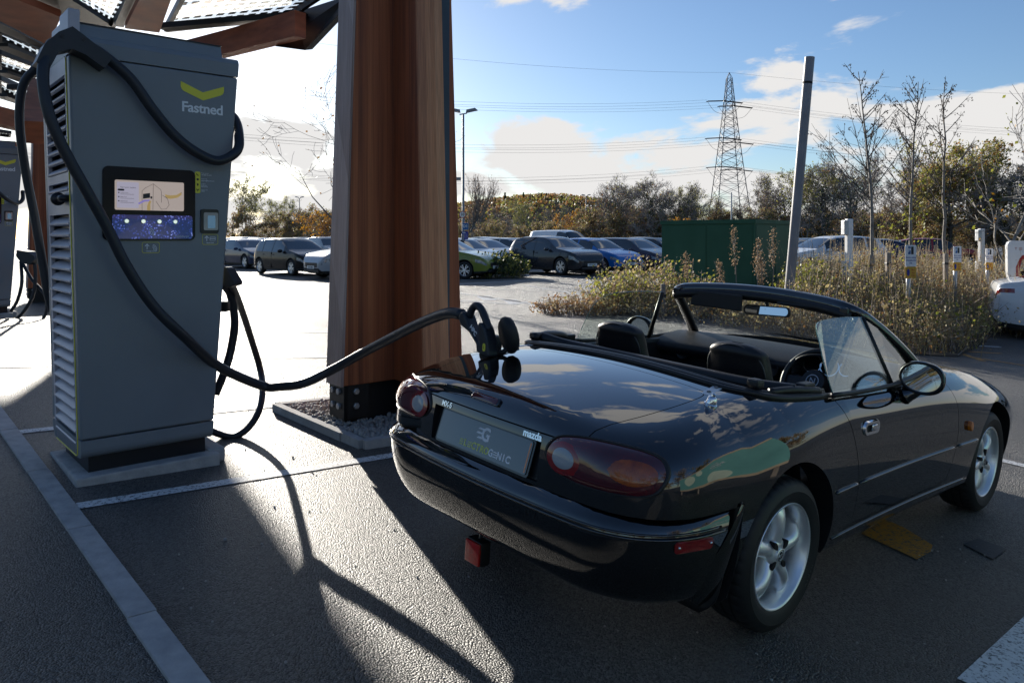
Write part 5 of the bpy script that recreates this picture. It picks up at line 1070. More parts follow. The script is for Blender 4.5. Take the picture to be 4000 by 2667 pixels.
def PP(dx, dy, z=4.3):
    r = ray(dx, dy); Y = (z - CAMH) / r.z; return Vector((r.x * Y, Y, z)) - can.location
def beam(p, q, w, h, name="beam", m=None):
    p, q = Vector(p), Vector(q); d = (q - p).normalized(); s = d.cross(Vector((0, 0, 1))).normalized(); u = s.cross(d)
    vs = [e + s * (a * w / 2) + u * b for e in (p, q) for a, b in ((-1, 0), (1, 0), (1, h), (-1, h))]
    mb = MB().add(vs, [(0, 1, 2, 3), (7, 6, 5, 4), (0, 4, 5, 1), (1, 5, 6, 2), (2, 6, 7, 3), (3, 7, 4, 0)])
    t = MB(); t.add(vs, [(0, 1, 2, 3), (7, 6, 5, 4), (0, 4, 5, 1), (1, 5, 6, 2), (2, 6, 7, 3), (3, 7, 4, 0)]); return t.build(name, m or M_['beam'], can)
M_['beam'] = mat("beam_timber", (0.42, 0.13, 0.055), 0.6, base2=(0.24, 0.075, 0.035), vscale=3, stretch=(1, 1, 4), bump=0.1)
M_['cell'] = mat("solar_cell", (0.012, 0.012, 0.018), 0.25, var=0.2, coat=0.3)
M_['pv_glass'] = glass("panel_glass", (0.93, 0.95, 0.93))
def panel(c4, nu, nv, fill=(0.62, 0.60), fr=True):
    """glass roof panel: corners a b c d, opaque cells in nu x nv"""
    a, b, c, d = [Vector(p) for p in c4]; P = lambda u, v, h=0: (a * (1 - u) + b * u) * (1 - v) + (d * (1 - u) + c * u) * v + Vector((0, 0, h))
    pm_ = MB(); pm_.add([P(0, 0, .03), P(1, 0, .03), P(1, 1, .03), P(0, 1, .03), P(0, 0, .042), P(1, 0, .042), P(1, 1, .042), P(0, 1, .042)], [(0, 1, 2, 3)]); po = pm_.build("solar_panel", M_['pv_glass'], can)
    ce = MB()
    for i in range(nu):
        for j in range(nv):
            u0 = (i + 0.5 - fill[0] / 2) / nu; u1 = (i + 0.5 + fill[0] / 2) / nu; v0 = (j + 0.5 - fill[1] / 2) / nv; v1 = (j + 0.5 + fill[1] / 2) / nv
            q = [P(u0, v0), P(u1, v0), P(u1, v1), P(u0, v1)]; ce.add([p + Vector((0, 0, h)) for h in (0.031, 0.036) for p in q], [(0, 3, 2, 1), (4, 5, 6, 7), (0, 1, 5, 4), (1, 2, 6, 5), (2, 3, 7, 6), (3, 0, 4, 7)])
    o = ce.build("solar_cells", M_['cell'], po); o["kind"] = "stuff"
    if fr:
        for k, (p, q) in enumerate(((a, b), (b, c), (c, d), (d, a))):
            beam(p + Vector((0, 0, -0.05 + 0.003 * (k % 2))), q + Vector((0, 0, -0.05 + 0.003 * (k % 2))), 0.05, 0.085, "panel_frame", M_['black_steel'])
panel((PP(381, 66), PP(668, 34), PP(760, -28), PP(424, -16)), 11, 7, (0.6, 0.5))
panel((PP(259, 58), PP(166, 0), PP(118, -30), PP(307, -24)), 8, 7, (0.6, 0.5))
panel((PP(0, 69), PP(103, 112), PP(100, 140), PP(0, 92)), 6, 3, (0.7, 0.55)); panel((PP(0, 118), PP(100, 155), PP(72, 178), PP(0, 156)), 5, 4, (0.7, 0.6)); panel((PP(0, 178), PP(56, 203), PP(42, 228), PP(0, 208)), 4, 4, (0.7, 0.6))
panel((PP(-150, 5), PP(-5, 66), PP(-5, 90), PP(-170, 25)), 8, 3, (0.7, 0.55))
panel((PP(-2, 300), PP(24, 304), PP(22, 312), PP(-2, 309)), 3, 2, (0.7, 0.6))
# dark fascias and gutters, timber beams
beam(PP(372, 69, 4.12), PP(700, 42, 4.12), 0.16, 0.07, "fascia", M_['black_steel'])
fq = [PP(664, 34, 4.30), PP(800, -10, 4.30), PP(800, 10, 4.16), PP(700, 116, 3.72), PP(632, 107, 3.78), PP(690, 66, 4.0)]
fm = MB(); fm.add([p for p in fq] + [p + Vector((0.05, 0.16, 0.05)) for p in fq], [list(range(6)), list(range(6, 12))[::-1]] + [[i, (i + 1) % 6, 6 + (i + 1) % 6, 6 + i][::-1] for i in range(6)]); fm.build("gutter_end", M_['black_steel'], can)
beam(PP(520, 128, 3.80), PP(690, 86, 3.80), 0.16, 0.30); beam(PP(330, 172, 3.80), PP(524, 127, 3.80), 0.16, 0.30)
def slab(name, m, z, h, *q):
    b_ = [PP(x, y, z) for x, y in q]; n = len(b_); s_ = MB(); s_.add(b_ + [p + Vector((0, 0, h)) for p in b_], [list(range(n)), list(range(n, 2 * n))[::-1]] + [[i, n + i, n + (i + 1) % n, (i + 1) % n] for i in range(n)]); o = s_.build(name, m, can); bm = bmesh.new(); bm.from_mesh(o.data); bmesh.ops.recalc_face_normals(bm, faces=bm.faces[:]); bm.to_mesh(o.data); bm.free()
slab("beam", M_['beam'], 4.0, 0.08, (324, -8), (398, -14), (366, 76), (287, 66)); slab("fascia", M_['black_steel'], 4.1, 0.04, (291, -6), (318, -7), (284, 64), (262, 61))
slab("beam", M_['beam'], 3.95, 0.08, (-30, -10), (24, -6), (140, 40), (112, 106), (-30, 34)); slab("fascia", M_['black_steel'], 4.08, 0.04, (26, -8), (150, -9), (250, 56), (240, 66), (142, 40)); slab("fascia", M_['black_steel'], 4.05, 0.04, (-30, 38), (108, 108), (104, 116), (-30, 62))
beam(PP(0, 107, 4.14), PP(112, 152, 4.14), 0.22, 0.05, "fascia", M_['black_steel']); beam(PP(0, 168, 4.12), PP(80, 196, 4.12), 0.24, 0.05, "fascia", M_['black_steel']); beam(PP(0, 222, 4.1), PP(62, 242, 4.1), 0.26, 0.06, "fascia", M_['black_steel'])
beam(PP(-40, 280, 3.4), PP(95, 310, 3.4), 0.3, 0.30); beam(PP(-20, 364, 2.9), PP(34, 364, 2.9), 0.3, 0.30, "beam"); beam(PP(84, 330, 2.7), PP(106, 225, 3.7), 0.4, 0.3)
lf = MB().bbox(PP(40, 201, 4.05), (0.30, 0.14, 0.09), 0.02); lf.build("canopy_lamp", M_['black_steel'], can)
beam(Vector((0, 0, 4.0)), PP(800, -40, 4.0), 0.25, 0.3); beam(Vector((0, 0, 3.9)), PP(600, -140, 3.9), 0.25, 0.35)

# guessed wing of roof over the second column, unseen, outlined to cast the ground shadows
wq = [(-11.4, 18.6), (-9.95, 19.2), (-10.12, 19.8), (-10.4, 20.6), (-9.3, 20.4), (-8.36, 18.92), (-6.5, 16.15), (-7.4, 14.5), (-8.9, 14.6), (-10.3, 16.8)]
rw = MB().prism([(x - can.location.x, y - can.location.y) for x, y in wq], 4.3 - can.location.z, 4.42 - can.location.z, 'z'); rw.build("unseen_roof_wing", M_['beam'], can)
# ================================================================== trees, shrubs, weeds
def leafmat(name, c, c2, tr=0.45):
    m = bpy.data.materials.new(name); m.use_nodes = True; N, L = m.node_tree.nodes, m.node_tree.links; b = N["Principled BSDF"]; out = N["Material Output"]
    tcn = N.new("ShaderNodeTexCoord"); n = N.new("ShaderNodeTexNoise"); n.inputs["Scale"].default_value = 2.2; n.inputs["Detail"].default_value = 3; L.new(tcn.outputs["Object"], n.inputs[0])
    r = N.new("ShaderNodeMapRange"); r.inputs["From Min"].default_value = .35; r.inputs["From Max"].default_value = .65; L.new(n.outputs[0], r.inputs[0])
    mx = N.new("ShaderNodeMix"); mx.data_type = 'RGBA'; mx.inputs[6].default_value = (*c, 1); mx.inputs[7].default_value = (*c2, 1); L.new(r.outputs[0], mx.inputs[0])
    L.new(mx.outputs[2], b.inputs["Base Color"]); b.inputs["Roughness"].default_value = 0.55
    t = N.new("ShaderNodeBsdfTranslucent"); L.new(mx.outputs[2], t.inputs[0]); ms = N.new("ShaderNodeMixShader"); ms.inputs[0].default_value = tr
    L.new(b.outputs[0], ms.inputs[1]); L.new(t.outputs[0], ms.inputs[2]); L.new(ms.outputs[0], out.inputs[0]); return m
M_['bark'] = mat("bark", (0.11, 0.098, 0.085), 0.85, base2=(0.19, 0.17, 0.15), vscale=6, bump=0.3, bscale=40)
M_['bark_dark'] = mat("dark_bark", (0.07, 0.06, 0.05), 0.9, base2=(0.13, 0.11, 0.095), vscale=6)
M_['bark_pale'] = mat("pale_bark", (0.30, 0.28, 0.25), 0.8, base2=(0.16, 0.14, 0.12), vscale=9)
M_['twig'] = mat("twig_bark", (0.22, 0.185, 0.165), 0.85, base2=(0.33, 0.28, 0.25), vscale=0.8)
M_['lf_olive'] = leafmat("olive_leaf", (0.20, 0.21, 0.045), (0.32, 0.29, 0.08)); M_['lf_green'] = leafmat("dark_green_leaf", (0.025, 0.045, 0.012), (0.05, 0.075, 0.02), 0.3)
M_['lf_gold'] = leafmat("golden_leaf", (0.40, 0.22, 0.02), (0.30, 0.13, 0.012), 0.5); M_['lf_rust'] = leafmat("rust_leaf", (0.26, 0.12, 0.035), (0.34, 0.18, 0.06)); M_['lf_lime'] = leafmat("lime_leaf", (0.20, 0.22, 0.03), (0.30, 0.30, 0.05), 0.5)
M_['lf_tan'] = leafmat("tan_leaf", (0.36, 0.28, 0.15), (0.50, 0.41, 0.19), .5); M_['lf_brown'] = leafmat("brown_leaf", (0.19, 0.13, 0.08), (0.30, 0.21, 0.13), .45)
M_['lf_hill'] = mat("far_woodland", (0.13, 0.11, 0.07), 0.9, base2=(0.26, 0.16, 0.09), vscale=0.06)
def leaf(mb, p, s, r):
    a = Vector((r.gauss(0, 1), r.gauss(0, 1), r.gauss(0, 1))).normalized(); b = a.orthogonal().normalized(); c = a.cross(b); k = r.uniform(.55, .8)
    p = Vector(p); mb.add([p - b * s, p + c * s * k, p + b * s, p - c * s * k], [(0, 1, 2, 3)])
def grow(r, h, spread, levels=4, lean=0.05, nlimb=7, base=0.25, up=0.35, droop=0.0, trunk_r=0.14, twist=0.25, dens=1.0):
    """skeleton: list of (points, radii, level)"""
    out = []
    def branch(p, d, L, rad, lev):
        n = 5 if lev < 2 else 4; pts = [p]; rs = [rad]; q = p; dd = d
        for i in range(n):
            dd = (dd + Vector((r.gauss(0, twist), r.gauss(0, twist), r.gauss(0, twist) + (up if lev else 0) * 0.25 - droop * (lev > 1))) * 0.55).normalized()
            q = q + dd * (L / n); pts.append(q); rs.append(max(0.006, rad * (1 - 0.8 * (i + 1) / n)))
        out.append((pts, rs, lev))
        if lev >= levels: return
        k = (nlimb if lev == 0 else int(r.uniform(3.5, 6.5) * dens))
        for j in range(k):
            t = (base + (1 - base) * (j + r.random()) / k) if lev == 0 else r.uniform(0.25, 1.0); f = t * n; i = min(n - 1, int(f)); pp = pts[i].lerp(pts[i + 1], f - i)
            ax = (pts[i + 1] - pts[i]).normalized(); o = ax.orthogonal().normalized(); o = Matrix.Rotation(r.uniform(0, 6.283), 3, ax) @ o
            nd = (ax * r.uniform(.45, .9) + o * spread * r.uniform(.7, 1.25)).normalized()
            branch(pp, nd, L * r.uniform(.38, .62) * (1.15 - 0.45 * t if lev == 0 else 1), rs[i] * r.uniform(.45, .65), lev + 1)
    branch(Vector((0, 0, -0.1)), Vector((r.gauss(0, lean), r.gauss(0, lean), 1)).normalized(), h, trunk_r, 0); return out
def tree_proto(seed, h, spread, lv, leaves, lsize, lmats, bark, tw, thick=1.0, ivy=0, mr=0.0155, **k):
    r = random.Random(seed); sk = grow(r, h, spread, lv, **k); t = MB().sh(); c = MB(); tips = []
    for pts, rs, lev in sk:
        if lev <= 1: t.tube(pts, [x * thick for x in rs], 6 if lev == 0 else 5, cap=False)
        else: c.tube(pts, [max(mr, x * thick) for x in rs], 3, cap=False)
        if lev >= lv - 1: tips += pts[1:]
    nm = len(lmats)
    lf = MB()
    for i in range(leaves):
        p = r.choice(tips); q = p + Vector((r.gauss(0, .18), r.gauss(0, .18), r.gauss(0, .18))); lf.mat(r.randrange(nm)); leaf(lf, q, lsize * r.uniform(.6, 1.3), r)
    if ivy:
        for i in range(ivy):
            pts, rs, lev = r.choice([s for s in sk if s[2] == 0 or (s[2] == 1 and r.random() < .5)]); f = r.random() ** 1.3 * (len(pts) - 1.01); j = int(f); p = pts[j].lerp(pts[j + 1], f - j); lf.mat(nm); leaf(lf, p + Vector((r.gauss(0, .2), r.gauss(0, .2), r.gauss(0, .2))), lsize * r.uniform(.7, 1.3), r)
    return t, c, lf, bark, tw, list(lmats) + ([M_['lf_green']] if ivy else [])
def plant_tree(name, proto, loc, label, cat="tree", group=None):
    t, c, lf, bark, tw, lm = proto; o = root(name, label, cat, loc, 0, group)
    t.build("trunk", bark, o); cr = c.build("crown", tw, o)
    if lf.f: lf.build("leaves", lm, cr)
    return o
def put(src, loc, s, rz, label, group=None):
    c = copy_tree(src); c.location = loc; c.scale = (s * 1.0, s * 1.0, s); c.rotation_euler = (0, 0, rz); c["label"] = label
    if group: c["group"] = group
    return c
def X_at(dx, Y): return (dx * 1.70068 - 2000) / FPX * Y
def H_at(dy, Y): return CAMH + (548.2 - dy) / 1728.1 * Y        # height of a photo row at depth Y
# prototypes
T = {}
T['bare'] = tree_proto(11, 8.0, 0.75, 4, 500, 0.09, [M_['lf_olive'], M_['lf_rust']], M_['bark'], M_['twig'], nlimb=13, base=0.16, trunk_r=0.19, ivy=1300, dens=1.25)
T['bare2'] = tree_proto(12, 8.0, 0.85, 4, 1000, 0.10, [M_['lf_olive'], M_['lf_olive']], M_['bark_dark'], M_['twig'], nlimb=13, base=0.14, trunk_r=0.21, ivy=800, dens=1.25)
T['thin'] = tree_proto(13, 8.0, 0.55, 4, 350, 0.08, [M_['lf_rust'], M_['lf_olive']], M_['bark'], M_['twig'], nlimb=12, base=0.2, trunk_r=0.13, dens=1.2)
T['oak'] = tree_proto(14, 8.0, 0.95, 4, 7500, 0.12, [M_['lf_olive'], M_['lf_lime'], M_['lf_tan'], M_['lf_olive'], M_['lf_rust']], M_['bark_dark'], M_['twig'], nlimb=11, base=0.25, trunk_r=0.25, dens=1.1)
T['bushy'] = tree_proto(15, 5.0, 1.0, 4, 5200, 0.10, [M_['lf_brown'], M_['lf_olive'], M_['lf_brown']], M_['bark_dark'], M_['twig'], nlimb=12, base=0.03, trunk_r=0.10, dens=1.15)
T['bushr'] = tree_proto(16, 5.0, 1.0, 4, 5200, 0.10, [M_['lf_rust'], M_['lf_olive'], M_['lf_brown'], M_['lf_tan']], M_['bark_dark'], M_['twig'], nlimb=12, base=0.03, trunk_r=0.09)
T['birch'] = tree_proto(17, 8.0, 0.6, 4, 2600, 0.085, [M_['lf_olive'], M_['lf_lime'], M_['lf_olive']], M_['bark_pale'], M_['twig'], nlimb=10, base=0.2, trunk_r=0.12)
T['gold'] = tree_proto(18, 5.0, 0.9, 4, 1500, 0.13, [M_['lf_gold'], M_['lf_gold'], M_['lf_rust']], M_['bark'], M_['twig'], nlimb=9, base=0.2, trunk_r=0.09)
HB = 8.0
LB = {'bare': ("bare_tree", "bare ivy-trunked tree"), 'bare2': ("bare_tree", "broad bare tree with olive wisps"), 'thin': ("bare_tree", "thin upright bare tree"), 'oak': ("autumn_tree", "round olive and orange autumn tree"), 'bushy': ("hedge_shrub", "brown tangled hedgerow shrub"), 'bushr': ("hedge_shrub", "rust and olive hedgerow shrub"), 'birch': ("birch_tree", "slim birch with sparse yellow-green leaves"), 'gold': ("golden_tree", "small tree with golden autumn leaves")}
done = {}
tr = random.Random(21)
def tree_at(kind, dx, top, Y, where, hs=None):
    h = H_at(top, Y); base_h = 8.0 if kind not in ('bushy', 'bushr', 'gold') else 5.0
    s = (h + 0.1) / (base_h * TOPK[kind]); loc = (X_at(dx, Y), Y, -0.05); nm, lb = LB[kind]; label = lb + " " + where; grp = "trees and shrubs along the car park's edge"
    if kind not in done:
        o = plant_tree(nm, T[kind], loc, label, "shrub" if 'shrub' in nm else "tree", grp); done[kind] = o; o.scale = (s, s, s); o.rotation_euler = (0, 0, tr.uniform(0, 6))
    else: o = put(done[kind], loc, s, tr.uniform(0, 6.28), label, grp)
    return o
TOPK = {k: max(max(q[2] for q in T[k][0].v), max(q[2] for q in T[k][1].v)) / (8.0 if k not in ('bushy', 'bushr', 'gold') else 5.0) for k in T}
wood_list = [
 ('bare', 1415, 396, 62, "right of the rusty hedge, left of the green cabinet"), ('bare2', 1455, 402, 66, "in the clump left of the green cabinet"), ('bare', 1500, 392, 60, "tallest of the clump left of the green cabinet"), ('bare2', 1545, 415, 62, "just above the left corner of the green cabinet"), ('thin', 1385, 415, 70, "at the left edge of the clump before the cabinet"),
 ('birch', 1590, 428, 68, "left of the pylon"), ('thin', 1660, 466, 70, "in front of the pylon's feet"), ('bare2', 1615, 452, 70, "beside the pylon's left foot"), ('thin', 1720, 455, 66, "beside the pylon's right foot"),
 ('bare', 1765, 410, 62, "left of the leaning pole"), ('bare2', 1810, 392, 64, "behind the leaning pole"), ('birch', 1850, 372, 58, "right behind the leaning pole"), ('bare', 1895, 352, 58, "between the leaning pole and the first young tree"), ('bare2', 1950, 366, 60, "behind the first young tree"),
 ('thin', 2020, 345, 62, "right of the first young tree"), ('thin', 2060, 335, 66, "left of the second young tree"), ('bare', 2110, 372, 64, "behind the second young tree"), ('thin', 2085, 388, 70, "far behind the second young tree"),
 ('oak', 2185, 318, 60, "behind the third young tree"), ('oak', 2255, 312, 63, "topmost against the clouds at the right"), ('bare2', 2310, 360, 58, "near the right edge of the photo"), ('bare', 2365, 340, 56, "at the right edge of the photo"),
 ('birch', 572, 405, 66, "left in the gap between charger and column"), ('birch', 632, 448, 74, "behind the black hatchback"), ('bare', 690, 462, 80, "beside the far lamp post left of the column"), ('bushr', 540, 470, 60, "just right of the nearest charger"), ('bushr', 600, 490, 62, "above the dark saloon"), ('bushy', 660, 480, 64, "above the black hatchback's roof"), ('bushy', 735, 478, 62, "left of the timber column"), ('bushr', 700, 470, 70, "behind the far lamp post"),
 ('gold', 735, 484, 44, "beside the timber column's left edge"),
 ('birch', 1195, 455, 110, "above the rusty hedge right of the column"), ('bare', 1150, 478, 120, "far off over the hedge right of the column"), ('bare2', 1270, 470, 115, "far off left of the second lamp post")]
for w_ in wood_list: tree_at(*w_)
for i, dx in enumerate(range(1040, 2380, 34)):
    k = ('bushy', 'bushr', 'bushy', 'bushy')[i % 4] if dx < 1350 else ('bushy', 'bushy', 'bushr')[i % 3]
    top = 512 + 9 * math.sin(i * 1.7) if dx < 1340 else 484 + 12 * math.sin(i * 2.3)
    o = tree_at(k, dx + tr.uniform(-8, 8), top, tr.uniform(60, 68), "")
    o["label"] = ("brown tangled shrub in the hedge behind the parked cars" if k == 'bushy' else "rust and olive shrub in the hedge behind the parked cars"); o["group"] = "hedge shrubs behind the parked cars" if k == 'bushy' else "rusty hedge shrubs behind the parked cars"
for dx, top, Y in ((1330, 470, 75), (1300, 480, 72)): tree_at('gold', dx, top + 12, Y, "in the hedge left of the second lamp post" if dx == 1330 else "leftmost of two by the second lamp post")
tree_at('gold', 1575, 500, 50, "over the green cabinet's left corner")
# a tree just beyond the column: thin branches with a few dark leaves reaching in from the left edge of the column
bt = tree_proto(31, 5.2, 0.75, 3, 150, 0.05, [M_['lf_rust'], M_['lf_brown']], M_['bark'], M_['twig'], mr=0.006, nlimb=12, base=0.3, trunk_r=0.06); plant_tree("bare_tree", bt, (X_at(800, 24), 24, 0), "slender bare tree half hidden behind the timber column", "tree")
# three young alders, a pale birch
for (dx, tx, top, Y, sd, wh) in ((2006, 1965, 165, 18.0, 41, "leftmost, leaning"), (2090, 2112, 188, 18.6, 42, "middle"), (2170, 2168, 192, 19.2, 43, "rightmost")):
    r = random.Random(sd); h = H_at(top, Y); t = MB().sh(); c = MB(); x1 = X_at(tx, Y) - X_at(dx, Y)
    tp = [Vector((x1 * k ** 2.2 * 0.9 + r.gauss(0, .015), r.gauss(0, .02), h * k)) for k in np.linspace(0, 1, 12)]; t.tube(tp, [0.055 * (1 - 0.86 * k) for k in np.linspace(0, 1, 12)], 7)
    for j in range(26):
        k = 0.34 + 0.62 * (j + r.random()) / 26; i = int(k * 11); p = tp[i].lerp(tp[min(11, i + 1)], k * 11 - i); a = r.uniform(0, 6.28); L_ = (1.55 if k < .62 else 1.15) * (1.25 - k) * r.uniform(.75, 1.45) * 1.25
        d = Vector((math.cos(a) * .75, math.sin(a) * .55, r.uniform(.55, 1.0))).normalized(); pts = [p + d * L_ * q + Vector((0, 0, .16 * L_ * q * q)) for q in np.linspace(0, 1, 6)]; c.tube(pts, [0.013 * (1 - .75 * q) for q in np.linspace(0, 1, 6)], 4)
        for m_ in range(7):
            q = r.uniform(.3, 1); b = pts[min(4, int(q * 5))]; d2 = (d + Vector((r.gauss(0, .5), r.gauss(0, .5), r.gauss(0, .35)))).normalized(); e = b + d2 * L_ * r.uniform(.12, .3); c.tube([b, b.lerp(e, .5) + Vector((0, 0, .01)), e], [.006, .005, .003], 3)
            for z in range(r.choice((0, 1, 2, 3))): c.ball(e + Vector((r.gauss(0, .025), r.gauss(0, .025), -r.uniform(0, .06))), (.012, .012, .018), 5, 4)
    o = root("young_tree", "slender young leafless tree with small cones, " + wh + " of three in the weedy bank", "tree", (X_at(dx, Y), Y, 0), 0, "young trees in the weedy bank"); t.build("trunk", M_['bark_pale'], o); cr = c.build("crown", M_['bark_dark'], o)
    if sd == 42:
        lf = MB()
        for j in range(130): leaf(lf, Vector((r.gauss(0, .35), r.gauss(0, .3), r.uniform(.9, 2.1))), r.uniform(.03, .05), r)
        lf.build("leaves", M_['lf_lime'], cr)
bp_ = tree_proto(51, 4.6, 0.55, 3, 260, 0.05, [M_['lf_gold'], M_['lf_lime']], M_['bark_pale'], M_['bark_pale'], mr=0.005, nlimb=14, base=0.22, trunk_r=0.055, up=0.6); plant_tree("birch_tree", bp_, (X_at(2328, 17), 17, -0.2), "pale young birch with a few golden leaves at the right edge", "tree")
# weedy bank: stems, leaves and seed heads as one mass
def bank_poly(): return [(G(1300, 712).x, G(1300, 712).y), (2.6, 13.6), (4.2, 12.0), (5.8, 10.9), (6.5, 10.95), (8.6, 13.5), (13.5, 15.5), (14.5, 24), (8.5, 24), (6.5, 20.0), (4.0, 18.2), (1.5, 16.4)]
BP = bank_poly()
def inside(x, y):
    c = False; n = len(BP)
    for i in range(n):
        (x1, y1), (x2, y2) = BP[i], BP[i - 1]
        if (y1 > y) != (y2 > y) and x < (x2 - x1) * (y - y1) / (y2 - y1) + x1: c = not c
    return c
br_ = random.Random(61); bst = MB(); blf = MB(); pts_ = []
while len(pts_) < 3500:
    x, y = br_.uniform(0.9, 14.5), br_.uniform(10.8, 24)
    if inside(x, y) and not (0.118 < x / y < 0.156 and y < 17.6) and br_.random() < min(1, 17 / y) * (0.70 + 0.30 * sstep(0.335, 0.39, x / y)) * (0.35 + 0.65 * (math.sin(x * 2.1 + 1.7 * math.sin(y * 1.3)) > -0.55)): pts_.append((x, y))
def bank_h(x, y):
    ed = min(1.0, max(0.1, (y - (10.9 + abs(x - 6.1) * 0.55)) / 1.1 + 0.25)); hump = 0.5 + 0.5 * math.sin(x * 1.3 + 1.1 * math.sin(y * .7)); 
    low = sstep(0.335, 0.395, x / y); dep = sstep(11.0, 15.5, y)
    return (0.36 + 0.30 * min(1, ed) + 0.52 * dep * low) * (0.72 + 0.38 * hump) * (0.58 + 0.42 * low)
for x, y in pts_:
    h = bank_h(x, y) * br_.uniform(.6, 1.12); z0 = gz(x, y) - 0.03; d = Vector((br_.gauss(0, .28), br_.gauss(0, .28), 1)); p0 = Vector((x, y, z0)); tip = p0 + d * h
    mid = p0 + d * h * .5 + Vector((br_.gauss(0, .05), br_.gauss(0, .05), 0)); bst.mat(br_.randrange(3)); bst.tube([p0, mid, tip], [0.006, 0.005, 0.002], 3, cap=False)
    for k in range(br_.choice((2, 3, 4))):
        q = br_.uniform(.3, .95); b = p0.lerp(tip, q); e = b + Vector((br_.gauss(0, .16), br_.gauss(0, .16), br_.uniform(.02, .2))); bst.tube([b, e], [0.0035, 0.002], 3, cap=False)
    kind = br_.random(); zone = math.sin(x * .9 + 2) + math.sin(y * .8 + x * .4)
    for k in range(br_.randrange(12, 26)):
        q = br_.uniform(.12, 1.0) ** .6; b = p0.lerp(tip, q) + Vector((br_.gauss(0, .12), br_.gauss(0, .12), br_.gauss(0, .06)))
        u = br_.random(); blf.mat(0 if u < .42 else 1 if u < .60 else (2 if zone > .2 else 0) if u < .80 else 3 if zone > .6 else 4); leaf(blf, b, br_.uniform(.010, .028) * (1.9 if br_.random() < .08 else 1), br_)
for k in range(1500):
    x, y = br_.choice(pts_); x += br_.gauss(0, .12); y += br_.gauss(0, .12); h = bank_h(x, y) * br_.uniform(.9, 1.45); p0 = Vector((x, y, gz(x, y) - .03)); tip = p0 + Vector((br_.gauss(0, .12), br_.gauss(0, .12), 1)) * h; bst.mat(br_.choice((0, 0, 2))); bst.tube([p0, p0.lerp(tip, .5), tip], [0.005, 0.004, 0.002], 3, cap=False)
    if k % 2:
        blf.mat(br_.choice((0, 0, 1, 4)))
        for q in range(14): leaf(blf, p0.lerp(tip, br_.uniform(.72, 1.02)) + Vector((br_.gauss(0, .02), br_.gauss(0, .02), 0)), br_.uniform(.007, .014), br_)
bk = bst.build("weed_bank", [M_['lf_tan'], M_['lf_brown'], M_['twig']]); tag(bk, kind="stuff")
tag(blf.build("weed_bank_leaves", [M_['lf_tan'], M_['lf_brown'], M_['lf_lime'], M_['lf_olive'], M_['lf_rust']]), kind="stuff")
sl = MB(); sl.add([(x, y, gz(x, y) + 0.010) for x, y in BP], [list(range(len(BP)))]); tag(sl.build("bank_soil", mat("soil", (0.06, 0.045, 0.03), 0.95, var=0.4, vscale=5, bump=0.5, bscale=20)), kind="structure")
# single plants: leafy shrub, ivy mound, dead heap, tall seed spikes
def mound(name, label, loc, size, n, ls, mats, seed, stems=60, tall=1.0, cat="shrub"):
    r = random.Random(seed); st = MB(); lf = MB(); o = root(name, label, cat, loc)
    for k in range(stems):
        a = r.uniform(0, 6.28); q = r.random() ** .5; b = Vector((size[0] * .5 * q * math.cos(a), size[1] * .5 * q * math.sin(a), 0)); e = Vector((b.x * 1.25 + r.gauss(0, .06), b.y * 1.25 + r.gauss(0, .06), size[2] * r.uniform(.55, 1.08) * math.sqrt(max(.1, 1 - .75 * q * q)))); m = b.lerp(e, .5) + Vector((r.gauss(0, .05), r.gauss(0, .05), .04)); st.tube([b, m, e], [.008, .006, .002], 3, cap=False)
        for j in range(n // stems):
            t = r.uniform(.15, 1.03); p = (b.lerp(m, t * 2) if t < .5 else m.lerp(e, t * 2 - 1)) + Vector((r.gauss(0, .07), r.gauss(0, .07), r.gauss(0, .05))); p.z = max(.02, p.z); lf.mat(r.randrange(len(mats))); leaf(lf, p, ls * r.uniform(.6, 1.4), r)
    st.build("stems", M_['twig'], o); lf.build("leaves", mats, o); return o
p = G(1490, 722); mound("leafy_shrub", "sprawling yellow-green leafy shrub before the green cabinet", (p.x + .2, p.y + 1.0, 0), (2.3, 1.6, 1.12), 4200, .030, [M_['lf_lime'], M_['lf_olive'], M_['lf_tan'], M_['lf_brown']], 71, 170)
p = G(1440, 700); mound("leafy_shrub", "low yellow-green shrub beside the orange cone", (p.x + .35, p.y + 0.8, 0), (1.0, .9, .8), 1300, .028, [M_['lf_lime'], M_['lf_lime'], M_['lf_tan']], 72, 70)
p = G(1832, 690); mound("leafy_shrub", "bright lime-green shrub at the foot of the leaning pole", (X_at(1850, 14.6), 14.6, 0.1), (.8, .8, 1.0), 1500, .030, [M_['lf_lime'], M_['lf_lime'], M_['lf_olive']], 73, 70)
p = G(1335, 722); mound("dead_plant_heap", "low heap of dead brown plants at the tip of the weedy bank", (p.x, p.y + .2, 0), (1.5, 1.0, .33), 2600, .022, [M_['lf_brown'], M_['lf_brown'], M_['lf_rust'], M_['lf_tan']], 74, 150, cat="plant")
mound("ivy_mound", "dark glossy ivy mound on the island between column and parked cars", (X_at(1140, 27.6), 27.8, 0), (2.0, 1.4, .98), 3600, .055, [M_['lf_green'], M_['lf_green'], M_['lf_olive']], 75, 150)
sr = random.Random(81)
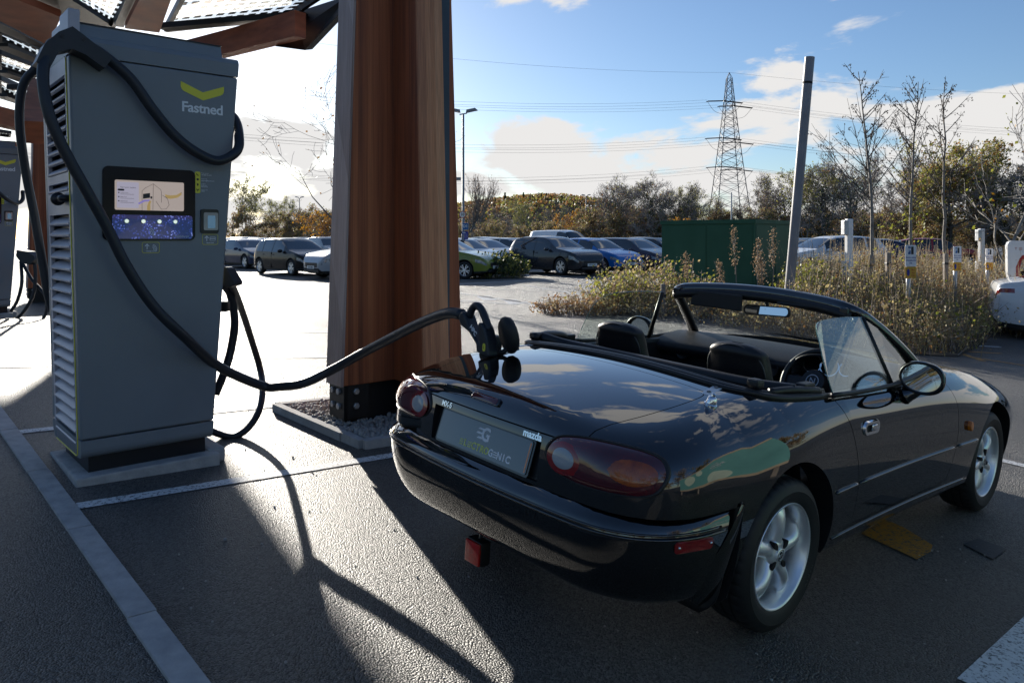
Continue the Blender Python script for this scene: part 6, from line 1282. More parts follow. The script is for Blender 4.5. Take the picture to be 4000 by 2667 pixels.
def seed_spike(dx, top, Y, label):
    h = H_at(top, Y); o = root("seed_spike", label, "plant", (X_at(dx, Y), Y, 0), 0, "tall dead seed spikes before the green cabinet"); st = MB(); hd = MB(); tip = Vector((sr.gauss(0, .06), 0, h)); st.tube([(0, 0, 0), tip * .5 + Vector((.02, 0, 0)), tip], [.007, .006, .003], 4)
    for k in range(240):
        q = sr.uniform(.55, 1.0); w = .055 * (1 - abs(q - .75) / .32 * .7); p = tip * q + Vector((sr.gauss(0, w), sr.gauss(0, w), sr.gauss(0, .02))); leaf(hd, p, sr.uniform(.010, .022), sr)
    for k in range(6): q = sr.uniform(.45, .8); b = tip * q; st.tube([b, b + Vector((sr.gauss(0, .09), sr.gauss(0, .05), .22))], [.004, .002], 3)
    st.build("stem", M_['twig'], o); hd.build("seed_head", M_['lf_brown'], o)
for dx, top, Y, lb in ((1692, 520, 14.2, "tall dead seed spike against the green cabinet, leftmost"), (1735, 548, 14.0, "short dead seed spike at the cabinet's near corner"), (1772, 524, 14.6, "tall dead seed spike between cabinet corner and leaning pole"), (1750, 590, 13.6, "low dead seed spike just left of the leaning pole's foot"), (1660, 600, 13.8, "low dead seed spike before the cabinet's left face"), (1582, 578, 14.5, "dead brown seed spike before the cabinet's left corner")): seed_spike(dx, top, Y, lb)
# distant wooded hill with conifers and two poplars
hl_ = MB().sh(); hx = np.linspace(-160, 420, 90)
def hillp(i, j):
    x = hx[i]; v = j / 12; h = 10 + 20 * math.exp(-((x + 20) / 110) ** 2) + 6 * math.sin(x * .03) + (2.2 * math.sin(x * .31) + 1.3 * math.sin(x * .77 + 1)); return (x, 420 + 160 * v, max(-1, h * (1 - (1 - v) ** 2)) - 1)
hl_.grid(hillp, 89, 12); tag(hl_.build("wooded_hill", M_['lf_hill']), kind="structure")
fw = MB(); hr_ = random.Random(91)
for k in range(5200):
    x = hr_.uniform(-120, 330); v = hr_.random() ** .7; h = 10 + 20 * math.exp(-((x + 20) / 110) ** 2) + 6 * math.sin(x * .03); z = max(0, h * (1 - (1 - v) ** 2)); y = 415 + 160 * v; fw.mat(hr_.randrange(3))
    for q in range(6): leaf(fw, (x + hr_.gauss(0, 1.6), y + hr_.gauss(0, 1.5), z + hr_.uniform(0, 4.2)), hr_.uniform(.6, 1.4), hr_)
tag(fw.build("hill_wood", [M_['lf_brown'], M_['lf_rust'], M_['lf_olive']]), kind="stuff")
con = root("conifer", "dark far-off conifer on the wooded hill's skyline", "tree", (X_at(1160, 520), 520, 20), 0, "far conifers on the skyline"); c = MB(); r = random.Random(95)
for k in range(260): q = r.random(); w = 1.5 * (1 - q) + .15; leaf(c, (r.gauss(0, w * .5), r.gauss(0, w * .5), 1 + 8 * q), r.uniform(.4, .9), r)
c.build("crown", M_['lf_green'], con); MB().tube([(0, 0, -3), (0, 0, 8)], [.25, .05], 5).build("trunk", M_['bark_dark'], con)
for k in range(22):
    o = copy_tree(con); dx = 1105 + k * 10 + r.uniform(-5, 5); x = X_at(dx, 520); hh = 10 + 20 * math.exp(-((x + 20) / 110) ** 2) + 6 * math.sin(x * .03); s = r.uniform(.35, .75); o.location = (x, 520, hh * .85 + r.uniform(-1, 1)); o.scale = (s * 1.1, s * 1.1, s)
con.location.z = 24
for dx, lb in ((1073, "left"), (1091, "right")):
    pr = tree_proto(96 + dx, 9.0, 0.22, 3, 500, .12, [M_['lf_brown']], M_['bark'], M_['twig'], nlimb=26, base=.1, trunk_r=.2, up=1.2); o = plant_tree("poplar_tree", pr, (X_at(dx, 230), 230, 0), "tall narrow poplar, " + lb + " of the pair beside the lamp post with signs", "tree"); o.scale = (1.6, 1.6, H_at(447, 230) / 9.2)
# ================================================================== parked cars
def car_skin(kind):
    P = dict(hatch=dict(L=4.2, W=1.76, top=[(0, .60), (.02, .74), (.05, .93), (.14, 1.07), (.48, 1.37), (.95, 1.455), (1.6, 1.48), (2.15, 1.455), (2.42, 1.38), (3.08, .985), (3.5, .92), (3.88, .83), (4.1, .72), (4.2, .56)], belt=[(0, .56), (.02, .70), (.06, .87), (.14, .925), (.6, .935), (2, .90), (3.08, .885), (3.6, .83), (4.0, .72), (4.2, .54)], win=[(.52, .98), (1.06, 1.78), (1.86, 2.72)], ws=(2.40, 3.04), rw=(.12, .50), wb=(.80, 3.36), R=.315),
             suv=dict(L=4.3, W=1.80, top=[(0, .62), (.02, .78), (.05, .97), (.14, 1.11), (.42, 1.45), (.9, 1.53), (1.6, 1.555), (2.15, 1.53), (2.42, 1.46), (3.12, 1.06), (3.55, 1.00), (3.95, .92), (4.18, .80), (4.3, .58)], belt=[(0, .58), (.02, .74), (.06, .92), (.14, .985), (.6, 1.02), (2, .97), (3.12, .95), (3.65, .90), (4.1, .80), (4.3, .56)], win=[(.58, 1.0), (1.08, 1.80), (1.88, 2.74)], ws=(2.42, 3.08), rw=(.11, .45), wb=(.83, 3.42), R=.345),
             saloon=dict(L=4.7, W=1.85, top=[(0, .58), (.015, .74), (.04, .93), (.08, 1.01), (.14, 1.045), (.45, 1.09), (1.25, 1.36), (1.9, 1.44), (2.4, 1.43), (2.75, 1.36), (3.50, .99), (3.9, .92), (4.3, .81), (4.55, .70), (4.7, .54)], belt=[(0, .54), (.015, .70), (.04, .88), (.10, .94), (.8, .95), (2, .92), (3.5, .88), (4.1, .80), (4.5, .68), (4.7, .52)], win=[(1.02, 1.70), (1.78, 2.55)], ws=(2.73, 3.44), rw=(.50, 1.28), wb=(.92, 3.80), R=.335),
             estate=dict(L=4.6, W=1.79, top=[(0, .60), (.02, .76), (.04, .96), (.10, 1.09), (.32, 1.40), (.8, 1.475), (1.7, 1.49), (2.45, 1.47), (2.75, 1.38), (3.45, .99), (3.9, .92), (4.25, .82), (4.48, .70), (4.6, .54)], belt=[(0, .56), (.02, .72), (.05, .90), (.10, .945), (.8, .95), (2, .91), (3.45, .88), (4.0, .80), (4.4, .68), (4.6, .52)], win=[(.38, 1.02), (1.10, 1.92), (2.0, 2.95)], ws=(2.72, 3.40), rw=(.08, .34), wb=(.86, 3.56), R=.32),
             van=dict(L=5.0, W=1.95, top=[(0, 1.6), (.03, 1.86), (.15, 1.95), (1.5, 1.98), (3.0, 1.97), (3.5, 1.88), (4.25, 1.22), (4.6, 1.08), (4.85, .95), (5.0, .62)], belt=[(0, 1.0), (.08, 1.05), (1.5, 1.08), (3.2, 1.06), (4.25, 1.05), (4.6, .98), (4.9, .8), (5.0, .6)], win=[(2.75, 3.75)], ws=(3.5, 4.2), rw=(0, 0), wb=(.95, 4.05), R=.34))[kind]
    return P
M_['tyre'] = mat("tyre_rubber", (0.02, 0.02, 0.02), 0.7, var=.2); M_['car_glass'] = mat("car_window", (0.012, 0.016, 0.018), 0.03, spec=0.8, coat=0.6, var=.2)
M_['hl'] = mat("headlamp_glass", (0.45, 0.48, 0.5), 0.08, coat=1.0, base2=(0.12, .13, .14), vscale=14); M_['black_plastic'] = mat("black_plastic", (0.016, 0.016, 0.018), 0.5, var=.2)
M_['plate_w'] = mat("white_plate", (0.75, 0.76, 0.74), 0.4, var=.05)
def paint(name, c): return mat(name, c, 0.22, spec=0.4, coat=0.55, var=0.06, vscale=3)
PAINT = dict(black=mat("black_car_paint", (0.005, 0.005, 0.007), 0.25, spec=0.25, coat=0.25, var=0.06), dark=paint("charcoal_car_paint", (0.022, 0.024, 0.030)), grey=paint("grey_car_paint", (0.12, 0.13, 0.14)), silver=paint("silver_car_paint", (0.36, 0.38, 0.40)), white=paint("white_car_paint", (0.72, 0.73, 0.74)), blue=paint("bright_blue_car_paint", (0.015, 0.17, 0.52)), navy=paint("navy_car_paint", (0.012, 0.025, 0.07)), green=paint("lime_green_car_paint", (0.19, 0.22, 0.03)), plum=paint("plum_grey_car_paint", (0.045, 0.035, 0.055)), red=paint("red_car_paint", (0.35, 0.02, 0.02)), ice=paint("pale_blue_car_paint", (0.25, 0.31, 0.38)), teal=paint("teal_car_paint", (0.02, .12, .14)))
def make_car(kind, colour, label, plate=None):
    q = car_skin(kind); L, W = q['L'], q['W']; o = root("parked_car", label, "car", (0, 0, 0), 0, None)
    tf = CS([p[0] for p in q['top']], [p[1] for p in q['top']]) if False else (lambda x, a=[p[0] for p in q['top']], b=[p[1] for p in q['top']]: float(np.interp(x, a, b)))
    bf = lambda x, a=[p[0] for p in q['belt']], b=[p[1] for p in q['belt']]: float(np.interp(x, a, b))
    tb = lambda x: sum(tf(min(L, max(0, x + d))) for d in (-.06, -.03, 0, .03, .06)) / 5 if .1 < x < L - .1 else tf(x)
    R = q['R'] + 0.055; xs = set(np.linspace(0, L, 62)) | {0.01, 0.02, 0.03, 0.045, .06, .08, .10, .12, .15, L - .01, L - .02, L - .04, L - .06, L - .08, L - .11}
    for c in q['wb']: xs |= {c + R * math.sin(a) for a in np.linspace(-math.pi / 2, math.pi / 2, 15)} | {c - R - .004, c + R + .004}
    for a, b in list(q['win']) + [q['ws'], q['rw']]: xs |= {a, b}
    xs = sorted(x for x in xs if 0 <= x <= L); xs = [x for i, x in enumerate(xs) if i == 0 or x - xs[i - 1] > .003 or x in (L,)]
    NS, NU1, NU2 = 9, 6, 9; n = NS + NU1 + NU2
    def half(x):
        e = min(x, L - x); k = 1 - 0.22 * max(0, 1 - e / 0.6) ** 2.2 - 0.16 * max(0, 1 - e / .10) ** 2; return W / 2 * k * (0.985 + 0.015 * math.sin(x / L * math.pi))
    def sill(x):
        z = 0.20 + 0.06 * max(0, 1 - min(x, L - x) / .5) + 0.12 * max(0, 1 - min(x, L - x) / .07) ** 2
        for c in q['wb']:
            if abs(x - c) < R: z = max(z, q['R'] + math.sqrt(max(0, R * R - (x - c) ** 2)))
        return z
    rows = []
    for x in xs:
        w = half(x); zb = bf(x); zt = max(zb + 0.012, tb(x)); z0 = min(sill(x), zb - .04); g = zt - zb; pts = []
        for j in range(NS + 1):
            v = j / NS; z = z0 + (zb - z0) * v; m = 0.62; y = w * (1 - .045 * max(0, (m - z) / .42) ** 2 - .05 * max(0, (z - m) / .35) ** 1.6); pts.append((y, z))
        yb = pts[-1][0] - 0.012; zr = zb + g * .87; wr = max(0.25 * w, yb - .34 * g)
        for j in range(1, NU1 + 1): v = j / NU1; pts.append((yb + (wr - yb) * v + .03 * g * math.sin(v * math.pi), zb + (zr - zb) * v))
        for j in range(1, NU2 + 1): a = math.pi / 2 * j / NU2; pts.append((wr * math.cos(a) ** .8 if j < NU2 else 0, zr + (zt - zr) * math.sin(a) ** .9))
        rows.append(pts)
    bod, ws_, gr = MB().sh(), MB().sh(), MB().sh(); pair_ = {(n_, s_): MB().sh() for n_ in 'ght' for s_ in (1, -1)}
    def cls(xa, xb, j, s):
        x = (xa + xb) / 2; zz = (rows[xs.index(xa)][j][1] + rows[xs.index(xb)][j][1]) / 2
        if NS + 0 <= j < NS + NU1 and any(a <= x <= b for a, b in q['win']): return pair_['g', s]
        if q['ws'][0] <= x <= q['ws'][1] and j >= NS + NU1: return ws_
        if q['rw'][0] <= x <= q['rw'][1] and j >= NS + NU1: return ws_
        if x > L - .42 and x < L - .03 and j in (NS - 3, NS - 2): return pair_['h', s]
        if .03 < x < .30 and j == NS - 1: return pair_['t', s]
        if j == 0: return gr
        return bod
    for s in (1, -1):
        for i in range(len(xs) - 1):
            for j in range(n):
                a, b = rows[i], rows[i + 1]; v = [(xs[i] - L / 2, s * a[j][0], a[j][1]), (xs[i + 1] - L / 2, s * b[j][0], b[j][1]), (xs[i + 1] - L / 2, s * b[j + 1][0], b[j + 1][1]), (xs[i] - L / 2, s * a[j + 1][0], a[j + 1][1])]
                if j == n - 1: v = v if True else v
                cls(xs[i], xs[i + 1], j, s).add(v if s > 0 else v[::-1], [(3, 2, 1, 0)])
    for i, sg in ((0, 1), (len(xs) - 1, -1)):
        a = rows[i]; ring = [(xs[i] - L / 2, y, z) for y, z in a] + [(xs[i] - L / 2, -y, z) for y, z in a[::-1][1:]]; bod.sh(False); bod.add(ring if sg > 0 else ring[::-1], [list(range(len(ring)))]); bod.sh()
    def fin(mb, name, m):
        if not mb.f: return None
        b = mb.build(name, m, o); bm = bmesh.new(); bm.from_mesh(b.data); bmesh.ops.remove_doubles(bm, verts=bm.verts[:], dist=.0006); bmesh.ops.recalc_face_normals(bm, faces=bm.faces[:]); bm.to_mesh(b.data); bm.free(); b.data.set_sharp_from_angle(angle=R_(42)); return b
    body = fin(bod, "body", PAINT[colour]); fin(ws_, "windscreen", M_['car_glass']); [fin(pair_[k_, s_], n_, m_) for k_, n_, m_ in (('g', "side_window", M_['car_glass']), ('h', "headlamp", M_['hl']), ('t', "tail_lamp", M_['red_lens'])) for s_ in (1, -1)]; fin(gr, "sill_trim", M_['black_plastic'])
    MB().box((-L / 2 + .25, -W / 2 + .16, .18), (L / 2 - .25, W / 2 - .16, .62)).build("underbody", M_['dark'], o)
    gm = MB().bbox((L / 2 - .005, 0, .50), (.03, W * .50, .16), .02).bbox((L / 2 - .03, 0, .28), (.06, W * .62, .10), .03); gm.build("grille", M_['black_plastic'], o)
    if plate is not None:
        pm = MB().box((L / 2 + .012, -.26, .36), (L / 2 + .02, .26, .47)).build("number_plate", M_['plate_w'], o); tm = MB(); text_into(tm, plate, .085, frame((L / 2 + .021, 0, .415), (0, 1, 0), (0, 0, 1)), ext=.001, bold=.002); tm.build("plate_text", M_['letter_dark'], pm)
    else: MB().box((L / 2 + .012, -.26, .36), (L / 2 + .02, .26, .47)).build("number_plate", M_['plate_w'], o)
    for s in (1, -1):
        mx = q['ws'][1] - .36 - L / 2; MB().sh().ball((mx, s * (W / 2 + .07), bf(q['ws'][1] - .3) + .06), (.085, .11, .07), 12, 8).build("door_mirror", PAINT[colour], o)
        for hx in ((q['win'][-1][0] + .12), (q['win'][-1][0] - .72)): MB().sh().bbox((hx - L / 2, s * (W / 2 * .985), bf(2) - .10), (.16, .03, .03), .01).build("door_handle", PAINT[colour], o)
        MB().prism([(q['win'][-1][0] - .04 - L / 2, .25), (q['win'][-1][0] - .034 - L / 2, .25), (q['win'][-1][0] - .034 - L / 2, bf(2) - .02), (q['win'][-1][0] - .04 - L / 2, bf(2) - .02)], s * (W / 2 * .93), s * (W / 2 * 1.0 + .0005), 'y').build("door_seam", M_['dark'], o)
    Rw = q['R']
    def wheel(x, s):
        w = bpy.data.objects.new("wheel", None); link(w, o); Mw = Matrix.Translation((x, s * (W / 2 - .02), Rw)) @ Matrix(((1, 0, 0, 0), (0, 0, s * 1.0, 0), (0, -s * 1.0, 0, 0), (0, 0, 0, 1))).to_4x4()
        w.matrix_local = Mw
        MB().sh().lathe([(Rw * .68, -.005), (Rw * .72, .006), (Rw * .86, .010), (Rw * .97, -.006), (Rw, -.03), (Rw, -.17), (Rw * .9, -.2)], 36, cap=False).build("tyre", M_['tyre'], w)
        a = MB().sh().lathe([(Rw * .69, -.012), (Rw * .66, -.004), (Rw * .63, -.015), (Rw * .61, -.06)], 36, cap=False)
        for k in range(10):
            t = R_(36 * k + (6 if k % 2 else -6)); a.prism([(.02, -.016), (Rw * .65, -.018), (Rw * .65, .018), (.02, .016)], -.035, -.010, 'z', Matrix.Rotation(t, 4, 'Z'))
        a.lathe([(.055, -.01), (.05, -.004), (0, -.003)], 16); rim = a.build("rim", M_['alloy'], w, 40); MB().lathe([(Rw * .66, -.06), (0, -.06)], 28).build("wheel_back", M_['dark'], rim)
    for c in q['wb']:
        for s in (1, -1): wheel(c - L / 2, s)
    return o
def place_car(o, x, y, fwd): o.location = (x, y, gz(x, y)); o.rotation_euler = (0, 0, math.atan2(fwd[1], fwd[0])); return o
def recolour(o, old, new):
    for c in o.children_recursive:
        for sl_ in c.material_slots:
            if sl_.material == PAINT[old]: sl_.link = 'OBJECT'; sl_.material = PAINT[new]
FW = (0.64, -0.77); RWD = Vector((0.77, 0.64)); GRP = "cars parked in rows across the car park"
K = {}
K['suv'] = place_car(make_car('suv', 'dark', "charcoal crossover parked right of the ivy mound", "EO16 PJX"), 1.75, 31.0, FW); tag(K['suv'], group=GRP)
K['hatch'] = place_car(make_car('hatch', 'black', "black hatchback parked left of the timber column, nearest of its row", "KN12"), X_at(676, 30.6), 30.6, (0.71, -0.70)); tag(K['hatch'], group=GRP)
K['saloon'] = place_car(make_car('saloon', 'navy', "dark blue saloon parked between the charger and the black hatchback"), X_at(562, 37), 37.5, (0.71, -0.70)); tag(K['saloon'], group=GRP)
K['estate'] = place_car(make_car('estate', 'plum', "plum-grey estate car parked right of the bright blue hatchback", "LF11 LTX"), X_at(1452, 34.2), 34.2, FW); tag(K['estate'], group=GRP)
K['van'] = place_car(make_car('van', 'white', "white van standing behind the charcoal crossover"), X_at(1290, 47), 47, FW); tag(K['van'], group=GRP)
def add_car(kind, old, col, x, y, fwd, label):
    o = copy_tree(K[kind]); place_car(o, x, y, fwd); recolour(o, old, col); o["label"] = label; o["group"] = GRP; return o
add_car('hatch', 'black', 'blue', X_at(1366, 32.4), 32.4, FW, "bright blue hatchback parked beside the charcoal crossover")
add_car('estate', 'plum', 'black', X_at(1512, 35.6), 35.6, FW, "black estate parked left of the green cabinet")
add_car('hatch', 'black', 'dark', X_at(1545, 38), 38.5, FW, "charcoal car half hidden by the green cabinet's left corner")
add_car('hatch', 'black', 'green', X_at(1021, 28.0), 28.0, (0.92, -0.40), "lime green hatchback poking out behind the timber column")
add_car('suv', 'dark', 'silver', X_at(836, 28.3), 28.3, (-0.75, -0.66), "silver car cut off by the timber column's left edge")
add_car('hatch', 'black', 'ice', X_at(1058, 32), 32.5, (0.80, -0.6), "pale blue hatchback right of the column, behind the lime green one")
add_car('saloon', 'navy', 'navy', X_at(1105, 36), 36.5, (0.75, -0.66), "dark blue saloon behind the ivy mound")
add_car('estate', 'plum', 'silver', X_at(1180, 38), 39, (0.70, -0.71), "silver estate behind the charcoal crossover's tail")
back = [(1085, 44, 'white', 'hatch'), (1130, 46, 'silver', 'suv'), (1175, 47, 'grey', 'hatch'), (1225, 45, 'white', 'estate'), (1400, 44, 'grey', 'hatch'), (1445, 46, 'silver', 'estate'), (1490, 48, 'white', 'suv'), (1535, 46, 'dark', 'estate'), (1420, 56, 'navy', 'suv'), (1360, 57, 'silver', 'hatch'), (1480, 58, 'grey', 'suv'), (1530, 60, 'black', 'suv'),
        (530, 43, 'white', 'hatch'), (575, 46, 'silver', 'suv'), (612, 44, 'white', 'estate'), (650, 47, 'grey', 'hatch'), (690, 43, 'white', 'saloon'), (728, 45, 'silver', 'hatch'), (760, 40, 'grey', 'suv'), (555, 55, 'teal', 'suv'), (640, 57, 'white', 'hatch'), (700, 56, 'navy', 'suv'), (745, 58, 'white', 'estate')]
OLD = dict(hatch='black', suv='dark', saloon='navy', estate='plum')
CN = dict(white="white", silver="silver", grey="grey", dark="charcoal", navy="navy", black="black", teal="teal"); KN = dict(hatch="hatchback", suv="tall crossover", estate="estate car", saloon="saloon")
for i, (dx, Y, col, kd) in enumerate(back):
    side = "far across the car park, showing above the %s" % ("row by the crossover" if dx > 1000 else "black hatchback's row")
    where = {1085: "behind the lamp post with signs", 1130: "above the ivy mound", 1175: "above the crossover's tail", 1225: "left of the white van", 1400: "above the bright blue car", 1445: "above the plum-grey estate", 1490: "above the black estate", 1535: "against the cabinet's left edge", 1420: "in the rearmost row above the plum-grey estate", 1360: "in the rearmost row right of the white van", 1480: "in the rearmost row above the black estate", 1530: "in the rearmost row by the cabinet", 530: "beside the charger's right edge", 575: "above the blue saloon", 612: "above the black hatchback's tail", 650: "above the black hatchback's roof", 690: "above the black hatchback's bonnet", 728: "left of the column", 760: "touching the column's left edge", 555: "in the rearmost row above the blue saloon", 640: "in the rearmost row above the black hatchback", 700: "in the rearmost row by the far lamp post", 745: "in the rearmost row beside the column"}[dx]
    add_car(kd, OLD[kd], col, X_at(dx, Y), Y, FW if dx > 1000 else (0.60, -.80), CN[col] + " " + KN[kd] + " parked " + where)
# right side, beyond the weedy bank
add_car('suv', 'dark', 'white', X_at(1925, 27), 28, (-0.97, -0.22), "white crossover beyond the weedy bank, right of the leaning pole")
add_car('hatch', 'black', 'dark', X_at(1850, 31), 31.5, (-0.9, -0.4), "dark hatchback beyond the bank, just right of the leaning pole")
add_car('saloon', 'navy', 'navy', X_at(2062, 29), 30, (0.95, -0.3), "navy saloon beyond the bank, left of the nearest blue-and-white sign")
add_car('hatch', 'black', 'red', X_at(2175, 36), 37, (0.95, -0.3), "red hatchback far beyond the bank behind the middle sign")
wt = place_car(make_car('saloon', 'white', "white saloon at the right edge, its tail toward the weedy bank"), 11.3, 13.4, (0.88, -0.47)); wt["label"] = "white saloon cut off by the right edge, its tail toward the weedy bank"; tag(wt, group=GRP)
# ================================================================== street furniture, pylon, signs
M_['pole_grey'] = mat("painted_pole", (0.24, 0.235, 0.245), 0.5, var=0.12, vscale=4)
M_['green_metal'] = mat("green_painted_metal", (0.032, 0.10, 0.060), 0.6, spec=0.2, base2=(0.045, 0.125, 0.078), vscale=1.6, bump=0.03)
M_['sign_blue'] = mat("sign_blue", (0.012, 0.10, 0.30), 0.4, var=.05); M_['sign_navy'] = mat("sign_navy", (0.02, 0.03, 0.28), 0.4, var=.05); M_['sign_amber'] = mat("sign_amber", (0.62, 0.33, 0.03), 0.45, var=.08); M_['orange'] = mat("orange_plastic", (0.55, 0.09, 0.03), 0.5, var=.15); M_['old_wood'] = mat("weathered_post", (0.22, 0.18, 0.15), 0.9, base2=(0.34, .30, .26), vscale=14, bump=.3)
# leaning steel pole
lp = root("leaning_pole", "thick grey steel pole leaning right above the weedy bank", "pole", (5.10, 14, 0)); a = Vector((0, 0, -0.2)); b = Vector((X_at(1860, 14) - 5.10, 0, H_at(132, 14)))
MB().sh().tube([a, a.lerp(b, .5), b], 0.088, 24).build("tube", M_['pole_grey'], lp, 40); d = (b - a).normalized(); c = a + d * ((H_at(191, 14) + .2) / d.z)
MB().tube([c - d * .022, c + d * .022], 0.0895, 24).build("slot", M_['dark'], lp)
MB().bbox((-.35, -.05, .42), (.5, .08, .06), .02).bbox((-.58, -.05, .40), (.12, .14, .22), .02).build("base_bracket", M_['steel'], lp)
# green cabinet
gc = root("green_cabinet", "large dark green metal equipment cabinet behind the weedy bank", "cabinet", (5.81, 18.0, 0), math.atan2(1.9, 1.62))
gq = MB().box((0, 0, -.1), (2.5, 2.5, 1.80)).build("cabinet_body", M_['green_metal'], gc); MB().box((-.03, -.03, 1.803), (2.53, 2.53, 1.90)).build("cabinet_roof", M_['green_metal'], gc)
for k in range(2): MB().box((-.012, .06 + k * 1.2, .06), (-.0005, 1.22 + k * 1.2, 1.76)).build("door_panel", M_['green_metal'], gq)
for k in range(2): MB().box((.06 + k * 1.2, -.012, .06), (1.22 + k * 1.2, -.0005, 1.76)).build("side_panel", M_['green_metal'], gq)
# twin-head lamp posts
def lamp_post(dx, top, label):
    Y = (6.9 - CAMH) * 1728.1 / (548.2 - top); o = root("lamp_post", label, "lamp post", (X_at(dx, Y), Y, 0), 0, "twin-head lamp posts in the car park")
    MB().sh().tube([(0, 0, 0), (0, 0, 1.6), (0, 0, 1.65), (0, 0, 6.75)], [.085, .085, .058, .045], 14).build("pole", M_['pole_grey'], o)
    MB().tube([(-.16, 0, 6.72), (.16, 0, 6.78)], .025, 8).build("head_bracket", M_['pole_grey'], o)
    for s in (-1, 1):
        hm_ = MB(); hm_.add([(s * .12, -.13, 6.80), (s * .12, .13, 6.80), (s * .62, .09, 6.90), (s * .62, -.09, 6.90), (s * .14, -.11, 6.92), (s * .14, .11, 6.92), (s * .50, .08, 7.0), (s * .50, -.08, 7.0)], [(0, 1, 2, 3), (7, 6, 5, 4), (0, 3, 7, 4), (1, 5, 6, 2), (0, 4, 5, 1), (2, 6, 7, 3)]); hm_.build("lamp_head", M_['pole_grey'], o)
    return o, Y
L1, Y1 = lamp_post(1064, 254, "twin-head lamp post carrying a ten limit and blue D1 sign")
for args in ((1346, 448, "slim twin-head lamp post above the parked cars left of the bare trees"), (688, 453, "far twin-head lamp post between charger and column"), (1962, 410, "twin-head lamp post among the trees right of the leaning pole")): lamp_post(*args)
def z1(dy): return H_at(dy, Y1)
s10 = MB().lathe([(.155, 0), (.155, .01), (0, .01)], 28, frame((-.03, -.06, z1(493)), (1, 0, 0), (0, 0, 1))).build("speed_sign", M_['white'], L1); MB().lathe([(.155, .0105), (.155, .014), (.118, .014), (.118, .0105)], 28, frame((-.03, -.06, z1(493)), (1, 0, 0), (0, 0, 1)), closed=True).build("red_ring", PAINT['red'], s10)
t_ = MB(); text_into(t_, "10", .17, frame((-.03, -.074, z1(493)), (1, 0, 0), (0, 0, 1)), ext=.001, bold=.004); t_.build("lettering", M_['letter_dark'], s10)
d1 = MB().prism(rrect(.26, .30, .02, 3, .09, z1(520)), -.075, -.06, 'y').build("bay_sign", M_['sign_blue'], L1); t_ = MB(); text_into(t_, "D1", .17, frame((.09, -.0765, z1(520)), (1, 0, 0), (0, 0, 1)), ext=.001, bold=.003); ou = rrect(.25, .29, .02, 3, .09, z1(520)); t_.tube([(p[0], -.0765, p[1]) for p in ou + ou[:1]], .004, 4); t_.build("lettering", M_['letter_white'], d1)
nb = MB().prism(rrect(.27, .34, .01, 2, .08, z1(541)), -.075, -.06, 'y').build("notice", M_['sign_navy'], L1); t_ = MB()
for k, w in enumerate(("Have you paid", "your parking fee", "No return within", "two hours")): text_into(t_, w, .032, frame((.08, -.0765, z1(541) + .05 - k * .05), (1, 0, 0), (0, 0, 1)), ext=.0005)
for x in (.0, .07): t_.lathe([(.026, 0), (.026, .001), (0, .001)], 14, frame((x, -.0765, z1(541) + .12), (1, 0, 0), (0, 0, 1)))
t_.build("lettering", M_['letter_white'], nb)
cc = root("camera_post", "slim post with a security camera beside the timber column's right edge", "security camera", (X_at(1043, 30), 30, 0)); MB().sh().tube([(0, 0, 0), (0, 0, H_at(378, 30))], .035, 10).build("post", M_['pole_grey'], cc)
MB().bbox((.09, 0, H_at(411, 30)), (.36, .12, .12), .02, None).build("camera_housing", M_['pole_grey'], cc); MB().tube([(0, -.02, H_at(425, 30)), (.08, -.02, H_at(418, 30))], .03, 8).bbox((.02, -.03, H_at(427, 30)), (.10, .10, .18), .02).build("camera_bracket", M_['dark'], cc)
wp = root("mast", "thin pale mast rising before the pylon's right leg", "pole", (X_at(1680, 40), 40, 0)); MB().tube([(0, 0, 0), (0, 0, H_at(442, 40))], [.05, .035], 10).build("mast_tube", M_['steel'], wp)
# electric recharging signs
def ev_sign(dx, top, Y, w, label):
    o = root("sign_post", label, "sign", (X_at(dx, Y), Y, -.2), 0.12, "recharging-bay signs on the weedy bank"); zt = H_at(top, Y) + .2; h = w * 1.8
    MB().sh().tube([(-.015, .03, 0), (-.015, .03, zt)], .038, 12).build("post", M_['steel'], o)
    p = MB().prism(rrect(w, h, .015, 3, 0, zt - h / 2), -.012, -.004, 'y').build("sign_plate", M_['white'], o)
    MB().prism(rrect(w * .22, h * .36, .004, 2, -w * .13, zt - h * .25), -.0135, -.0122, 'y').build("parking_mark", M_['sign_blue'], p); MB().prism(rrect(w * .22, h * .36, .004, 2, w * .14, zt - h * .25), -.0135, -.0122, 'y').build("charger_mark", M_['letter_dark'], p)
    t = MB(); text_into(t, "P", h * .26, frame((-w * .13, -.0138, zt - h * .25), (1, 0, 0), (0, 0, 1)), ext=.0004, bold=.002); t.build("lettering", M_['letter_white'], p)
    t = MB()
    for k, s in enumerate(("Electric vehicle", "recharging point", "only")): text_into(t, s, w * .15, frame((0, -.0136, zt - h * (.58 + .13 * k)), (1, 0, 0), (0, 0, 1)), ext=.0004, bold=.0006)
    t.build("lettering", M_['sign_navy'], p)
    y = MB().prism(rrect(w, w * .98, .01, 2, -.005, zt - h - w * .5), -.014, -.006, 'y').build("charge_plate", M_['sign_amber'], o); m = MB().lathe([(w * .16, 0), (w * .16, .002), (0, .002)], 20, frame((-w * .24, -.0142, zt - h - w * .5), (1, 0, 0), (0, 0, 1)) @ Matrix.Diagonal((.8, 1.9, 1, 1))); m.build("no_waiting_mark", M_['sign_navy'], y)
    t = MB()
    for k, s in enumerate(("Max", "stay", "2 hrs")): text_into(t, s, w * .17, frame((w * .2, -.0144, zt - h - w * (.28 + .24 * k)), (1, 0, 0), (0, 0, 1)), ext=.0004, bold=.0006)
    t.build("lettering", mat("sign_red_ink", (.45, .04, .02), .5, var=.05) if 'sign_red_ink' not in bpy.data.materials else bpy.data.materials['sign_red_ink'], y)
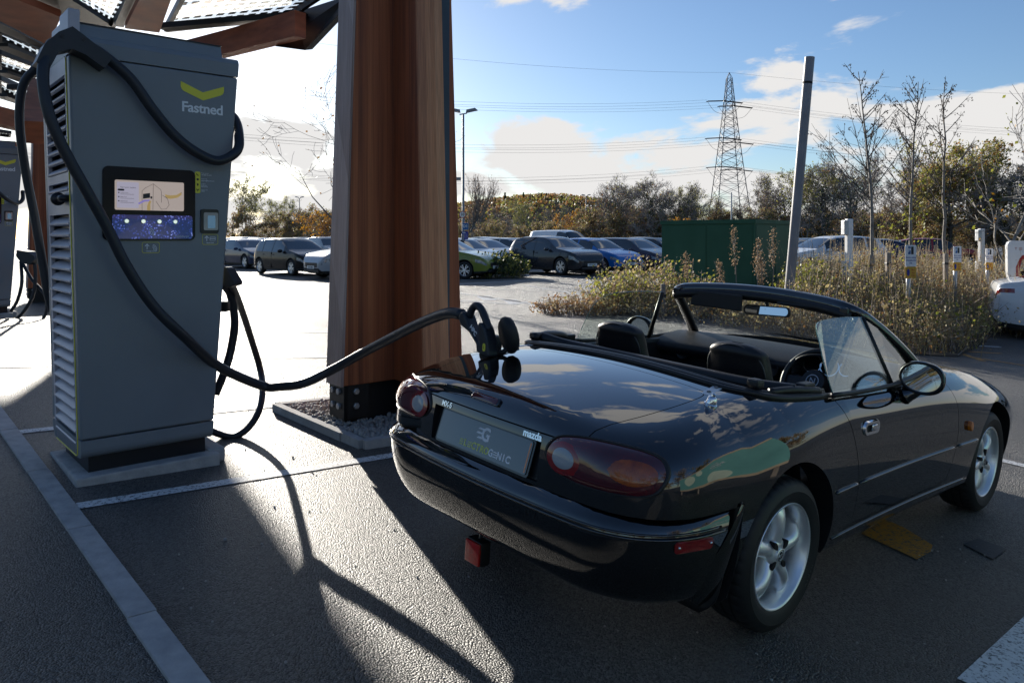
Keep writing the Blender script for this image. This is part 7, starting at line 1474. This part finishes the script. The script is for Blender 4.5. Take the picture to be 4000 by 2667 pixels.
ev_sign(2091, 563, 13.0, .205, "nearest white recharging sign with an amber plate below it"); ev_sign(2198, 566, 15.5, .18, "middle recharging sign, a dead stalk crossing its amber plate"); ev_sign(2272, 571, 16.8, .17, "recharging sign just left of the white charging stall")
def box_post(dx, top, Y, label):
    o = root("service_post", label, "post", (X_at(dx, Y), Y, -.1), .2, "white service posts with meter boxes"); z = H_at(top, Y) + .1; MB().bbox((0, 0, z / 2), (.13, .10, z), .012).build("post", M_['white'], o)
    for q in (z - .18, z - 1.02): MB().bbox((-.10, -.01, q), (.10, .12, .30), .012).build("meter_box", M_['steel'], o)
box_post(1950, 503, 15.5, "white service post with two grey boxes left of the first young tree"); box_post(2254, 525, 20, "white service post right of the third young tree")
for dx, top, Y, lb in ((2040, 580, 14.5, "short weathered wooden post left of the nearest recharging sign"), (2004, 585, 16, "short wooden stake tied to the first young tree"), (2172, 583, 17, "wooden stake tied to the third young tree"), (1523, 652, 14.2, "pale weathered bollard showing above the far door of the convertible")):
    o = root("wooden_post", lb, "post", (X_at(dx, Y), Y, -.2), 0, None); MB().bbox((0, 0, (H_at(top, Y) + .2) / 2), (.085, .085, H_at(top, Y) + .2), .012).build("stake", M_['old_wood'], o); MB().bbox((0, 0, H_at(top, Y) + .2 - .22), (.095, .095, .05), .006).build("tie", M_['black_plastic'], o)
# cone
p = G(1413, 694); cn = root("traffic_cone", "faded orange traffic cone at the left tip of the weedy bank", "cone", p); MB().sh().lathe([(.115, .02), (.10, .06), (.03, .42), (.022, .44), (0, .44)], 20).build("cone_body", M_['orange'], cn, 40); MB().bbox((0, 0, .012), (.30, .30, .03), .01).build("cone_base", M_['orange'], cn)
# charging stall at the right edge
X0, Y0 = X_at(2352, 16.0), 16.0; ts = root("charging_stall", "white arched charging stall with a red inner edge at the right border", "charger", (X0, Y0, -.5), -.42); zt = H_at(553, Y0) + .5
ol = [(-.27, 0), (-.25, zt * .35), (-.27, zt * .52), (-.315, zt * .64), (-.32, zt * .95)] + [(-.29, zt * .985), (-.24, zt)] + [(.24, zt), (.29, zt * .985), (.32, zt * .95), (.315, zt * .64), (.27, zt * .52), (.25, zt * .35), (.27, 0)]
inn = [(.17, 0), (.17, zt * .70), (.10, zt * .80), (.05, zt * .835), (-.05, zt * .835), (-.10, zt * .80), (-.17, zt * .70), (-.17, 0)]
MB().prism(ol + inn, -.14, .14, 'y').build("stall_shell", mat("gloss_white", (.78, .79, .80), .25, coat=.5, var=.03), ts, 40)
MB().prism([(.171, 0.01), (.171, zt * .702), (.10, zt * .804), (.05, zt * .839), (-.05, zt * .839), (-.10, zt * .804), (-.171, zt * .702), (-.171, .01), (-.10, .01), (-.10, zt * .685), (-.075, zt * .76), (-.04, zt * .80), (.04, zt * .80), (.075, zt * .76), (.10, zt * .685), (.10, .01)], -.146, .12, 'y').build("red_liner", PAINT['red'], ts, 40)
t = MB()
text_into(t, "T", .075, frame((-.17, -.1415, zt * .91), (1, 0, 0), (0, 0, 1)), ext=.001)
for x in (-.085,): [t.prism([(x - .03, zt * .91 + q), (x + .03, zt * .91 + q), (x + .03, zt * .91 + q + .008), (x - .03, zt * .91 + q + .008)], -.1425, -.1405, 'y') for q in (-.028, -.004, .02)]
text_into(t, "SLA", .075, frame((.09, -.1415, zt * .91), (1, 0, 0), (0, 0, 1)), ext=.001, space=1.3); t.build("lettering", PAINT['red'], ts)
MB().tube([(.02, -.10, zt * .70), (-.03, -.12, zt * .60), (-.06, -.12, zt * .66)], .03, 8).build("plug", M_['black_plastic'], ts)
# pylon and power lines
PY, PX = 205.0, X_at(1675, 205.0); pyl = root("pylon", "tall steel lattice pylon rising behind the bare trees", "pylon", (PX, PY, 0)); PH = H_at(167, PY); M_['galv'] = mat("pylon_steel", (.13, .13, .14), .6, .5, var=.2, vscale=.3)
lat = MB(); lv = [0, .10, .19, .27, .345, .41, .47, .52, .57, .61, .65, .69, .73, .77, .81, .85, .89, .93, .965]
def wd(k): return 4.9 * (1 - k) ** 1.15 * (1 if k < .5 else 1) * .98 + .55 if k < .97 else .3
for i in range(len(lv) - 1):
    a, b = lv[i], lv[i + 1]; A = [Vector((sx * wd(a), sy * wd(a), a * PH)) for sx, sy in ((-1, -1), (1, -1), (1, 1), (-1, 1))]; B = [Vector((sx * wd(b), sy * wd(b), b * PH)) for sx, sy in ((-1, -1), (1, -1), (1, 1), (-1, 1))]
    for k in range(4):
        j = (k + 1) % 4; lat.tube([A[k], B[k]], .13 * (1 - .4 * a), 4, cap=False); lat.tube([A[k], B[j]], .06, 3, cap=False); lat.tube([A[j], B[k]], .06, 3, cap=False); lat.tube([B[k], B[j]], .05, 3, cap=False)
for k in range(4): sx, sy = ((-1, -1), (1, -1), (1, 1), (-1, 1))[k]; lat.tube([(sx * wd(.965), sy * wd(.965), .965 * PH), (0, 0, PH)], .08, 3)
lat.build("lattice_tower", M_['galv'], pyl)
WD = Vector((-0.92, -0.39, 0)); WD2 = Vector((0.93, 0.10, 0)); arms = []
for z, l in ((H_at(238, PY), 4.6), (H_at(322, PY), 5.6), (H_at(386, PY), 4.8)):
    am = MB()
    for s in (-1, 1):
        w = wd(z / PH); d = Vector((s * .55, s * .83, 0)) if True else 0; tip = d * l + Vector((0, 0, z))
        for c in (Vector((s * w, -w, z)), Vector((s * w, w, z)), Vector((s * w, 0, z + 1.6))): am.tube([c, tip], .07, 3)
        arms.append((tip, s))
    am.build("cross_arm", M_['galv'], pyl)
ins = mat("insulator_brown", (.10, .065, .05), .4, var=.3, vscale=2)
for tip, s in arms:
    im = MB()
    for d in (WD, WD2):
        for o_ in (-.35, .35):
            e = tip + d * 5.5 + Vector((0, 0, -.5)); sd = Vector((-d.y, d.x, 0)) * o_; im.tube([tip + sd, e + sd], .11, 4)
    lp_ = [tip + WD * 5.5 + Vector((0, 0, -.5)), tip + WD * 2.5 + Vector((0, 0, -3.2)), tip + WD2 * 2.5 + Vector((0, 0, -3.2)), tip + WD2 * 5.5 + Vector((0, 0, -.5))]; im.tube(spline(lp_, 5), .05, 3); im.build("insulator_string", ins, pyl)
M_['wire'] = mat("power_wire", (.06, .06, .07), .6, var=.1)
gw = "overhead power lines"
def wire(p, q, sag, label, n=24, pair=True):
    mb = MB(); b0 = p
    for o_ in ((-.35, .35) if pair else (0,)):
        mb.tube([p.lerp(q, k / n) + Vector((0, 0, -sag * 4 * (k / n) * (1 - k / n) + o_ * (1 if pair else 0))) - b0 for k in range(n + 1)], .027, 3)
    o = mb.build("power_line", M_['wire']); o.location = b0; tag(o, label, "power line", gw)
base = Vector((PX, PY, 0)); TP = base + Vector((0, 0, PH))
wire(TP, TP + WD * 190 + Vector((0, 0, 3)), 5, "topmost single wire running left from the pylon's tip", pair=False); wire(TP, TP + WD2 * 260 + Vector((0, 0, 4)), 6, "topmost single wire running right from the pylon's tip", pair=False)
NMZ = ("upper", "upper", "middle", "middle", "lower", "lower")
for k, (tip, s) in enumerate(arms):
    wire(base + tip + WD * 5.5 + Vector((0, 0, -.5)), base + tip + WD * 190 + Vector((0, 0, -1)), 5.5, "%s wire pair running left from the pylon's %s arm" % (NMZ[k], "near" if s < 0 else "far")); wire(base + tip + WD2 * 5.5 + Vector((0, 0, -.5)), base + tip + WD2 * 260 + Vector((0, 0, 0)), 7, "%s wire pair running right from the pylon's %s arm" % (NMZ[k], "near" if s < 0 else "far"))
p2 = copy_tree(pyl); Yb = 420.0; p2.location = (X_at(1906, Yb), Yb, H_at(345, Yb) - PH); p2["label"] = "small far pylon tip showing over the trees right of the leaning pole"
# what stands beside and behind the camera: printed site hoarding, trees
hb_ = root("site_hoarding", "teal printed hoarding with pale mint shapes, standing to the right of the convertible", "hoarding", (4.25, 1.0, -.28), R_(90))
M_['teal_print'] = mat("teal_print", (.17, .44, .42), .4, var=.05); M_['mint_print'] = mat("mint_print", (.66, .80, .66), .4, var=.05); M_['sand'] = mat("sand_print", (.55, .45, .32), .5, var=.1)
MB().box((-2.3, 0, .35), (2.3, .03, 2.1)).build("board", M_['teal_print'], hb_); pr = MB()
for cx, cz, r in ((-.9, 1.35, .62), (.2, 1.75, .30), (1.2, .75, .42)): pr.lathe([(r, 0), (r, .004), (0, .004)], 36, frame((cx, .030, cz), (-1, 0, 0), (0, 0, 1)))
pr.build("mint_shapes", M_['mint_print'], hb_); MB().box((-2.3, .0305, .35), (2.3, .036, .47)).box((-2.3, .0305, 2.0), (2.3, .036, 2.1)).build("sand_band", M_['sand'], hb_)
t = MB(); text_into(t, "Energy", .12, frame((1.4, .037, 1.72), (-1, 0, 0), (0, 0, 1)), ext=.001); text_into(t, "Superhub", .15, frame((1.4, .037, 1.58), (-1, 0, 0), (0, 0, 1)), ext=.001, bold=.003); text_into(t, "Oxford", .12, frame((1.4, .037, 1.43), (-1, 0, 0), (0, 0, 1)), ext=.001); t.build("lettering", M_['letter_white'], hb_)
for x in (-2.1, 0, 2.1): MB().box((x - .05, -.09, 0), (x + .05, -.0005, 2.0)).build("prop", M_['old_wood'], hb_)
for k, (x, y, kd, s) in enumerate(((14, -8, 'bare', 1.1), (20, -2, 'oak', 1.0), (17, -16, 'bare2', 1.0), (8, -22, 'oak', 1.1), (-2, -26, 'bare', 1.2), (-12, -24, 'bare2', 1.2), (26, 6, 'bushr', 1.1), (24, -9, 'bushy', 1.2), (13, -20, 'bushr', 1.1), (3, -25, 'bushy', 1.2), (-20, -20, 'oak', 1.1))): put(done[kd], (x, y, 0), s, k * 1.3, LB[kd][1] + " standing behind the camera", "trees behind the camera")
